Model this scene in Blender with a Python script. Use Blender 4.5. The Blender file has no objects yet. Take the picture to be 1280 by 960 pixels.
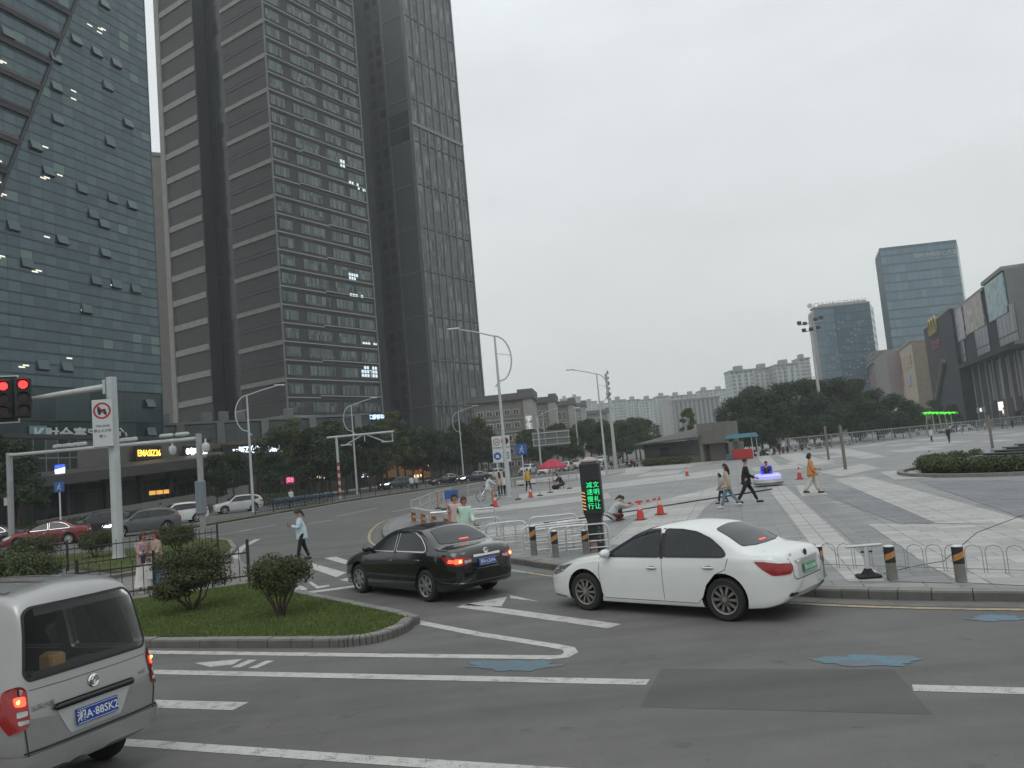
import bpy, bmesh, math, random
from mathutils import Vector, Matrix, Quaternion
from mathutils.bvhtree import BVHTree
from mathutils.geometry import delaunay_2d_cdt
rnd = random.Random(7)
R = math.radians
SC = bpy.context.scene
COL = SC.collection
DG = bpy.context.evaluated_depsgraph_get

# ---------------------------------------------------------------- camera model: a pixel of the 1280x960 photo <-> a point in the world
F = 980.0; TH = R(5.4); RO = R(5.15); EYE = 2.75
def ray(u, v):
    a = (u - 640) / F; b = (480 - v) / F
    a2 = a * math.cos(RO) + b * math.sin(RO); b2 = -a * math.sin(RO) + b * math.cos(RO)
    return Vector((a2, math.cos(TH) - b2 * math.sin(TH), math.sin(TH) + b2 * math.cos(TH)))
def G(u, v, z=0.0):
    d = ray(u, v); t = (z - EYE) / d.z
    return (d.x * t, d.y * t)
def at(u, v, y):
    d = ray(u, v); t = y / d.y
    return Vector((d.x * t, y, EYE + d.z * t))
def ztop(u, v, y): return at(u, v, y).z
def hit_line(u, v, o, d):
    """parameter along the ground line o + s*d at which the vertical plane through pixel (u, v) meets it"""
    r = ray(u, v); return (r.x * o[1] - r.y * o[0]) / (r.y * d[0] - r.x * d[1])

# ---------------------------------------------------------------- materials
def nodes(m): return m.node_tree.nodes, m.node_tree.links
def pbr(name, col, rough=.6, metal=0., var=.12, scale=6., bump=0., bscale=40., emit=None, estr=0., spec=.5, coat=0., alpha=None, trans=0., ior=1.45, uv=False):
    m = bpy.data.materials.new(name); m.use_nodes = True
    N, L = nodes(m); b = N['Principled BSDF']
    b.inputs['Base Color'].default_value = (*col, 1); b.inputs['Roughness'].default_value = rough
    b.inputs['Metallic'].default_value = metal; b.inputs['Specular IOR Level'].default_value = spec
    b.inputs['Coat Weight'].default_value = coat; b.inputs['Coat Roughness'].default_value = .05
    b.inputs['IOR'].default_value = ior
    if trans: b.inputs['Transmission Weight'].default_value = trans
    if alpha is not None: b.inputs['Alpha'].default_value = alpha
    if emit: b.inputs['Emission Color'].default_value = (*emit, 1); b.inputs['Emission Strength'].default_value = estr
    if var or bump:
        tc = N.new('ShaderNodeTexCoord')
        if var:
            n = N.new('ShaderNodeTexNoise'); n.inputs['Scale'].default_value = scale; n.inputs['Detail'].default_value = 5; n.inputs['Roughness'].default_value = .65
            L.new(tc.outputs['Object'], n.inputs['Vector'])
            r = N.new('ShaderNodeMapRange'); r.inputs[1].default_value = .3; r.inputs[2].default_value = .7; r.inputs[3].default_value = 1 - var; r.inputs[4].default_value = 1 + var
            L.new(n.outputs['Fac'], r.inputs[0])
            h = N.new('ShaderNodeHueSaturation'); h.inputs['Color'].default_value = (*col, 1); L.new(r.outputs[0], h.inputs['Value'])
            L.new(h.outputs[0], b.inputs['Base Color'])
            r2 = N.new('ShaderNodeMapRange'); r2.inputs[3].default_value = max(0., rough - .08); r2.inputs[4].default_value = min(1., rough + .08)
            L.new(n.outputs['Fac'], r2.inputs[0]); L.new(r2.outputs[0], b.inputs['Roughness'])
        if bump:
            n2 = N.new('ShaderNodeTexNoise'); n2.inputs['Scale'].default_value = bscale; n2.inputs['Detail'].default_value = 4
            L.new(tc.outputs['Object'], n2.inputs['Vector'])
            bp = N.new('ShaderNodeBump'); bp.inputs['Strength'].default_value = bump; bp.inputs['Distance'].default_value = .02
            L.new(n2.outputs['Fac'], bp.inputs['Height']); L.new(bp.outputs[0], b.inputs['Normal'])
    return m
def glow(name, col, s, base=(.02, .02, .02)): return pbr(name, base, .4, var=0, emit=col, estr=s)

class G_:                                    # tiny node-graph helper
    def __init__(s, m): s.N, s.L = nodes(m)
    def n(s, t, **k):
        x = s.N.new(t)
        for a, v in k.items(): setattr(x, a, v)
        return x
    def put(s, sock, v):
        if hasattr(v, 'is_linked') or hasattr(v, 'node'): s.L.new(v, sock)
        else: sock.default_value = v
    def math(s, op, a, b=0., c=None):
        x = s.n('ShaderNodeMath', operation=op); s.put(x.inputs[0], a); s.put(x.inputs[1], b)
        if c is not None: s.put(x.inputs[2], c)
        return x.outputs[0]
    def mix(s, f, a, b):
        x = s.n('ShaderNodeMix', data_type='RGBA'); s.put(x.inputs[0], f)
        s.put(x.inputs[6], a if not isinstance(a, tuple) else (*a, 1)); s.put(x.inputs[7], b if not isinstance(b, tuple) else (*b, 1))
        return x.outputs[2]
    def rng(s, v, a, b, c, d):
        x = s.n('ShaderNodeMapRange'); s.put(x.inputs[0], v)
        for i, q in enumerate((a, b, c, d)): x.inputs[i + 1].default_value = q
        return x.outputs[0]
    def noise(s, vec, scale, detail=4., rough=.6):
        x = s.n('ShaderNodeTexNoise'); x.inputs['Scale'].default_value = scale; x.inputs['Detail'].default_value = detail; x.inputs['Roughness'].default_value = rough
        if vec is not None: s.L.new(vec, x.inputs['Vector'])
        return x.outputs['Fac']

def panes(name, c1, c2, pw, ph, frame=(.03, .035, .035), fw=.06, rough=.12, off=(0., 0.), curtain=0., ccol=(.35, .35, .33), frame_h=None, spec=.5):
    """glass in panes of pw x ph metres (facade UV in metres): each pane its own shade and tilt, thin frames between"""
    m = bpy.data.materials.new(name); m.use_nodes = True; g = G_(m); b = g.N['Principled BSDF']; b.inputs['Specular IOR Level'].default_value = spec
    uv = g.n('ShaderNodeUVMap'); sp = g.n('ShaderNodeSeparateXYZ'); g.L.new(uv.outputs[0], sp.inputs[0])
    u = g.math('DIVIDE', g.math('ADD', sp.outputs[0], off[0]), pw); v = g.math('DIVIDE', g.math('ADD', sp.outputs[1], off[1]), ph)
    fu = g.math('FRACT', u); fv = g.math('FRACT', v)
    cb = g.n('ShaderNodeCombineXYZ'); g.L.new(g.math('FLOOR', u), cb.inputs[0]); g.L.new(g.math('FLOOR', v), cb.inputs[1])
    wn = g.n('ShaderNodeTexWhiteNoise', noise_dimensions='2D'); g.L.new(cb.outputs[0], wn.inputs['Vector'])
    rv = wn.outputs['Value']
    col = g.mix(rv, c1, c2)
    if curtain: col = g.mix(g.math('MULTIPLY', g.math('GREATER_THAN', rv, 1 - curtain), .8), col, ccol)
    eu = fw / pw / 2; ev = (frame_h or fw) / ph / 2
    inu = g.math('LESS_THAN', g.math('ABSOLUTE', g.math('SUBTRACT', fu, .5)), .5 - eu)
    inv = g.math('LESS_THAN', g.math('ABSOLUTE', g.math('SUBTRACT', fv, .5)), .5 - ev)
    ins = g.math('MULTIPLY', inu, inv)
    g.L.new(g.mix(ins, frame, col), b.inputs['Base Color'])
    g.L.new(g.math('ADD', g.math('MULTIPLY', ins, rough - .5), g.math('MULTIPLY_ADD', rv, .06, .5)), b.inputs['Roughness'])
    geo = g.n('ShaderNodeNewGeometry')
    vm = g.n('ShaderNodeVectorMath', operation='MULTIPLY_ADD'); g.L.new(wn.outputs['Color'], vm.inputs[0]); vm.inputs[1].default_value = (.03, .03, .03); g.L.new(geo.outputs['Normal'], vm.inputs[2])
    v2 = g.n('ShaderNodeVectorMath', operation='ADD'); g.L.new(vm.outputs[0], v2.inputs[0]); v2.inputs[1].default_value = (-.015, -.015, -.015)
    v3 = g.n('ShaderNodeVectorMath', operation='NORMALIZE'); g.L.new(v2.outputs[0], v3.inputs[0]); g.L.new(v3.outputs[0], b.inputs['Normal'])
    return m

# ---------------------------------------------------------------- mesh builder
class MB:
    def __init__(s): s.v = []; s.f = []; s.m = []; s.sm = []
    def add(s, vs, fs, mi=0, M=None, smooth=False):
        o = len(s.v)
        s.v += [(M @ Vector(p)) if M is not None else Vector(p) for p in vs]
        for f in fs: s.f.append([i + o for i in f]); s.m.append(mi); s.sm.append(smooth)
        return s
    def quad(s, a, b, c, d, mi=0): return s.add([a, b, c, d], [[0, 1, 2, 3]], mi)
    def box(s, x0, x1, y0, y1, z0, z1, mi=0, M=None):
        vs = [(x, y, z) for z in (z0, z1) for y in (y0, y1) for x in (x0, x1)]
        return s.add(vs, [[0, 2, 3, 1], [4, 5, 7, 6], [0, 1, 5, 4], [2, 6, 7, 3], [0, 4, 6, 2], [1, 3, 7, 5]], mi, M)
    def cbox(s, c, size, mi=0, rz=0., M=None):
        T = Matrix.Translation(c) @ Matrix.Rotation(rz, 4, 'Z')
        if M is not None: T = M @ T
        x, y, z = (q / 2 for q in size); return s.box(-x, x, -y, y, -z, z, mi, T)
    def rbox(s, c, size, r, mi=0, rz=0.):
        """box with chamfered edges, standing at c (centre)"""
        x, y, z = (q / 2 for q in size); r = min(r, x * .9, y * .9, z * .9)
        rings = []
        def ring(a, b, h): return [(a, -b + r, h), (a, b - r, h), (a - r, b, h), (-a + r, b, h), (-a, b - r, h), (-a, -b + r, h), (-a + r, -b, h), (a - r, -b, h)]
        for a, b, h in ((x - r, y - r, -z), (x, y, -z + r), (x, y, z - r), (x - r, y - r, z)): rings.append(ring(a, b, h))
        vs = sum(rings, []); fs = [list(range(8))[::-1], list(range(24, 32))]
        for k in range(3):
            for i in range(8): fs.append([k * 8 + i, k * 8 + (i + 1) % 8, k * 8 + 8 + (i + 1) % 8, k * 8 + 8 + i])
        return s.add(vs, fs, mi, Matrix.Translation(c) @ Matrix.Rotation(rz, 4, 'Z'))
    def tube(s, pts, r, n=8, mi=0, caps=True):
        pts = [Vector(p) for p in pts]; rs = r if isinstance(r, (list, tuple)) else [r] * len(pts)
        vs = []; fs = []; prev = None
        for i, p in enumerate(pts):
            t = (pts[min(i + 1, len(pts) - 1)] - pts[max(i - 1, 0)]).normalized()
            if prev is None: a = t.orthogonal().normalized()
            else: a = (prev - t * prev.dot(t)); a = a.normalized() if a.length > 1e-6 else t.orthogonal().normalized()
            prev = a; b = t.cross(a)
            for k in range(n): q = 2 * math.pi * k / n; vs.append(p + (a * math.cos(q) + b * math.sin(q)) * rs[i])
        for i in range(len(pts) - 1):
            for k in range(n): fs.append([i * n + k, i * n + (k + 1) % n, (i + 1) * n + (k + 1) % n, (i + 1) * n + k])
        if caps: fs += [list(range(n))[::-1], [(len(pts) - 1) * n + k for k in range(n)]]
        return s.add(vs, fs, mi, None, True)
    def lathe(s, prof, n=16, mi=0, M=None, smooth=True, closed=False, caps=True):
        """profile of (r, z) turned about z"""
        vs = []; fs = []
        for r, z in prof:
            for k in range(n): q = 2 * math.pi * k / n; vs.append((r * math.cos(q), r * math.sin(q), z))
        m = len(prof)
        for i in range(m if closed else m - 1):
            j = (i + 1) % m
            for k in range(n): fs.append([i * n + k, i * n + (k + 1) % n, j * n + (k + 1) % n, j * n + k])
        if not closed and caps:
            if prof[0][0] > 1e-4: fs.append(list(range(n))[::-1])
            if prof[-1][0] > 1e-4: fs.append([(m - 1) * n + k for k in range(n)])
        return s.add(vs, fs, mi, M, smooth)
    def prism(s, poly, z0, z1, mi=0, M=None, bottom=True):
        n = len(poly); vs = [(x, y, z0) for x, y in poly] + [(x, y, z1) for x, y in poly]
        fs = [[i, (i + 1) % n, n + (i + 1) % n, n + i] for i in range(n)] + [list(range(n, 2 * n))]
        if bottom: fs.append(list(range(n))[::-1])
        return s.add(vs, fs, mi, M)
    def ball(s, c, rx, ry, rz, n=12, mi=0):
        prof = [(math.sin(math.pi * i / 8) if 0 < i < 8 else 0.0001, -math.cos(math.pi * i / 8)) for i in range(9)]
        return s.lathe(prof, n, mi, Matrix.Translation(c) @ Matrix.Diagonal((rx, ry, rz, 1)))
    def text(s, body, size, M, mi=0, depth=.0, bold=0., align='CENTER'):
        c = bpy.data.curves.new('lettering', 'FONT'); c.body = body; c.size = size; c.align_x = align; c.align_y = 'CENTER'; c.extrude = depth; c.offset = bold; c.resolution_u = 2
        o = bpy.data.objects.new('lettering', c); COL.objects.link(o); bpy.context.view_layer.update()
        me = o.evaluated_get(DG()).to_mesh()
        s.add([v.co.copy() for v in me.vertices], [list(p.vertices) for p in me.polygons], mi, M)
        bpy.data.objects.remove(o); bpy.data.curves.remove(c); return s
    def mesh(s, name, mats, sharp=40):
        me = bpy.data.meshes.new(name); me.from_pydata(s.v, [], s.f)
        for q in (mats if isinstance(mats, (list, tuple)) else [mats]): me.materials.append(q)
        me.polygons.foreach_set('material_index', s.m); me.polygons.foreach_set('use_smooth', s.sm)
        uvl = me.uv_layers.new(name='UVMap'); d = uvl.data
        for p in me.polygons:
            n = p.normal
            t = Vector((-n.y, n.x, 0)); t = t.normalized() if t.length > .15 else None
            for li in p.loop_indices:
                co = me.vertices[me.loops[li].vertex_index].co
                d[li].uv = (co.dot(t), co.z) if t is not None else (co.x, co.y)
        if sharp and any(s.sm): me.set_sharp_from_angle(angle=R(sharp))
        me.update(); return me
    def build(s, name, mats, parent=None, loc=None, rz=0., sharp=40):
        o = bpy.data.objects.new(name, s.mesh(name, mats, sharp)); COL.objects.link(o)
        if parent: o.parent = parent
        if loc is not None: o.location = loc
        if rz: o.rotation_euler.z = rz
        return o

# ---------------------------------------------------------------- things, parts, copies
def tag(o, label=None, cat=None, group=None, kind=None):
    if label: o['label'] = label
    if cat: o['category'] = cat
    if group: o['group'] = group
    if kind: o['kind'] = kind
    return o
def thing(name, label, cat, loc=(0, 0, 0), rz=0., group=None):
    o = bpy.data.objects.new(name, None); COL.objects.link(o); o.location = loc if len(loc) == 3 else (*loc, 0); o.rotation_euler.z = rz
    o.empty_display_size = .1
    return tag(o, label, cat, group)
def setting(name, mb, mats, kind='structure', **k): return tag(mb.build(name, mats, **k), kind=kind)
def copy_tree(o, loc=None, rz=None, label=None, scale=None, swap=None, parent=None):
    c = o.copy(); COL.objects.link(c)
    if parent: c.parent = parent
    if loc is not None: c.location = loc if len(loc) == 3 else (*loc, 0)
    if rz is not None: c.rotation_euler.z = rz
    if scale is not None: c.scale = (scale,) * 3 if not isinstance(scale, tuple) else scale
    if label: c['label'] = label
    if swap and o.type == 'MESH':
        for i, sl in enumerate(c.material_slots):
            if sl.material and sl.material.name in swap: nm_ = sl.material.name; sl.link = 'OBJECT'; sl.material = swap[nm_]
    for ch in [x for x in COL.objects if x.parent == o]: copy_tree(ch, swap=swap, parent=c)
    return c
def mesh_from_eval(o):
    me = bpy.data.meshes.new_from_object(o.evaluated_get(DG())); return me

def Mrow(o, x, y, z=(0, 0, 1)):
    """matrix with origin o and axes x, y, z"""
    x, y, z = Vector(x), Vector(y), Vector(z)
    return Matrix(((x.x, y.x, z.x, o[0]), (x.y, y.y, z.y, o[1]), (x.z, y.z, z.z, o[2]), (0, 0, 0, 1)))
# ---------------------------------------------------------------- camera, sky, sun
cam = bpy.data.cameras.new('camera'); co = bpy.data.objects.new('camera', cam); COL.objects.link(co); SC.camera = co
cam.sensor_fit = 'HORIZONTAL'; cam.sensor_width = 36; cam.lens = 36 * F / 1280; cam.clip_start = .1; cam.clip_end = 6000
def cray(a, b):   # columns of the camera's rotation
    return ray(640 + a * F, 480 - b * F)
fw = ray(640, 480).normalized(); rt = (ray(740, 480) - ray(640, 480)).normalized(); up = rt.cross(fw)
co.matrix_world = Matrix(((rt.x, up.x, -fw.x, 0), (rt.y, up.y, -fw.y, 0), (rt.z, up.z, -fw.z, EYE), (0, 0, 0, 1)))
w = bpy.data.worlds.new('World'); SC.world = w; w.use_nodes = True
g = G_(w); bg = g.N['Background']
SUN_EL, SUN_AZ = R(52), R(200)
sky = g.n('ShaderNodeTexSky', sky_type='NISHITA'); sky.sun_disc = False; sky.sun_elevation = SUN_EL; sky.sun_rotation = SUN_AZ; sky.dust_density = 6; sky.air_density = 2
tc = g.n('ShaderNodeTexCoord'); sp = g.n('ShaderNodeSeparateXYZ'); g.L.new(tc.outputs['Generated'], sp.inputs[0])
mp = g.n('ShaderNodeMapping'); mp.inputs['Scale'].default_value = (1.2, 1.2, 3.5); g.L.new(tc.outputs['Generated'], mp.inputs['Vector'])
cl = g.noise(mp.outputs[0], 1.5, 6, .6)
el = g.math('MAXIMUM', sp.outputs[2], 0.)
# overcast: a closed cloud layer, brightest overhead, with faint soft cloud shapes
cr = g.n('ShaderNodeValToRGB'); g.L.new(el, cr.inputs[0]); e_ = cr.color_ramp.elements
e_[0].position = 0; e_[0].color = (7.0, 7.35, 7.25, 1); e_[1].position = 1; e_[1].color = (13.0, 13.6, 13.9, 1)
x = e_.new(.18); x.color = (7.35, 7.7, 7.65, 1); x = e_.new(.5); x.color = (8.5, 8.95, 9.15, 1)
lay = g.n('ShaderNodeMix', data_type='RGBA', blend_type='MULTIPLY'); lay.inputs[0].default_value = 1; g.L.new(cr.outputs[0], lay.inputs[6])
cv = g.rng(cl, .3, .7, .9, 1.07); cc = g.n('ShaderNodeCombineColor')
for i in range(3): g.L.new(cv, cc.inputs[i])
g.L.new(cc.outputs[0], lay.inputs[7])
fin = g.mix(.96, sky.outputs[0], lay.outputs[2]); g.L.new(fin, bg.inputs[0]); bg.inputs[1].default_value = .1
sl = bpy.data.lights.new('sun', 'SUN'); sl.energy = .5; sl.angle = R(30); sl.color = (1, .97, .93)
so = bpy.data.objects.new('sun', sl); COL.objects.link(so); so.rotation_euler = (R(90) - SUN_EL, 0, math.pi - SUN_AZ)
SC.view_settings.view_transform = 'Standard'; SC.view_settings.look = 'None'; SC.view_settings.exposure = 0; SC.view_settings.gamma = 1; SC.view_settings.use_curve_mapping = False
SC.cycles.max_bounces = 6; SC.cycles.diffuse_bounces = 3; SC.cycles.glossy_bounces = 3; SC.cycles.transparent_max_bounces = 6; SC.cycles.volume_bounces = 1; SC.cycles.use_denoising = True
SC.cycles.caustics_reflective = False; SC.cycles.caustics_refractive = False
HZ = MB().box(-700, 900, -80, 1300, -3, 150)
hz = HZ.build('haze', []); tag(hz, kind='stuff')
hm = bpy.data.materials.new('haze_air'); hm.use_nodes = True; g = G_(hm)
g.N.remove(g.N['Principled BSDF']); vo = g.n('ShaderNodeVolumePrincipled'); vo.inputs['Color'].default_value = (.93, .97, 1, 1); vo.inputs['Density'].default_value = .00042; vo.inputs['Anisotropy'].default_value = .2
g.L.new(vo.outputs[0], g.N['Material Output'].inputs['Volume']); hz.data.materials.append(hm)
# ---------------------------------------------------------------- setting: ground, road, plaza, islands, markings
def asphalt(name, c, tile=False):
    m = bpy.data.materials.new(name); m.use_nodes = True; g = G_(m); b = g.N['Principled BSDF']
    tc = g.n('ShaderNodeTexCoord').outputs['Object']
    big = g.noise(tc, .12, 5, .6); mid = g.noise(tc, 1.3, 6, .7); fine = g.noise(tc, 60, 3, .7)
    mpn = g.n('ShaderNodeMapping'); mpn.inputs['Rotation'].default_value = (0, 0, R(21.7)); mpn.inputs['Scale'].default_value = (.12, 1.1, 1); g.L.new(tc, mpn.inputs['Vector'])
    streak = g.noise(mpn.outputs[0], 1.0, 4, .55)
    v = g.math('MULTIPLY', g.math('MULTIPLY', g.rng(big, .3, .7, .86, 1.14), g.rng(mid, .3, .7, .9, 1.1)), g.math('MULTIPLY', g.rng(fine, .25, .75, .78, 1.22), g.rng(streak, .3, .7, .82, 1.16)))
    spot = g.noise(tc, 1.9, 3, .5); v = g.math('MULTIPLY', v, g.rng(spot, .66, .74, 1, .72)); drip = g.noise(tc, 7.5, 2, .5); v = g.math('MULTIPLY', v, g.rng(drip, .73, .78, 1, .65))
    vor = g.n('ShaderNodeTexVoronoi', feature='DISTANCE_TO_EDGE'); vor.inputs['Scale'].default_value = .16
    dist = g.n('ShaderNodeVectorMath', operation='ADD'); nn = g.n('ShaderNodeTexNoise'); nn.inputs['Scale'].default_value = .7; nn.inputs['Detail'].default_value = 6; g.L.new(tc, nn.inputs['Vector'])
    sc = g.n('ShaderNodeVectorMath', operation='SCALE'); sc.inputs['Scale'].default_value = 2.2; g.L.new(nn.outputs['Color'], sc.inputs[0]); g.L.new(tc, dist.inputs[0]); g.L.new(sc.outputs[0], dist.inputs[1]); g.L.new(dist.outputs[0], vor.inputs['Vector'])
    crack = g.rng(vor.outputs['Distance'], 0, .003, .82, 1)
    v = g.math('MULTIPLY', v, crack)
    h = g.n('ShaderNodeHueSaturation'); h.inputs['Color'].default_value = (*c, 1); g.L.new(v, h.inputs['Value']); g.L.new(h.outputs[0], b.inputs['Base Color'])
    g.L.new(g.rng(big, .3, .7, .72, .88), b.inputs['Roughness']); b.inputs['Specular IOR Level'].default_value = .35
    bp = g.n('ShaderNodeBump'); bp.inputs['Strength'].default_value = .5; bp.inputs['Distance'].default_value = .006; g.L.new(fine, bp.inputs['Height']); g.L.new(bp.outputs[0], b.inputs['Normal'])
    return m
PANG = R(15.3)
def paving(name, c, rz=PANG, tw=.9, th=.45, joint=.45, var=.14):
    """stone slabs laid in courses, each slab its own shade, thin dark joints, blotchy dirt"""
    m = bpy.data.materials.new(name); m.use_nodes = True; g = G_(m); b = g.N['Principled BSDF']
    tc = g.n('ShaderNodeTexCoord').outputs['Object']
    mp = g.n('ShaderNodeMapping'); mp.inputs['Rotation'].default_value = (0, 0, rz); g.L.new(tc, mp.inputs['Vector'])
    br = g.n('ShaderNodeTexBrick'); br.offset = .5; br.inputs['Scale'].default_value = 1; br.inputs['Brick Width'].default_value = tw; br.inputs['Row Height'].default_value = th
    br.inputs['Mortar Size'].default_value = .012; br.inputs['Mortar Smooth'].default_value = .3; br.inputs['Bias'].default_value = 0
    br.inputs['Color1'].default_value = (1 - var,) * 3 + (1,); br.inputs['Color2'].default_value = (1 + var,) * 3 + (1,); br.inputs['Mortar'].default_value = (joint,) * 3 + (1,)
    g.L.new(mp.outputs[0], br.inputs['Vector'])
    # wide joints between the big bays
    sp = g.n('ShaderNodeSeparateXYZ'); g.L.new(mp.outputs[0], sp.inputs[0])
    jx = g.math('GREATER_THAN', g.math('ABSOLUTE', g.math('SUBTRACT', g.math('FRACT', g.math('DIVIDE', sp.outputs[0], 1.8)), .5)), .492)
    big = g.noise(tc, .22, 5, .65); mid = g.noise(tc, 1.6, 5, .7)
    v = g.math('MULTIPLY', g.rng(big, .3, .7, .86, 1.12), g.rng(mid, .3, .7, .9, 1.1))
    v = g.math('MULTIPLY', v, g.math('SUBTRACT', 1., g.math('MULTIPLY', jx, .3)))
    vm = g.n('ShaderNodeMix', data_type='RGBA', blend_type='MULTIPLY'); vm.inputs[0].default_value = 1; g.L.new(br.outputs['Color'], vm.inputs[6]); vm.inputs[7].default_value = (*c, 1)
    h = g.n('ShaderNodeHueSaturation'); g.L.new(vm.outputs[2], h.inputs['Color']); g.L.new(v, h.inputs['Value']); g.L.new(h.outputs[0], b.inputs['Base Color'])
    b.inputs['Roughness'].default_value = .6; g.L.new(g.rng(mid, .3, .7, .5, .72), b.inputs['Roughness']); b.inputs['Specular IOR Level'].default_value = .4
    return m
def worn_paint(name, c, under=(.116, .114, .11), amt=.44, scale=5.):
    m = bpy.data.materials.new(name); m.use_nodes = True; g = G_(m); b = g.N['Principled BSDF']
    tc = g.n('ShaderNodeTexCoord').outputs['Object']
    n1 = g.noise(tc, scale, 8, .75); n2 = g.noise(tc, 45, 3, .7); n3 = g.noise(tc, .8, 4, .6)
    s = g.math('ADD', g.math('MULTIPLY', n1, .6), g.math('MULTIPLY', n2, .4))
    f = g.rng(s, amt - .05, amt + .06, 0, 1)
    g.L.new(g.mix(f, under, g.mix(g.rng(n3, .3, .7, 0, 1), tuple(q * .82 for q in c), c)), b.inputs['Base Color']); b.inputs['Roughness'].default_value = .7
    return m
M_ASPH = asphalt('asphalt', (.116, .114, .110)); M_ASPH2 = asphalt('asphalt_patch', (.09, .089, .087))
M_PAVE = paving('granite_mid', (.208, .214, .214)); M_PAVL = paving('granite_light', (.345, .345, .332)); M_PAVD = paving('granite_dark', (.155, .162, .172))
M_PATH = paving('path_pavers', (.2, .19, .18), R(23), .4, .2)
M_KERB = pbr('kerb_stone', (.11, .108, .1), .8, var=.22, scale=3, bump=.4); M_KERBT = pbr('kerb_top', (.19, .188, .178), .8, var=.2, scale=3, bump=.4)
M_GRND = pbr('far_ground', (.09, .095, .085), .9, var=.25, scale=.02)
M_CONC = pbr('concrete', (.27, .265, .25), .85, var=.15, scale=1.5, bump=.3)
M_WHITE = worn_paint('road_paint', (.47, .47, .44), amt=.43); M_YEL = worn_paint('yellow_paint', (.42, .34, .2), amt=.46); M_BLUE = worn_paint('blue_paint', (.085, .195, .26), under=(.115, .122, .124), amt=.495, scale=2.6)
M_SOIL = pbr('lawn_soil', (.085, .1, .04), .95, var=.5, scale=2.5, bump=.8, bscale=30)

setting('ground', MB().quad((-3000, -600, -.06), (3000, -600, -.06), (3000, 5000, -.06), (-3000, 5000, -.06)), M_GRND)
setting('road', MB().quad((-140, -30, 0), (140, -30, 0), (140, 330, 0), (-140, 330, 0)), M_ASPH)

KERB = [(90, -21.2), (30, 2.2), (18, 6.9), (12.5, 9.1), (7.2, 11.75), (4.72, 13.37), (3.1, 15.2), (1.8, 17.2), (.56, 19.2), (-.42, 20.94), (-2.0, 23.6), (-3.9, 26.9), (-5.3, 30.4), (-6.2, 34.5), (-6.75, 38.5), (-7.0, 42.8), (-6.5, 46.3), (-5.6, 54.4), (-3.3, 66.2), (2.3, 78), (14, 100), (32, 150), (60, 240)]
def smooth_poly(pts, n=6):
    out = []
    for i in range(len(pts) - 1):
        p0, p1, p2, p3 = (Vector(pts[max(0, min(len(pts) - 1, i + k))]) for k in (-1, 0, 1, 2))
        if (p2 - p1).length > 12: out.append(tuple(p1)); continue
        for k in range(n):
            t = k / n; out.append(tuple(.5 * ((2 * p1) + (-p0 + p2) * t + (2 * p0 - 5 * p1 + 4 * p2 - p3) * t * t + (-p0 + 3 * p1 - 3 * p2 + p3) * t ** 3)))
    out.append(tuple(pts[-1])); return out
KS = smooth_poly(KERB)
def offset(pts, d):
    out = []
    for i, p in enumerate(pts):
        a = Vector(pts[max(i - 1, 0)]); b = Vector(pts[min(i + 1, len(pts) - 1)]); t = (b - a).normalized(); out.append((p[0] + t.y * d, p[1] - t.x * d))
    return out
PZ = .15
inner = offset(KS, .3)
setting('plaza', MB().prism([(220, -60), *inner, (220, 240)][::-1], -.02, PZ - .004, bottom=False), M_PAVE)
def strip(mb, a, b, z, mi=0):
    for i in range(len(a) - 1): mb.quad((*a[i], z), (*b[i], z), (*b[i + 1], z), (*a[i + 1], z), mi)
def kerb(name, line, width, h, seg=1.0):
    """a row of kerb stones: short blocks with chamfered upper edge and open joints"""
    mb = MB(); acc = []; d = 0
    for i in range(len(line) - 1):
        a, b = Vector(line[i]), Vector(line[i + 1]); L = (b - a).length; k = max(1, round(L / seg)) if L > seg else 1
        for j in range(k): acc.append(a.lerp(b, j / k))
    acc.append(Vector(line[-1])); off = [Vector(p) for p in offset([tuple(p) for p in acc], width)]
    for i in range(len(acc) - 1):
        a, b, c, e = acc[i], acc[i + 1], off[i + 1], off[i]; t = (b - a).normalized() * .006; n = (e - a).normalized()
        hh = h + rnd.uniform(-.006, .006); ch = .025
        pr = lambda p, q: [(p, 0), (p, hh - ch), (p + n * ch, hh), (q, hh), (q, 0)]
        A = pr(a + t, e + t); B = pr(b - t, c - t); vs = [(*p, z) for p, z in A + B]
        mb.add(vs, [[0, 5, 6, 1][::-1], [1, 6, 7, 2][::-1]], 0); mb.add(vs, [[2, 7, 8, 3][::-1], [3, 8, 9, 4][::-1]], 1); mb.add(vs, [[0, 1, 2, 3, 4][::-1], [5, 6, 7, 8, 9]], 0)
    return setting(name, mb, [M_KERB, M_KERBT])
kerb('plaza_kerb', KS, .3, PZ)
gut = MB(); strip(gut, offset(KS, -.42), KS, .004)
setting('gutter', gut, pbr('gutter_concrete', (.135, .133, .125), .85, var=.25, scale=2, bump=.3))
yl = MB(); strip(yl, offset(KS, -.62), offset(KS, -.5), .008); setting('yellow_edge_line', yl, M_YEL)

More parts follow.
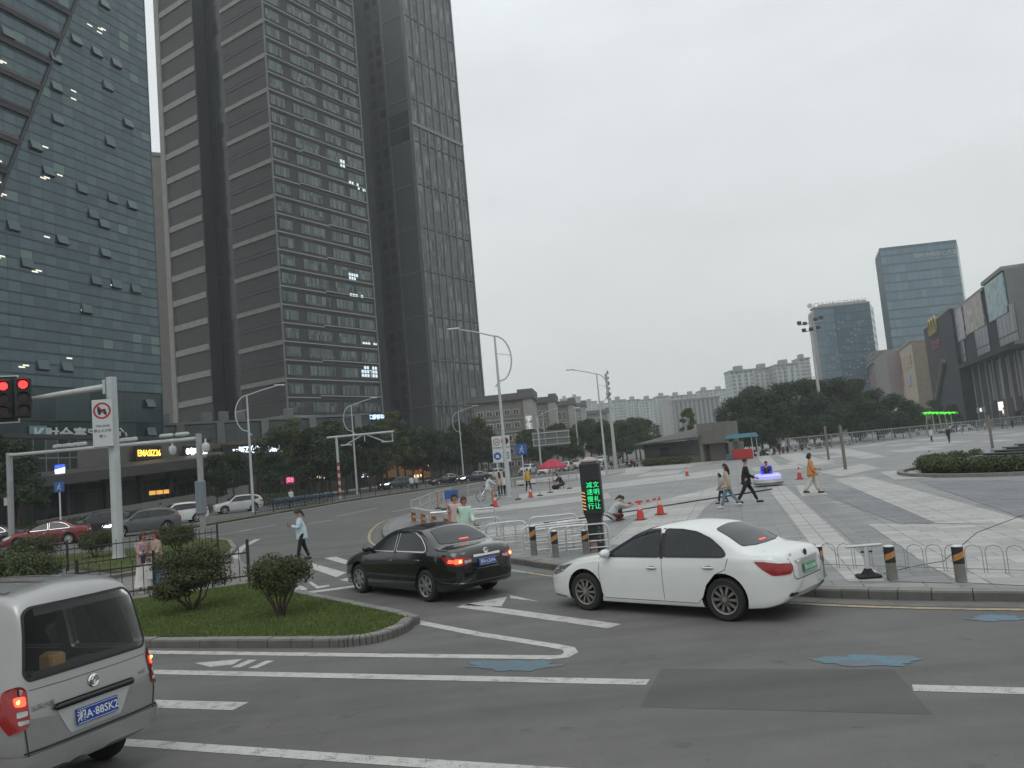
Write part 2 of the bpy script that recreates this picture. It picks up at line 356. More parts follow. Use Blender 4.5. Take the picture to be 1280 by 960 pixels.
def gpoly(px, z, dz=0.): return [(*G(u, v, z), z + dz) for u, v in px]
_pz = [0]
def patch(mb, px, z=PZ, dz=.002, mi=0):
    _pz[0] += 1; p = gpoly(px, z, dz + (_pz[0] % 40) * .0004 * (z == PZ)); return mb.add(p, [list(range(len(p)))], mi)
def pl(p, q):   # plaza frame (p across, q away) -> world
    return (p * math.cos(PANG) + q * math.sin(PANG), -p * math.sin(PANG) + q * math.cos(PANG))
lt = MB(); dk = MB()
patch(lt, [(958, 608), (981, 607), (1064, 681), (1107, 727), (1060, 727), (1014, 681)])
patch(lt, [(1042, 599), (1080, 595), (1280, 650), (1330, 664), (1280, 656), (1170, 654)])
patch(lt, [(1085, 655), (1330, 656), (1340, 735), (1202, 728), (1158, 706)])
patch(lt, [(757, 681), (826, 625), (905, 617), (880, 636), (845, 680)])
patch(dk, [(1020, 615), (1067, 610), (1168, 654), (1127, 656)])
patch(dk, [(1145, 601), (1250, 600), (1340, 606), (1340, 664), (1280, 648)])
patch(dk, [(988, 609), (1010, 612), (1158, 706), (1192, 729), (1115, 727), (1070, 681)], mi=1)
patch(lt, [(945, 570), (960, 568), (979, 587), (962, 590)]); patch(lt, [(1018, 606), (1035, 618), (1002, 620), (995, 607)])
patch(lt, [(970, 569), (1000, 566), (1045, 580), (1008, 583)]); patch(lt, [(1030, 564), (1060, 561), (1110, 571), (1080, 574)])
patch(lt, [(1022, 590), (1078, 580), (1100, 585), (1050, 596)]); patch(lt, [(1100, 590), (1135, 587), (1165, 597), (1118, 600)])
for i, (a, b, c, d) in enumerate([(648, 618, 905, 586), (600, 664, 760, 640), (645, 601, 905, 571), (560, 640, 760, 616), (770, 640, 905, 606)]):
    th = (7, 10, 5, 7, 9)[i]; patch(lt, [(a, b), (c, d), (c + 4, d + th), (a + 2, b + th)])
for k in range(14):
    q = 62 + k * 8.2
    for p in range(-4, 12):
        if rnd.random() < .5: continue
        p0 = p * 6.5 + (k % 2) * 3 + q * .02; ww = rnd.choice((2.4, 3.6)); ln = rnd.choice((5.5, 8))
        A = [pl(p0, q), pl(p0 + ww, q), pl(p0 + ww, q + ln), pl(p0, q + ln)]
        if min(a[0] - (2.3 + (a[1] - 78) * .53) for a in A) < 3 or max(a[1] for a in A) > 150: continue
        (lt if rnd.random() < .8 else dk).add([(*a, PZ - .001) for a in A], [[0, 1, 2, 3]])
setting('plaza_light_paving', lt, M_PAVL); setting('plaza_dark_paving', dk, [M_PAVD, paving('granite_grey', (.185, .19, .192))])

# islands of the junction
isA = smooth_poly([(-15.6, 17.45), (-6.78, 14.17), (-3.6, 13.0), (-2.9, 12.83), (-2.45, 13.0), (-2.16, 13.5), (-2.1, 14.0), (-2.32, 14.75), (-5.7, 19.1), (-7.1, 20.95)], 5)
isA += [(-7.35, 21.0), (-9.47, 20.15), (-11, 19.45)]
def island(nm, poly, h=.14, w=.22, z=.12):
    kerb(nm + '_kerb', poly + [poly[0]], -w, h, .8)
    ins = offset(poly, -w); return ins
ins = island('island', isA)
setting('lawn', MB().prism(ins[1:-1], 0, .115), M_SOIL)
isB = [G(*p) for p in [(40, 742), (168, 719), (288, 697), (297, 688), (290, 678), (262, 674), (150, 690), (0, 702), (-80, 720)]]
insB = island('island', isB[::1])
setting('lawn', MB().prism(insB[1:-1], 0, .115), M_SOIL)
pt = MB(); p4 = [G(175, 750), G(314, 733), G(322, 716), G(296, 698), G(168, 721), G(40, 745), G(-80, 790)]
setting('path', MB().add([(*p, .006) for p in p4], [list(range(len(p4)))]), M_PATH)

# painted markings
mk = MB()
def line(px, w, mb=mk, z=.004, mi=0):
    pts = [Vector(G(*p)) for p in px]; a = offset([tuple(p) for p in pts], w / 2); b = offset([tuple(p) for p in pts], -w / 2); strip(mb, a, b, z, mi)
line([(100, 813.5), (195, 815.5), (450, 819), (690, 822), (706, 820.5), (714, 816), (711, 811), (690, 807), (600, 793), (505, 774.5), (440, 758), (385, 742), (365, 735)], .2)
line([(60, 837), (190, 840), (500, 846.5), (810, 853)], .22); line([(1141, 860), (1280, 864), (1500, 871)], .22)
line([(60, 923), (185, 930), (450, 949), (720, 967), (900, 981)], .2)
line([(100, 876.5), (196, 880), (301, 883)], .3); line([(578, 757), (628, 763.5), (768, 783)], .32)
line([(322, 674), (303, 684), (294, 695), (296, 707), (305, 716)], .3)
line([(369, 743), (447, 732.5)], .34)
for q in ([(404.5, 697.7), (420.5, 696), (445, 704), (445, 709)], [(390, 704), (433, 716), (420.5, 721.6), (390, 711)], [(385, 728), (396, 736), (412, 733), (411, 731), (398, 733), (389, 727)], [(372, 734), (380, 738), (385, 736.5), (376, 732)], [(383, 739), (372, 736.5), (370, 738)],
          [(424, 725), (434, 722.5), (440, 724), (436, 727)], [(637, 744), (674, 752), (638, 748)], [(574, 757), (627, 758), (634, 746)], [(243, 829), (263, 834), (291, 831), (303, 824)], [(289, 834.5), (300, 834.5), (322, 825), (311, 825)], [(310, 835.5), (321, 835.5), (343, 826), (333, 826)]):
    patch(mk, q[::-1], 0, .004)
for a, b in (((420, 645.5), (472, 635)), ((300, 664), (345, 656)), ((258, 671), (315, 662)), ((490, 640), (540, 630)), ((352, 648), (370, 645.5)), ((535, 620), (560, 616)), ((590, 611), (606, 608)), ((385, 655), (415, 650))): line([a, b], .16)
line([(236, 662), (330, 646), (440, 627), (600, 603.5), (700, 589)], .14)
setting('road_markings', mk, M_WHITE)
bl = MB()
def blot(u, v, su, sv, n=90):
    c = Vector(G(u, v)); p = []; ph = [rnd.uniform(0, 6.3) for _ in range(7)]
    for k in range(n):
        q = 2 * math.pi * k / n; r = 1 + sum(.085 * math.sin((j + 2) * 1.9 // 1 * q + ph[j]) / (1 + j * .25) for j in range(7)) + rnd.uniform(-.05, .05); p.append((*G(u + su * r * math.cos(q), v + sv * r * math.sin(q)), .006))
    bl.add(p[::-1], [list(range(n))])
blot(642, 832, 56, 6.5); blot(1085, 826, 66, 7); blot(1245, 773, 34, 4); blot(652, 714, 20, 3); blot(600, 700, 16, 2)
setting('blue_road_paint', bl, M_BLUE)
pa = MB(); patch(pa, [(826, 836), (1118, 837), (1165, 893), (800, 884)][::-1], 0, .002); setting('asphalt_patch', pa, M_ASPH2)

# verge between the avenue and its service lane
vg = [G(*p) for p in [(232, 662), (330, 645), (440, 626), (600, 602), (700, 588)]]
vo_ = offset(vg, -1.5)
setting('verge', MB().prism(vg + vo_[::-1], 0, .12, bottom=False), M_SOIL)
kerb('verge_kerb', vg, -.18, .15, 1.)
# forecourt pavement of the office towers
setting('forecourt', MB().prism([(-140, 62), (-62, 62), (-44, 73), (-33, 98), (10, 222), (-140, 222)], 0, .1, bottom=False), M_CONC)
# ---------------------------------------------------------------- buildings
ED = Vector((math.sin(R(19.5)), math.cos(R(19.5)), 0)); EN = Vector((ED.y, -ED.x, 0))   # along the avenue, and across it (right)
def framed(name, label, cat, o, x, group=None):
    """thing whose local x axis points along x (ground vector)"""
    return thing(name, label, cat, (o[0], o[1], 0), math.atan2(x[1], x[0]), group)
M_DARKM = pbr('dark_metal', (.035, .037, .04), .5, var=.1); M_LEDGE = pbr('pale_ledge', (.23, .225, .215), .8, var=.15, scale=.6)
M_TWALL = pbr('tower_wall', (.052, .051, .05), .75, var=.2, scale=.25); M_TWALL2 = pbr('tower_wall_b', (.072, .078, .08), .7, var=.18, scale=.25)
M_TPIER = pbr('tower_pier', (.16, .165, .165), .75, var=.15, scale=.5)
M_DOT = glow('dot_light', (.8, .9, .95), .1, (.1, .14, .16)); M_LEDGE2 = pbr('bright_ledge', (.36, .36, .34), .7, var=.1); M_LIT = glow('lit_room', (.78, .93, 1.), 1.0); M_LITW = glow('lit_room_warm', (1., .95, .8), 1.1)

# --- office tower with blue-green curtain wall
og = at(208.5, 612, 105); GT = framed('glass_tower', 'blue green glass curtain wall office tower with open awning windows', 'tower', og, -ED)
M_CURT = panes('curtain_glass', (.05, .09, .106), (.08, .132, .148), 1.55, 1.3, (.024, .044, .05), .09, .08, curtain=.03, ccol=(.13, .2, .19), frame_h=.22)
M_CURT2 = panes('low_curtain_glass', (.018, .032, .036), (.035, .06, .062), 2.3, 3.9, (.03, .035, .035), .1, .12)
b = MB(); b.box(0, 60, -32, 0, 15.6, 112); b.build('curtain_wall', M_CURT, GT)
b = MB(); b.box(0, 60, -32, -.12, 0, 15.6); b.build('lower_wall', M_CURT2, GT)  # darker glass low down puts reflections of dark surroundings into the colour
b = MB(); b.box(-.12, 0, -.4, .06, 0, 112.2); b.build('corner_fin', pbr('fin_grey', (.12, .13, .13), .5), GT)
for k in range(1, 4): MB().box(.02, 60, -.1, .08, 3.9 * k, 3.9 * k + .16).build('floor_line', M_DARKM, GT)
fl = 3.9
d0 = (hit_line(95, 0, og, -ED), ztop(95, 0, (og + -ED * hit_line(95, 0, og, -ED)).y)); d1 = (hit_line(0, 238, og, -ED), ztop(0, 238, (og + -ED * hit_line(0, 238, og, -ED)).y))
def dx(z): return d0[0] + (d1[0] - d0[0]) * (z - d0[1]) / (d1[1] - d0[1])
MB().tube([(dx(30), .1, 30), (dx(111), .1, 111)], .22, 6).build('facade_fin', M_DARKM, GT)
M_LOUV = pbr('louvre', (.03, .03, .032), .6, var=.2); M_LOUV2 = pbr('louvre_tan', (.10, .09, .085), .6, var=.2)
for k in range(9, 29):
    z = fl * k + .3; MB().box(max(dx(z + .5), .3), 60, 0, .3, z, z + .5).box(max(dx(z), .3), 60, 0, .22, z + .6, z + .9, 1).build('louvre_band', [M_LOUV, M_LOUV2 if k % 2 else M_LOUV], GT)
M_OPEN = pbr('open_pane', (.055, .095, .108), .12, var=.15, scale=.3)
def wx(u, v): s = hit_line(u, v, og, -ED); return s, ztop(u, v, (og - ED * s).y)
opens = [(140, 12), (163, 26), (97, 52), (122, 67), (145, 80), (166, 58), (72, 75), (144, 113), (75, 112), (49, 142), (76, 152), (166, 158), (148, 183), (170, 191), (103, 237), (150, 252), (172, 260), (106, 275), (54, 187), (60, 215), (27, 286), (57, 294), (86, 303), (131, 317), (134, 282), (108, 348), (132, 354), (155, 358), (180, 364), (84, 382), (114, 388), (62, 458), (90, 460), (165, 503), (187, 505), (189, 540), (20, 48), (22, 245), (128, 272), (36, 330)][::1]
for u, v in [o_ for i_, o_ in enumerate(opens) if i_ % 4 != 1]:
    s, z = wx(u, v); s = round(s / 1.55) * 1.55 + .05
    T = Matrix.Translation((s, .03, z + .6)) @ Matrix.Rotation(R(rnd.uniform(13, 22)), 4, 'X')
    pb = T @ Vector((0, 0, -1.1)); MB().box(0, 1.42, 0, .05, -1.1, 0, 0, T).add([(s, .03, z + .6), tuple(pb), (s, .03, z - .6), (s + 1.42, .03, z + .6), (pb.x + 1.42, pb.y, pb.z), (s + 1.42, .03, z - .6)], [[0, 1, 2], [3, 5, 4], [1, 4, 5, 2], [0, 2, 5, 3]], 1).build('open_window', [M_OPEN, M_DARKM], GT)  # second material fills the gap behind the pane, its shade painted dark
for u, v, n in [(57, 2, 1), (115, 34, 1), (132, 39, 2), (127, 43, 1), (6, 48, 2), (8, 80, 3), (4, 88, 2), (58, 76, 1), (95, 116, 1), (95, 126, 1), (60, 186, 1), (2, 203, 2), (78, 221, 1), (62, 224, 2), (8, 245, 3), (62, 298, 1), (6, 322, 3), (52, 340, 2), (148, 357, 2), (112, 388, 2), (36, 458, 2), (90, 449, 1), (4, 230, 1)]:
    s, z = wx(u, v); m = MB()
    for k in range(n): m.box(s + k * .5, s + k * .5 + .75, .02, .05, z - k * .22, z - k * .22 + .16)
    m.build('office_light', M_LITW, GT)
# tower name: lettering over the entrance
so_, zo = wx(48, 545); MXs = lambda s, z: GT.matrix_world
M_LETT = pbr('letter_metal', (.52, .54, .53), .45, var=.1)
for i, chh in enumerate('财合寰宇中心'):
    s, z = wx(64 + i * 17.4, 545.5 - i * .2)
    MB().text(chh, 1.85, Mrow((s, .18, z), (-1, 0, 0), (0, 0, 1), (0, 1, 0)), 0, .06, .03).build('sign_letter', M_LETT, GT)
MB().rbox((so_ + .1, .12, zo), (2.2, .2, 2.3), .2).text('K', 2.2, Mrow((so_ + .1, .26, zo), (-1, 0, 0), (0, 0, 1), (0, 1, 0)), 1, .03, .05).build('sign_emblem', [pbr('emblem_teal', (.12, .24, .27), .4, var=.1), M_LETT], GT)

# --- low entrance block in front of it: dark canopy, shop windows, lit boards
w0 = Vector((-45, 60, 0)); w1 = Vector((-38.6, 100, 0)); wd = (w1 - w0).normalized()
PO = framed('podium_block', 'low entrance block with dark slanting canopy under the glass tower', 'building', w0, wd)
PL = (w1 - w0).length
MB().box(0, PL, .3, 14, 0, 8.4).box(-.1, PL + .1, .1, 14.2, 8.4, 8.8, 1).build('wall', [pbr('podium_wall', (.12, .115, .105), .7, var=.2, scale=.4), M_DARKM], PO)
MB().box(.5, PL - 1, .1, .3, .6, 4.0).build('shop_window', panes('shop_glass', (.012, .016, .018), (.05, .055, .05), 1.7, 3.4, (.04, .04, .04), .09, .1), PO)
MB().add([(-2, -3.2, 4.3), (PL + 3, -3.2, 6.6), (PL + 3, .1, 7.1), (-2, .1, 4.6), (-2, -3.2, 3.5), (PL + 3, -3.2, 5.4), (PL + 3, .1, 5.4), (-2, .1, 3.5)], [[0, 1, 2, 3], [4, 7, 6, 5], [0, 4, 5, 1], [3, 2, 6, 7], [0, 3, 7, 4], [1, 5, 6, 2]]).build('canopy', pbr('canopy_brown', (.055, .05, .047), .6, var=.1), PO)
MB().box(2, 16, .05, .3, 5, 8.3).build('upper_window', panes('podium_glass', (.02, .035, .03), (.05, .07, .06), 1.5, 3.3, (.16, .16, .15), .12, .12), PO)
for k in range(6): MB().box(3 + k * 5.5, 3.5 + k * 5.5, -.25, .25, 0, 4.6).build('column', M_DARKM, PO)
for k in range(5): MB().box(4 + k * 6, 4.6 + k * 6, -1.6, -1.3, 4.0 + k * .24, 4.08 + k * .24).build('downlight', M_LITW, PO)
[MB().box(27 + k * 1.3, 28 + k * 1.3, -.0, .1, 2.3, 2.75).build('menu_light', glow('menu_warm', (1, .5, .12), .9) if k == 0 else bpy.data.materials['menu_warm'], PO) for k in range(3)]
def lit_board(name, label, o, x, wdt, hgt, z, body, tcol, ts, back, tstr=2.2, size=None, grp=None, tmat=None):
    """a lit sign board: dark box with glowing letters, hung on the wall at o"""
    t = framed(name, label, 'sign', o, x, grp)
    MB().rbox((0, 0, z), (wdt, .25, hgt), .04).build('board', back, t)
    MB().text(body, size or hgt * .62, Mrow((0, -.16, z), (1, 0, 0), (0, 0, 1), (0, -1, 0)), 0, .02, .02).build('lettering', tmat or glow(name + '_glow', tcol, tstr), t)
    return t
M_BLACK = pbr('black_board', (.012, .012, .013), .5, var=0)
def on_podium(u): s = hit_line(u, 600, w0, wd); p = w0 + wd * s; return p + Vector((wd.y, -wd.x, 0)) * .35
p = on_podium(183); lit_board('shop_sign', 'amber lettered LED board above the dark slanting canopy', p, wd, 4.6, 1.7, ztop(183, 567, p.y), 'EMASIZ36', (1, .55, .08), 1, M_BLACK, 2.4, .95)
p = on_podium(243); lit_board('shop_sign', 'white lettered lit board with red end beside the amber one', p, wd, 5.2, 1.5, ztop(243, 565, p.y), '●咖啡饮品', (1, .92, .92), 1, M_BLACK, 2.2, .95)
p = at(75, 591, 70); t = framed('wall_sign', 'small glowing blue and white shield sign above the forecourt', 'sign', p, wd)
MB().prism([(-.55, .3), (.55, .5), (.5, -.3), (.05, -1.), (-.45, -.5)], -.08, .08, 0, Matrix.Translation((0, 0, p.z)) @ Matrix.Rotation(R(90), 4, 'X')).build('light_box', glow('shield_white', (.75, .85, 1), 2.), t)
MB().prism([(-.55, .3), (.55, .5), (.5, .75), (-.5, .7)], -.08, .08, 0, Matrix.Translation((0, 0, p.z)) @ Matrix.Rotation(R(90), 4, 'X')).build('blue_cap', glow('shield_blue', (.05, .12, 1), 1.6), t)
MB().tube([(0, .12, 0), (0, .12, p.z + .4)], .06, 6).build('pole', M_DARKM, t)
fw0 = Vector((-45.5, 57, 0)); t = framed('ramp_wall', 'low pale concrete ramp wall along the forecourt', 'wall', Vector((-43.3, 70, 0)), Vector((6.6, 29, 0)))
MB().add([(0, -.2, 0), (34, -.2, 0), (34, .2, 0), (0, .2, 0), (0, -.2, 1.0), (34, -.2, 2.4), (34, .2, 2.4), (0, .2, 1.0)], [[3, 2, 1, 0], [4, 5, 6, 7], [0, 1, 5, 4], [1, 2, 6, 5], [2, 3, 7, 6], [3, 0, 4, 7]]).build('wall', M_CONC, t)
MB().box(0, 34, -.26, .26, 0, .25).build('plinth', M_KERB, t)

# --- slim beige block seen between the two towers
o = at(199, 612, 200); t = framed('slim_block', 'slim beige high rise showing between glass tower and dark tower', 'tower', o, Vector((.9, .43, 0)))
MB().box(-3, 8, 0, 14, 0, 91).build('wall', pbr('beige_render', (.24, .22, .2), .8, var=.1, scale=.3), t)
MB().box(-2.2, .6, -.1, 0, 3, 88).build('window_strip', panes('beige_win', (.05, .055, .055), (.1, .1, .1), 1.4, 3.2, (.2, .19, .17), .3, .2), t); MB().box(-3.2, 8.2, -.2, 14.2, 91, 92).build('parapet', M_LEDGE, t)

# --- dark residential tower: banded end wall, windowed long face
RD = Vector((math.sin(R(34)), math.cos(R(34)), 0)); LD = Vector((-RD.y, RD.x, 0))
oc = at(363, 560, 150); oc.z = 0; FH = 3.65; NF = 32; HT = FH * NF
T1 = framed('dark_tower', 'dark grey residential tower with pale bands on its windowless end', 'tower', oc, RD)
sx = lambda u, v: hit_line(u, v, oc, RD); sy = lambda u, v: hit_line(u, v, oc, LD)
L1 = sx(479, 545); y1 = sy(303, 500); y2 = sy(266, 500); y3 = sy(218, 500)
MB().box(0, L1, 0, y1, 0, HT).box(0, L1, y2, y3, 0, HT).build('wall', M_TWALL, T1)
MB().box(3, L1, y1 + .01, y2 - .01, 0, HT - 2).build('recess_wall', panes('slot_glass', (.012, .014, .017), (.02, .023, .026), 3, 3.35, (.016, .017, .02), .1, .15), T1)
MB().box(.05, 2.9, y1 + .01, y1 + .12, 0, HT).box(.05, 2.9, y2 - .12, y2 - .01, 0, HT).build('slot_shade_panel', M_DARKM, T1); MB().box(-.4, .5, y3 - 1.6, y3 + .1, 0, HT).build('edge_pier', M_LEDGE, T1)  # the slot panels are added dark sheets standing for shade on its sides
for k in range(NF + 1):
    z = k * FH
    m = MB()
    if k % 2 == 0: m.box(-.22, .1, -.05, y1 + .05, z - .55, z + .35)
    else: m.box(-.1, .1, -.02, y1 + .02, z - .25, z + .1, 1).box(-.06, .1, -.02, y1 + .02, z + .5, z + .7, 1)
    m.build('wall_band', [M_LEDGE, M_DARKM], T1); MB().box(-.24, .1, y2, y3, z * 1.53 + 4 - .75, z * 1.53 + 4 + .55).build('wall_band', M_LEDGE, T1) if z * 1.53 < HT - 6 else None
    m = MB(); step = L1 * (.24 + .33 * (((k // 2) * .13) % 1)) if k % 2 else L1
    m.box(-.24, step, -.32, .1, z - .08, z + .1, 2)
    if k % 2: m.box(step, L1 + .2, -.32, .1, z + .34, z + .52, 2).box(step - .12, step + .02, -.32, .1, z - .08, z + .52)
    m.box(0, L1, -.12, .05, z - .5, z - .12, 1); m.build('ledge', [M_LEDGE, M_DARKM, M_LEDGE2], T1)
M_TWIN = panes('tower_window', (.03, .05, .053), (.13, .185, .185), .52, 2.1, (.085, .088, .086), .11, .12, curtain=.16, ccol=(.17, .2, .185), off=(0, .3))
gw = [(0.01, .155), (.235, .49), (.56, .755), (.80, .985)]
for k in range(NF):
    z = k * FH; m = MB()
    for a, c in gw: m.box(a * L1 + .15, c * L1, -.1, .1, z + .75, z + 2.75)
    m.build('window_band', M_TWIN, T1)
M_AWN = pbr('window_leaf', (.25, .29, .29), .2, var=.1)
for i in range(34):
    k = rnd.randrange(1, 30); a, c = rnd.choice(gw); s = (a + (c - a) * rnd.random()) * L1
    MB().box(s, s + .05, -.62, -.1, k * FH + .9, k * FH + 2.4).build('open_window', M_AWN, T1)
def lit_cluster(u, v, nx, nz, w=.55, h=.7, mat_=M_LIT, skip=.15):
    s = sx(u, v); z = ztop(u, v, (oc + RD * s).y); m = MB()
    for i in range(nx):
        for j in range(nz):
            if rnd.random() > skip: m.box(s + i * (w + .22), s + i * (w + .22) + w, -.16, -.11, z + j * (h + .2), z + j * (h + .2) + h)
    m.build('lit_window', mat_, T1)
lit_cluster(425, 208, 2, 2); lit_cluster(436, 230, 4, 1); lit_cluster(447, 237, 4, 1, .5, .5); lit_cluster(436, 349, 4, 2, .5, .6, skip=.4); lit_cluster(437, 370, 5, 1, .6, .6); lit_cluster(453, 430, 6, 1, .6, .45); lit_cluster(452, 471, 6, 3, .6, .65)
s = sx(466, 522); z = ztop(466, 522, (oc + RD * s).y); MB().box(s - 2.4, s + 3.6, -.5, -.12, z - .9, z + .8).build('sign_board', M_BLACK, T1)
MB().text('::口腔医院', 1.15, Mrow((s + .5, -.53, z), (1, 0, 0), (0, 0, 1), (0, -1, 0)), 0, .02, .02).build('sign_lettering', glow('sign_blue', (.55, .75, 1), 2), T1)
MB().box(-.3, 0, -.3, .0, 0, HT).box(L1, L1 + .35, -.35, .1, 0, HT).build('corner_trim', M_TPIER, T1)

# --- second tower behind the recess
s2 = sx(546, 545); o2 = oc + RD * s2
T2 = framed('dark_tower', 'taller dark tower with thin pale vertical fins behind the banded one', 'tower', o2, RD)
sx2 = lambda u, v: hit_line(u, v, o2, RD); L2 = sx2(608.5, 545); HT2 = FH * 36
MB().box(0, L2, 0, 30, 0, HT2).box(-(s2 - L1), 0, 14, 30, 0, HT2 - 3).build('wall', M_TWALL2, T2)
M_T2W = panes('fin_window', (.018, .028, .03), (.15, .185, .19), .95, 3.65, (.095, .1, .102), .3, .14, curtain=.25, ccol=(.24, .265, .26), frame_h=1.0)
NB = 7; bw = L2 / NB
for i in range(NB + 1): MB().box(i * bw - .16, i * bw + .16, -.4, .05, 6, HT2).build('fin', M_TPIER, T2)
for k in range(12):
    z = 6 + k * FH * 3
    if z + FH * 3 > HT2: break
    MB().box(-.2, L2 + .2, -.3, .1, z - .12, z + .12).build('band', M_TPIER, T2)
    if k < 11:
        for i in range(NB): MB().box(i * bw + .45, (i + 1) * bw - .45, -.12, .06, z + .3, z + FH * 3 - .35).build('window', M_T2W, T2)
    MB().box(-.12, .05, 1.2, 7.5, z - .12, z + .12).box(-.12, .05, 7.2, 7.5, z + .12, z + FH * 3 - .12).box(-.12, .05, .3, .7, z, z + FH * 3).build('side_frame', M_TPIER, T2)
MB().box(-.2, .05, 1, 7.2, 83.2, 86.4).box(-.2, .05, 1, 7.2, 87.4, 90.5).build('plant_floor_window', panes('plant_glass', (.02, .035, .045), (.04, .06, .07), 1.6, 3.2, (.03, .03, .03), .1, .12), T2)
MB().box(-.3, L2 + .2, -.5, .1, 86.5, 87.3).build('plant_floor_band', M_LEDGE, T2)
M_REC = panes('recess_window', (.02, .024, .026), (.07, .08, .078), 2.6, 3.35, (.045, .045, .044), .9, .15, frame_h=1.2)
g0 = -(s2 - L1)
for i in range(3): MB().box(g0 + .6 + i * (-g0 - 1) / 3, g0 + .6 + (i + .55) * (-g0 - 1) / 3, 13.6, 14, 6, HT2 - 5).build('recess_bay', M_REC, T2)
MB().box(-.1, .06, 8.2, 13.2, 6, HT2 - 4).build('side_window', M_REC, T2)

# --- terrace slab on columns with air-conditioning boxes, in front of the dark tower
ta = at(206, 600, 122); td = Vector((.86, .5, 0)).normalized(); t = framed('terrace', 'concrete terrace slab on columns with air conditioner boxes below dark tower', 'terrace', Vector((ta.x, ta.y, 0)), td)
zt = ztop(260, 527, 126)
MB().box(-1, 34, 0, 8, zt - .35, zt).build('slab', M_TPIER, t); MB().box(-1, 34, .3, 7.5, zt - 3.8, zt - .52).build('glazing', M_CURT2, t)
for x in (2, 8, 15, 23, 31): MB().box(x, x + 1.2, -.3, .5, 0, zt - .36).build('column', M_TPIER, t)
for x in (.5, 6.8, 9.4, 12, 20): MB().rbox((x, 1.5, zt + .8), (1.5, 1, 1.6), .06).build('air_conditioner', M_TPIER, t)
# --- row of street-level shops behind the avenue trees
sh0 = Vector((-36, 107, 0)); shd = Vector((.36, .93, 0)).normalized(); t = framed('shop_row', 'dark two storey row of shops behind the avenue trees', 'building', sh0, shd)
MB().box(0, 118, .3, 14, 0, 7.8).build('wall', pbr('shop_wall', (.07, .068, .066), .7, var=.2, scale=.3), t); MB().box(-.3, 118.3, -.6, 14, 7.8, 8.5).build('cornice', pbr('cornice_tan', (.16, .14, .11), .7, var=.2), t)
for k in range(14): MB().box(.8 + k * 8.3, 8.3 + k * 8.3, .1, .3, .3, 3.3).build('shop_window', panes('front_%d' % k, (.015, .018, .018), (.08, .075, .06), 1.4, 3, (.03, .03, .03), .1, .12), t)
def on_shop(u, v, out=.35):
    s = hit_line(u, v, sh0, shd); p = sh0 + shd * s + Vector((shd.y, -shd.x, 0)) * out; return p, ztop(u, v, p.y)
for nm, lab, u, v, wd_, hg, tx, col, st, bk in [
    ('shop_sign', 'long blue white lit sign across the shop row behind slim lamp post', 303, 563, 9, 1.6, '▪▪BEZ美食', (.75, .87, 1), 2.4, M_BLACK), ('shop_sign', 'pale scribbled lit sign right of the slim lamp post', 338, 562, 8, 1.4, 'JAMon优', (.7, .82, 1), 2.2, M_BLACK),
    ('shop_sign', 'pink red lit shop sign low between dark tree trunks', 358, 601, 4, 1.2, '超市', (1, .25, .45), 1.2, pbr('sign_rose', (.25, .02, .06), .5, var=0)), ('shop_sign', 'orange tan fascia board beside the red white shop front', 506, 584, 17, 3.2, '', (1, .6, .2), 1, pbr('sign_orange', (.32, .17, .045), .6, var=.1)),
    ('shop_sign', 'red and white brightly lit shop front sign', 524, 580, 8, 2.6, '蛋糕店', (1, .9, .88), 3, glow('sign_red', (1, .05, .03), .5, (.3, .02, .02))), ('shop_sign', 'small yellow lit sign among the trees below truss arm', 446, 558, 2.2, 1.8, 'D', (1, .85, .3), 2.6, M_BLACK),
    ('shop_sign', 'small orange lit sign behind the far parked sedans', 597, 580, 3.2, 2.2, 'P', (1, .55, .15), 2.4, M_BLACK), ('shop_sign', 'yellow green lit sign behind the gantry pole', 263, 612, 5, 1.7, '停车', (.75, 1, .05), 2., pbr('sign_lime', (.2, .25, .02), .5, var=0)),
    ('shop_sign', 'warm cream lit sign at ground level under the trees', 392, 596, 6, 1.4, '●●面馆', (1, .85, .55), 2.2, M_BLACK), ('shop_sign', 'white lit lantern sign behind the striped post', 452, 599, 3.2, 1.4, '茶饮', (.85, .9, 1), 2.2, M_BLACK)]:
    p, z = on_shop(u, v, .5); lit_board(nm, lab, p, shd, wd_, hg, max(z, 2.2), tx, col, 1, bk, st, hg * .7)
p, z = on_shop(525, 590, .3); t = framed('lit_display', 'glowing cake shop window under the red white sign', 'shop window', p, shd)
MB().box(-4, 4, -.1, .1, .6, 2.6).build('pane', panes('warm_front', (.5, .2, .08), (.6, .35, .2), .8, 1, (.05, .02, .02), .1), t); MB().box(-3.6, -1.4, -.14, -.1, .8, 2.5).box(-.8, .5, -.14, -.1, .9, 2.4).box(1.4, 2.2, -.14, -.1, 1.5, 2.2).build('display_light', glow('display', (1, .62, .4), 1.6), t)

# --- generic blocks
def block(name, label, u0, u1, v, y, dep, wallm, cat='building', group=None, turn=0., parts=None, vl=None, roof=None, cap=True):
    """box building whose front spans photo columns u0..u1 at distance y; v = height of its top at u0"""
    h0 = 560.; a = at(u0, h0, y); c = at(u1, h0, y); wid = (c - a).length
    x = Vector((math.cos(turn), math.sin(turn), 0))
    t = framed(name, label, cat, a, x, group); wid = abs(hit_line(u1, h0, a, x)) if turn else wid
    h = ztop(u0, v, y)
    MB().box(0, wid, 0, dep, 0, h).build('wall', wallm, t)
    if cap: MB().box(-.3, wid + .3, -.3, dep + .3, h, h + .8).build('parapet', roof or M_LEDGE, t)
    return t, wid, h
M_DORM = pbr('dorm_wall', (.2, .195, .18), .8, var=.12, scale=.4); M_DORM2 = pbr('dorm_pale', (.33, .325, .31), .8, var=.12, scale=.4); M_ROOFD = pbr('dorm_roof', (.13, .13, .135), .8, var=.1)
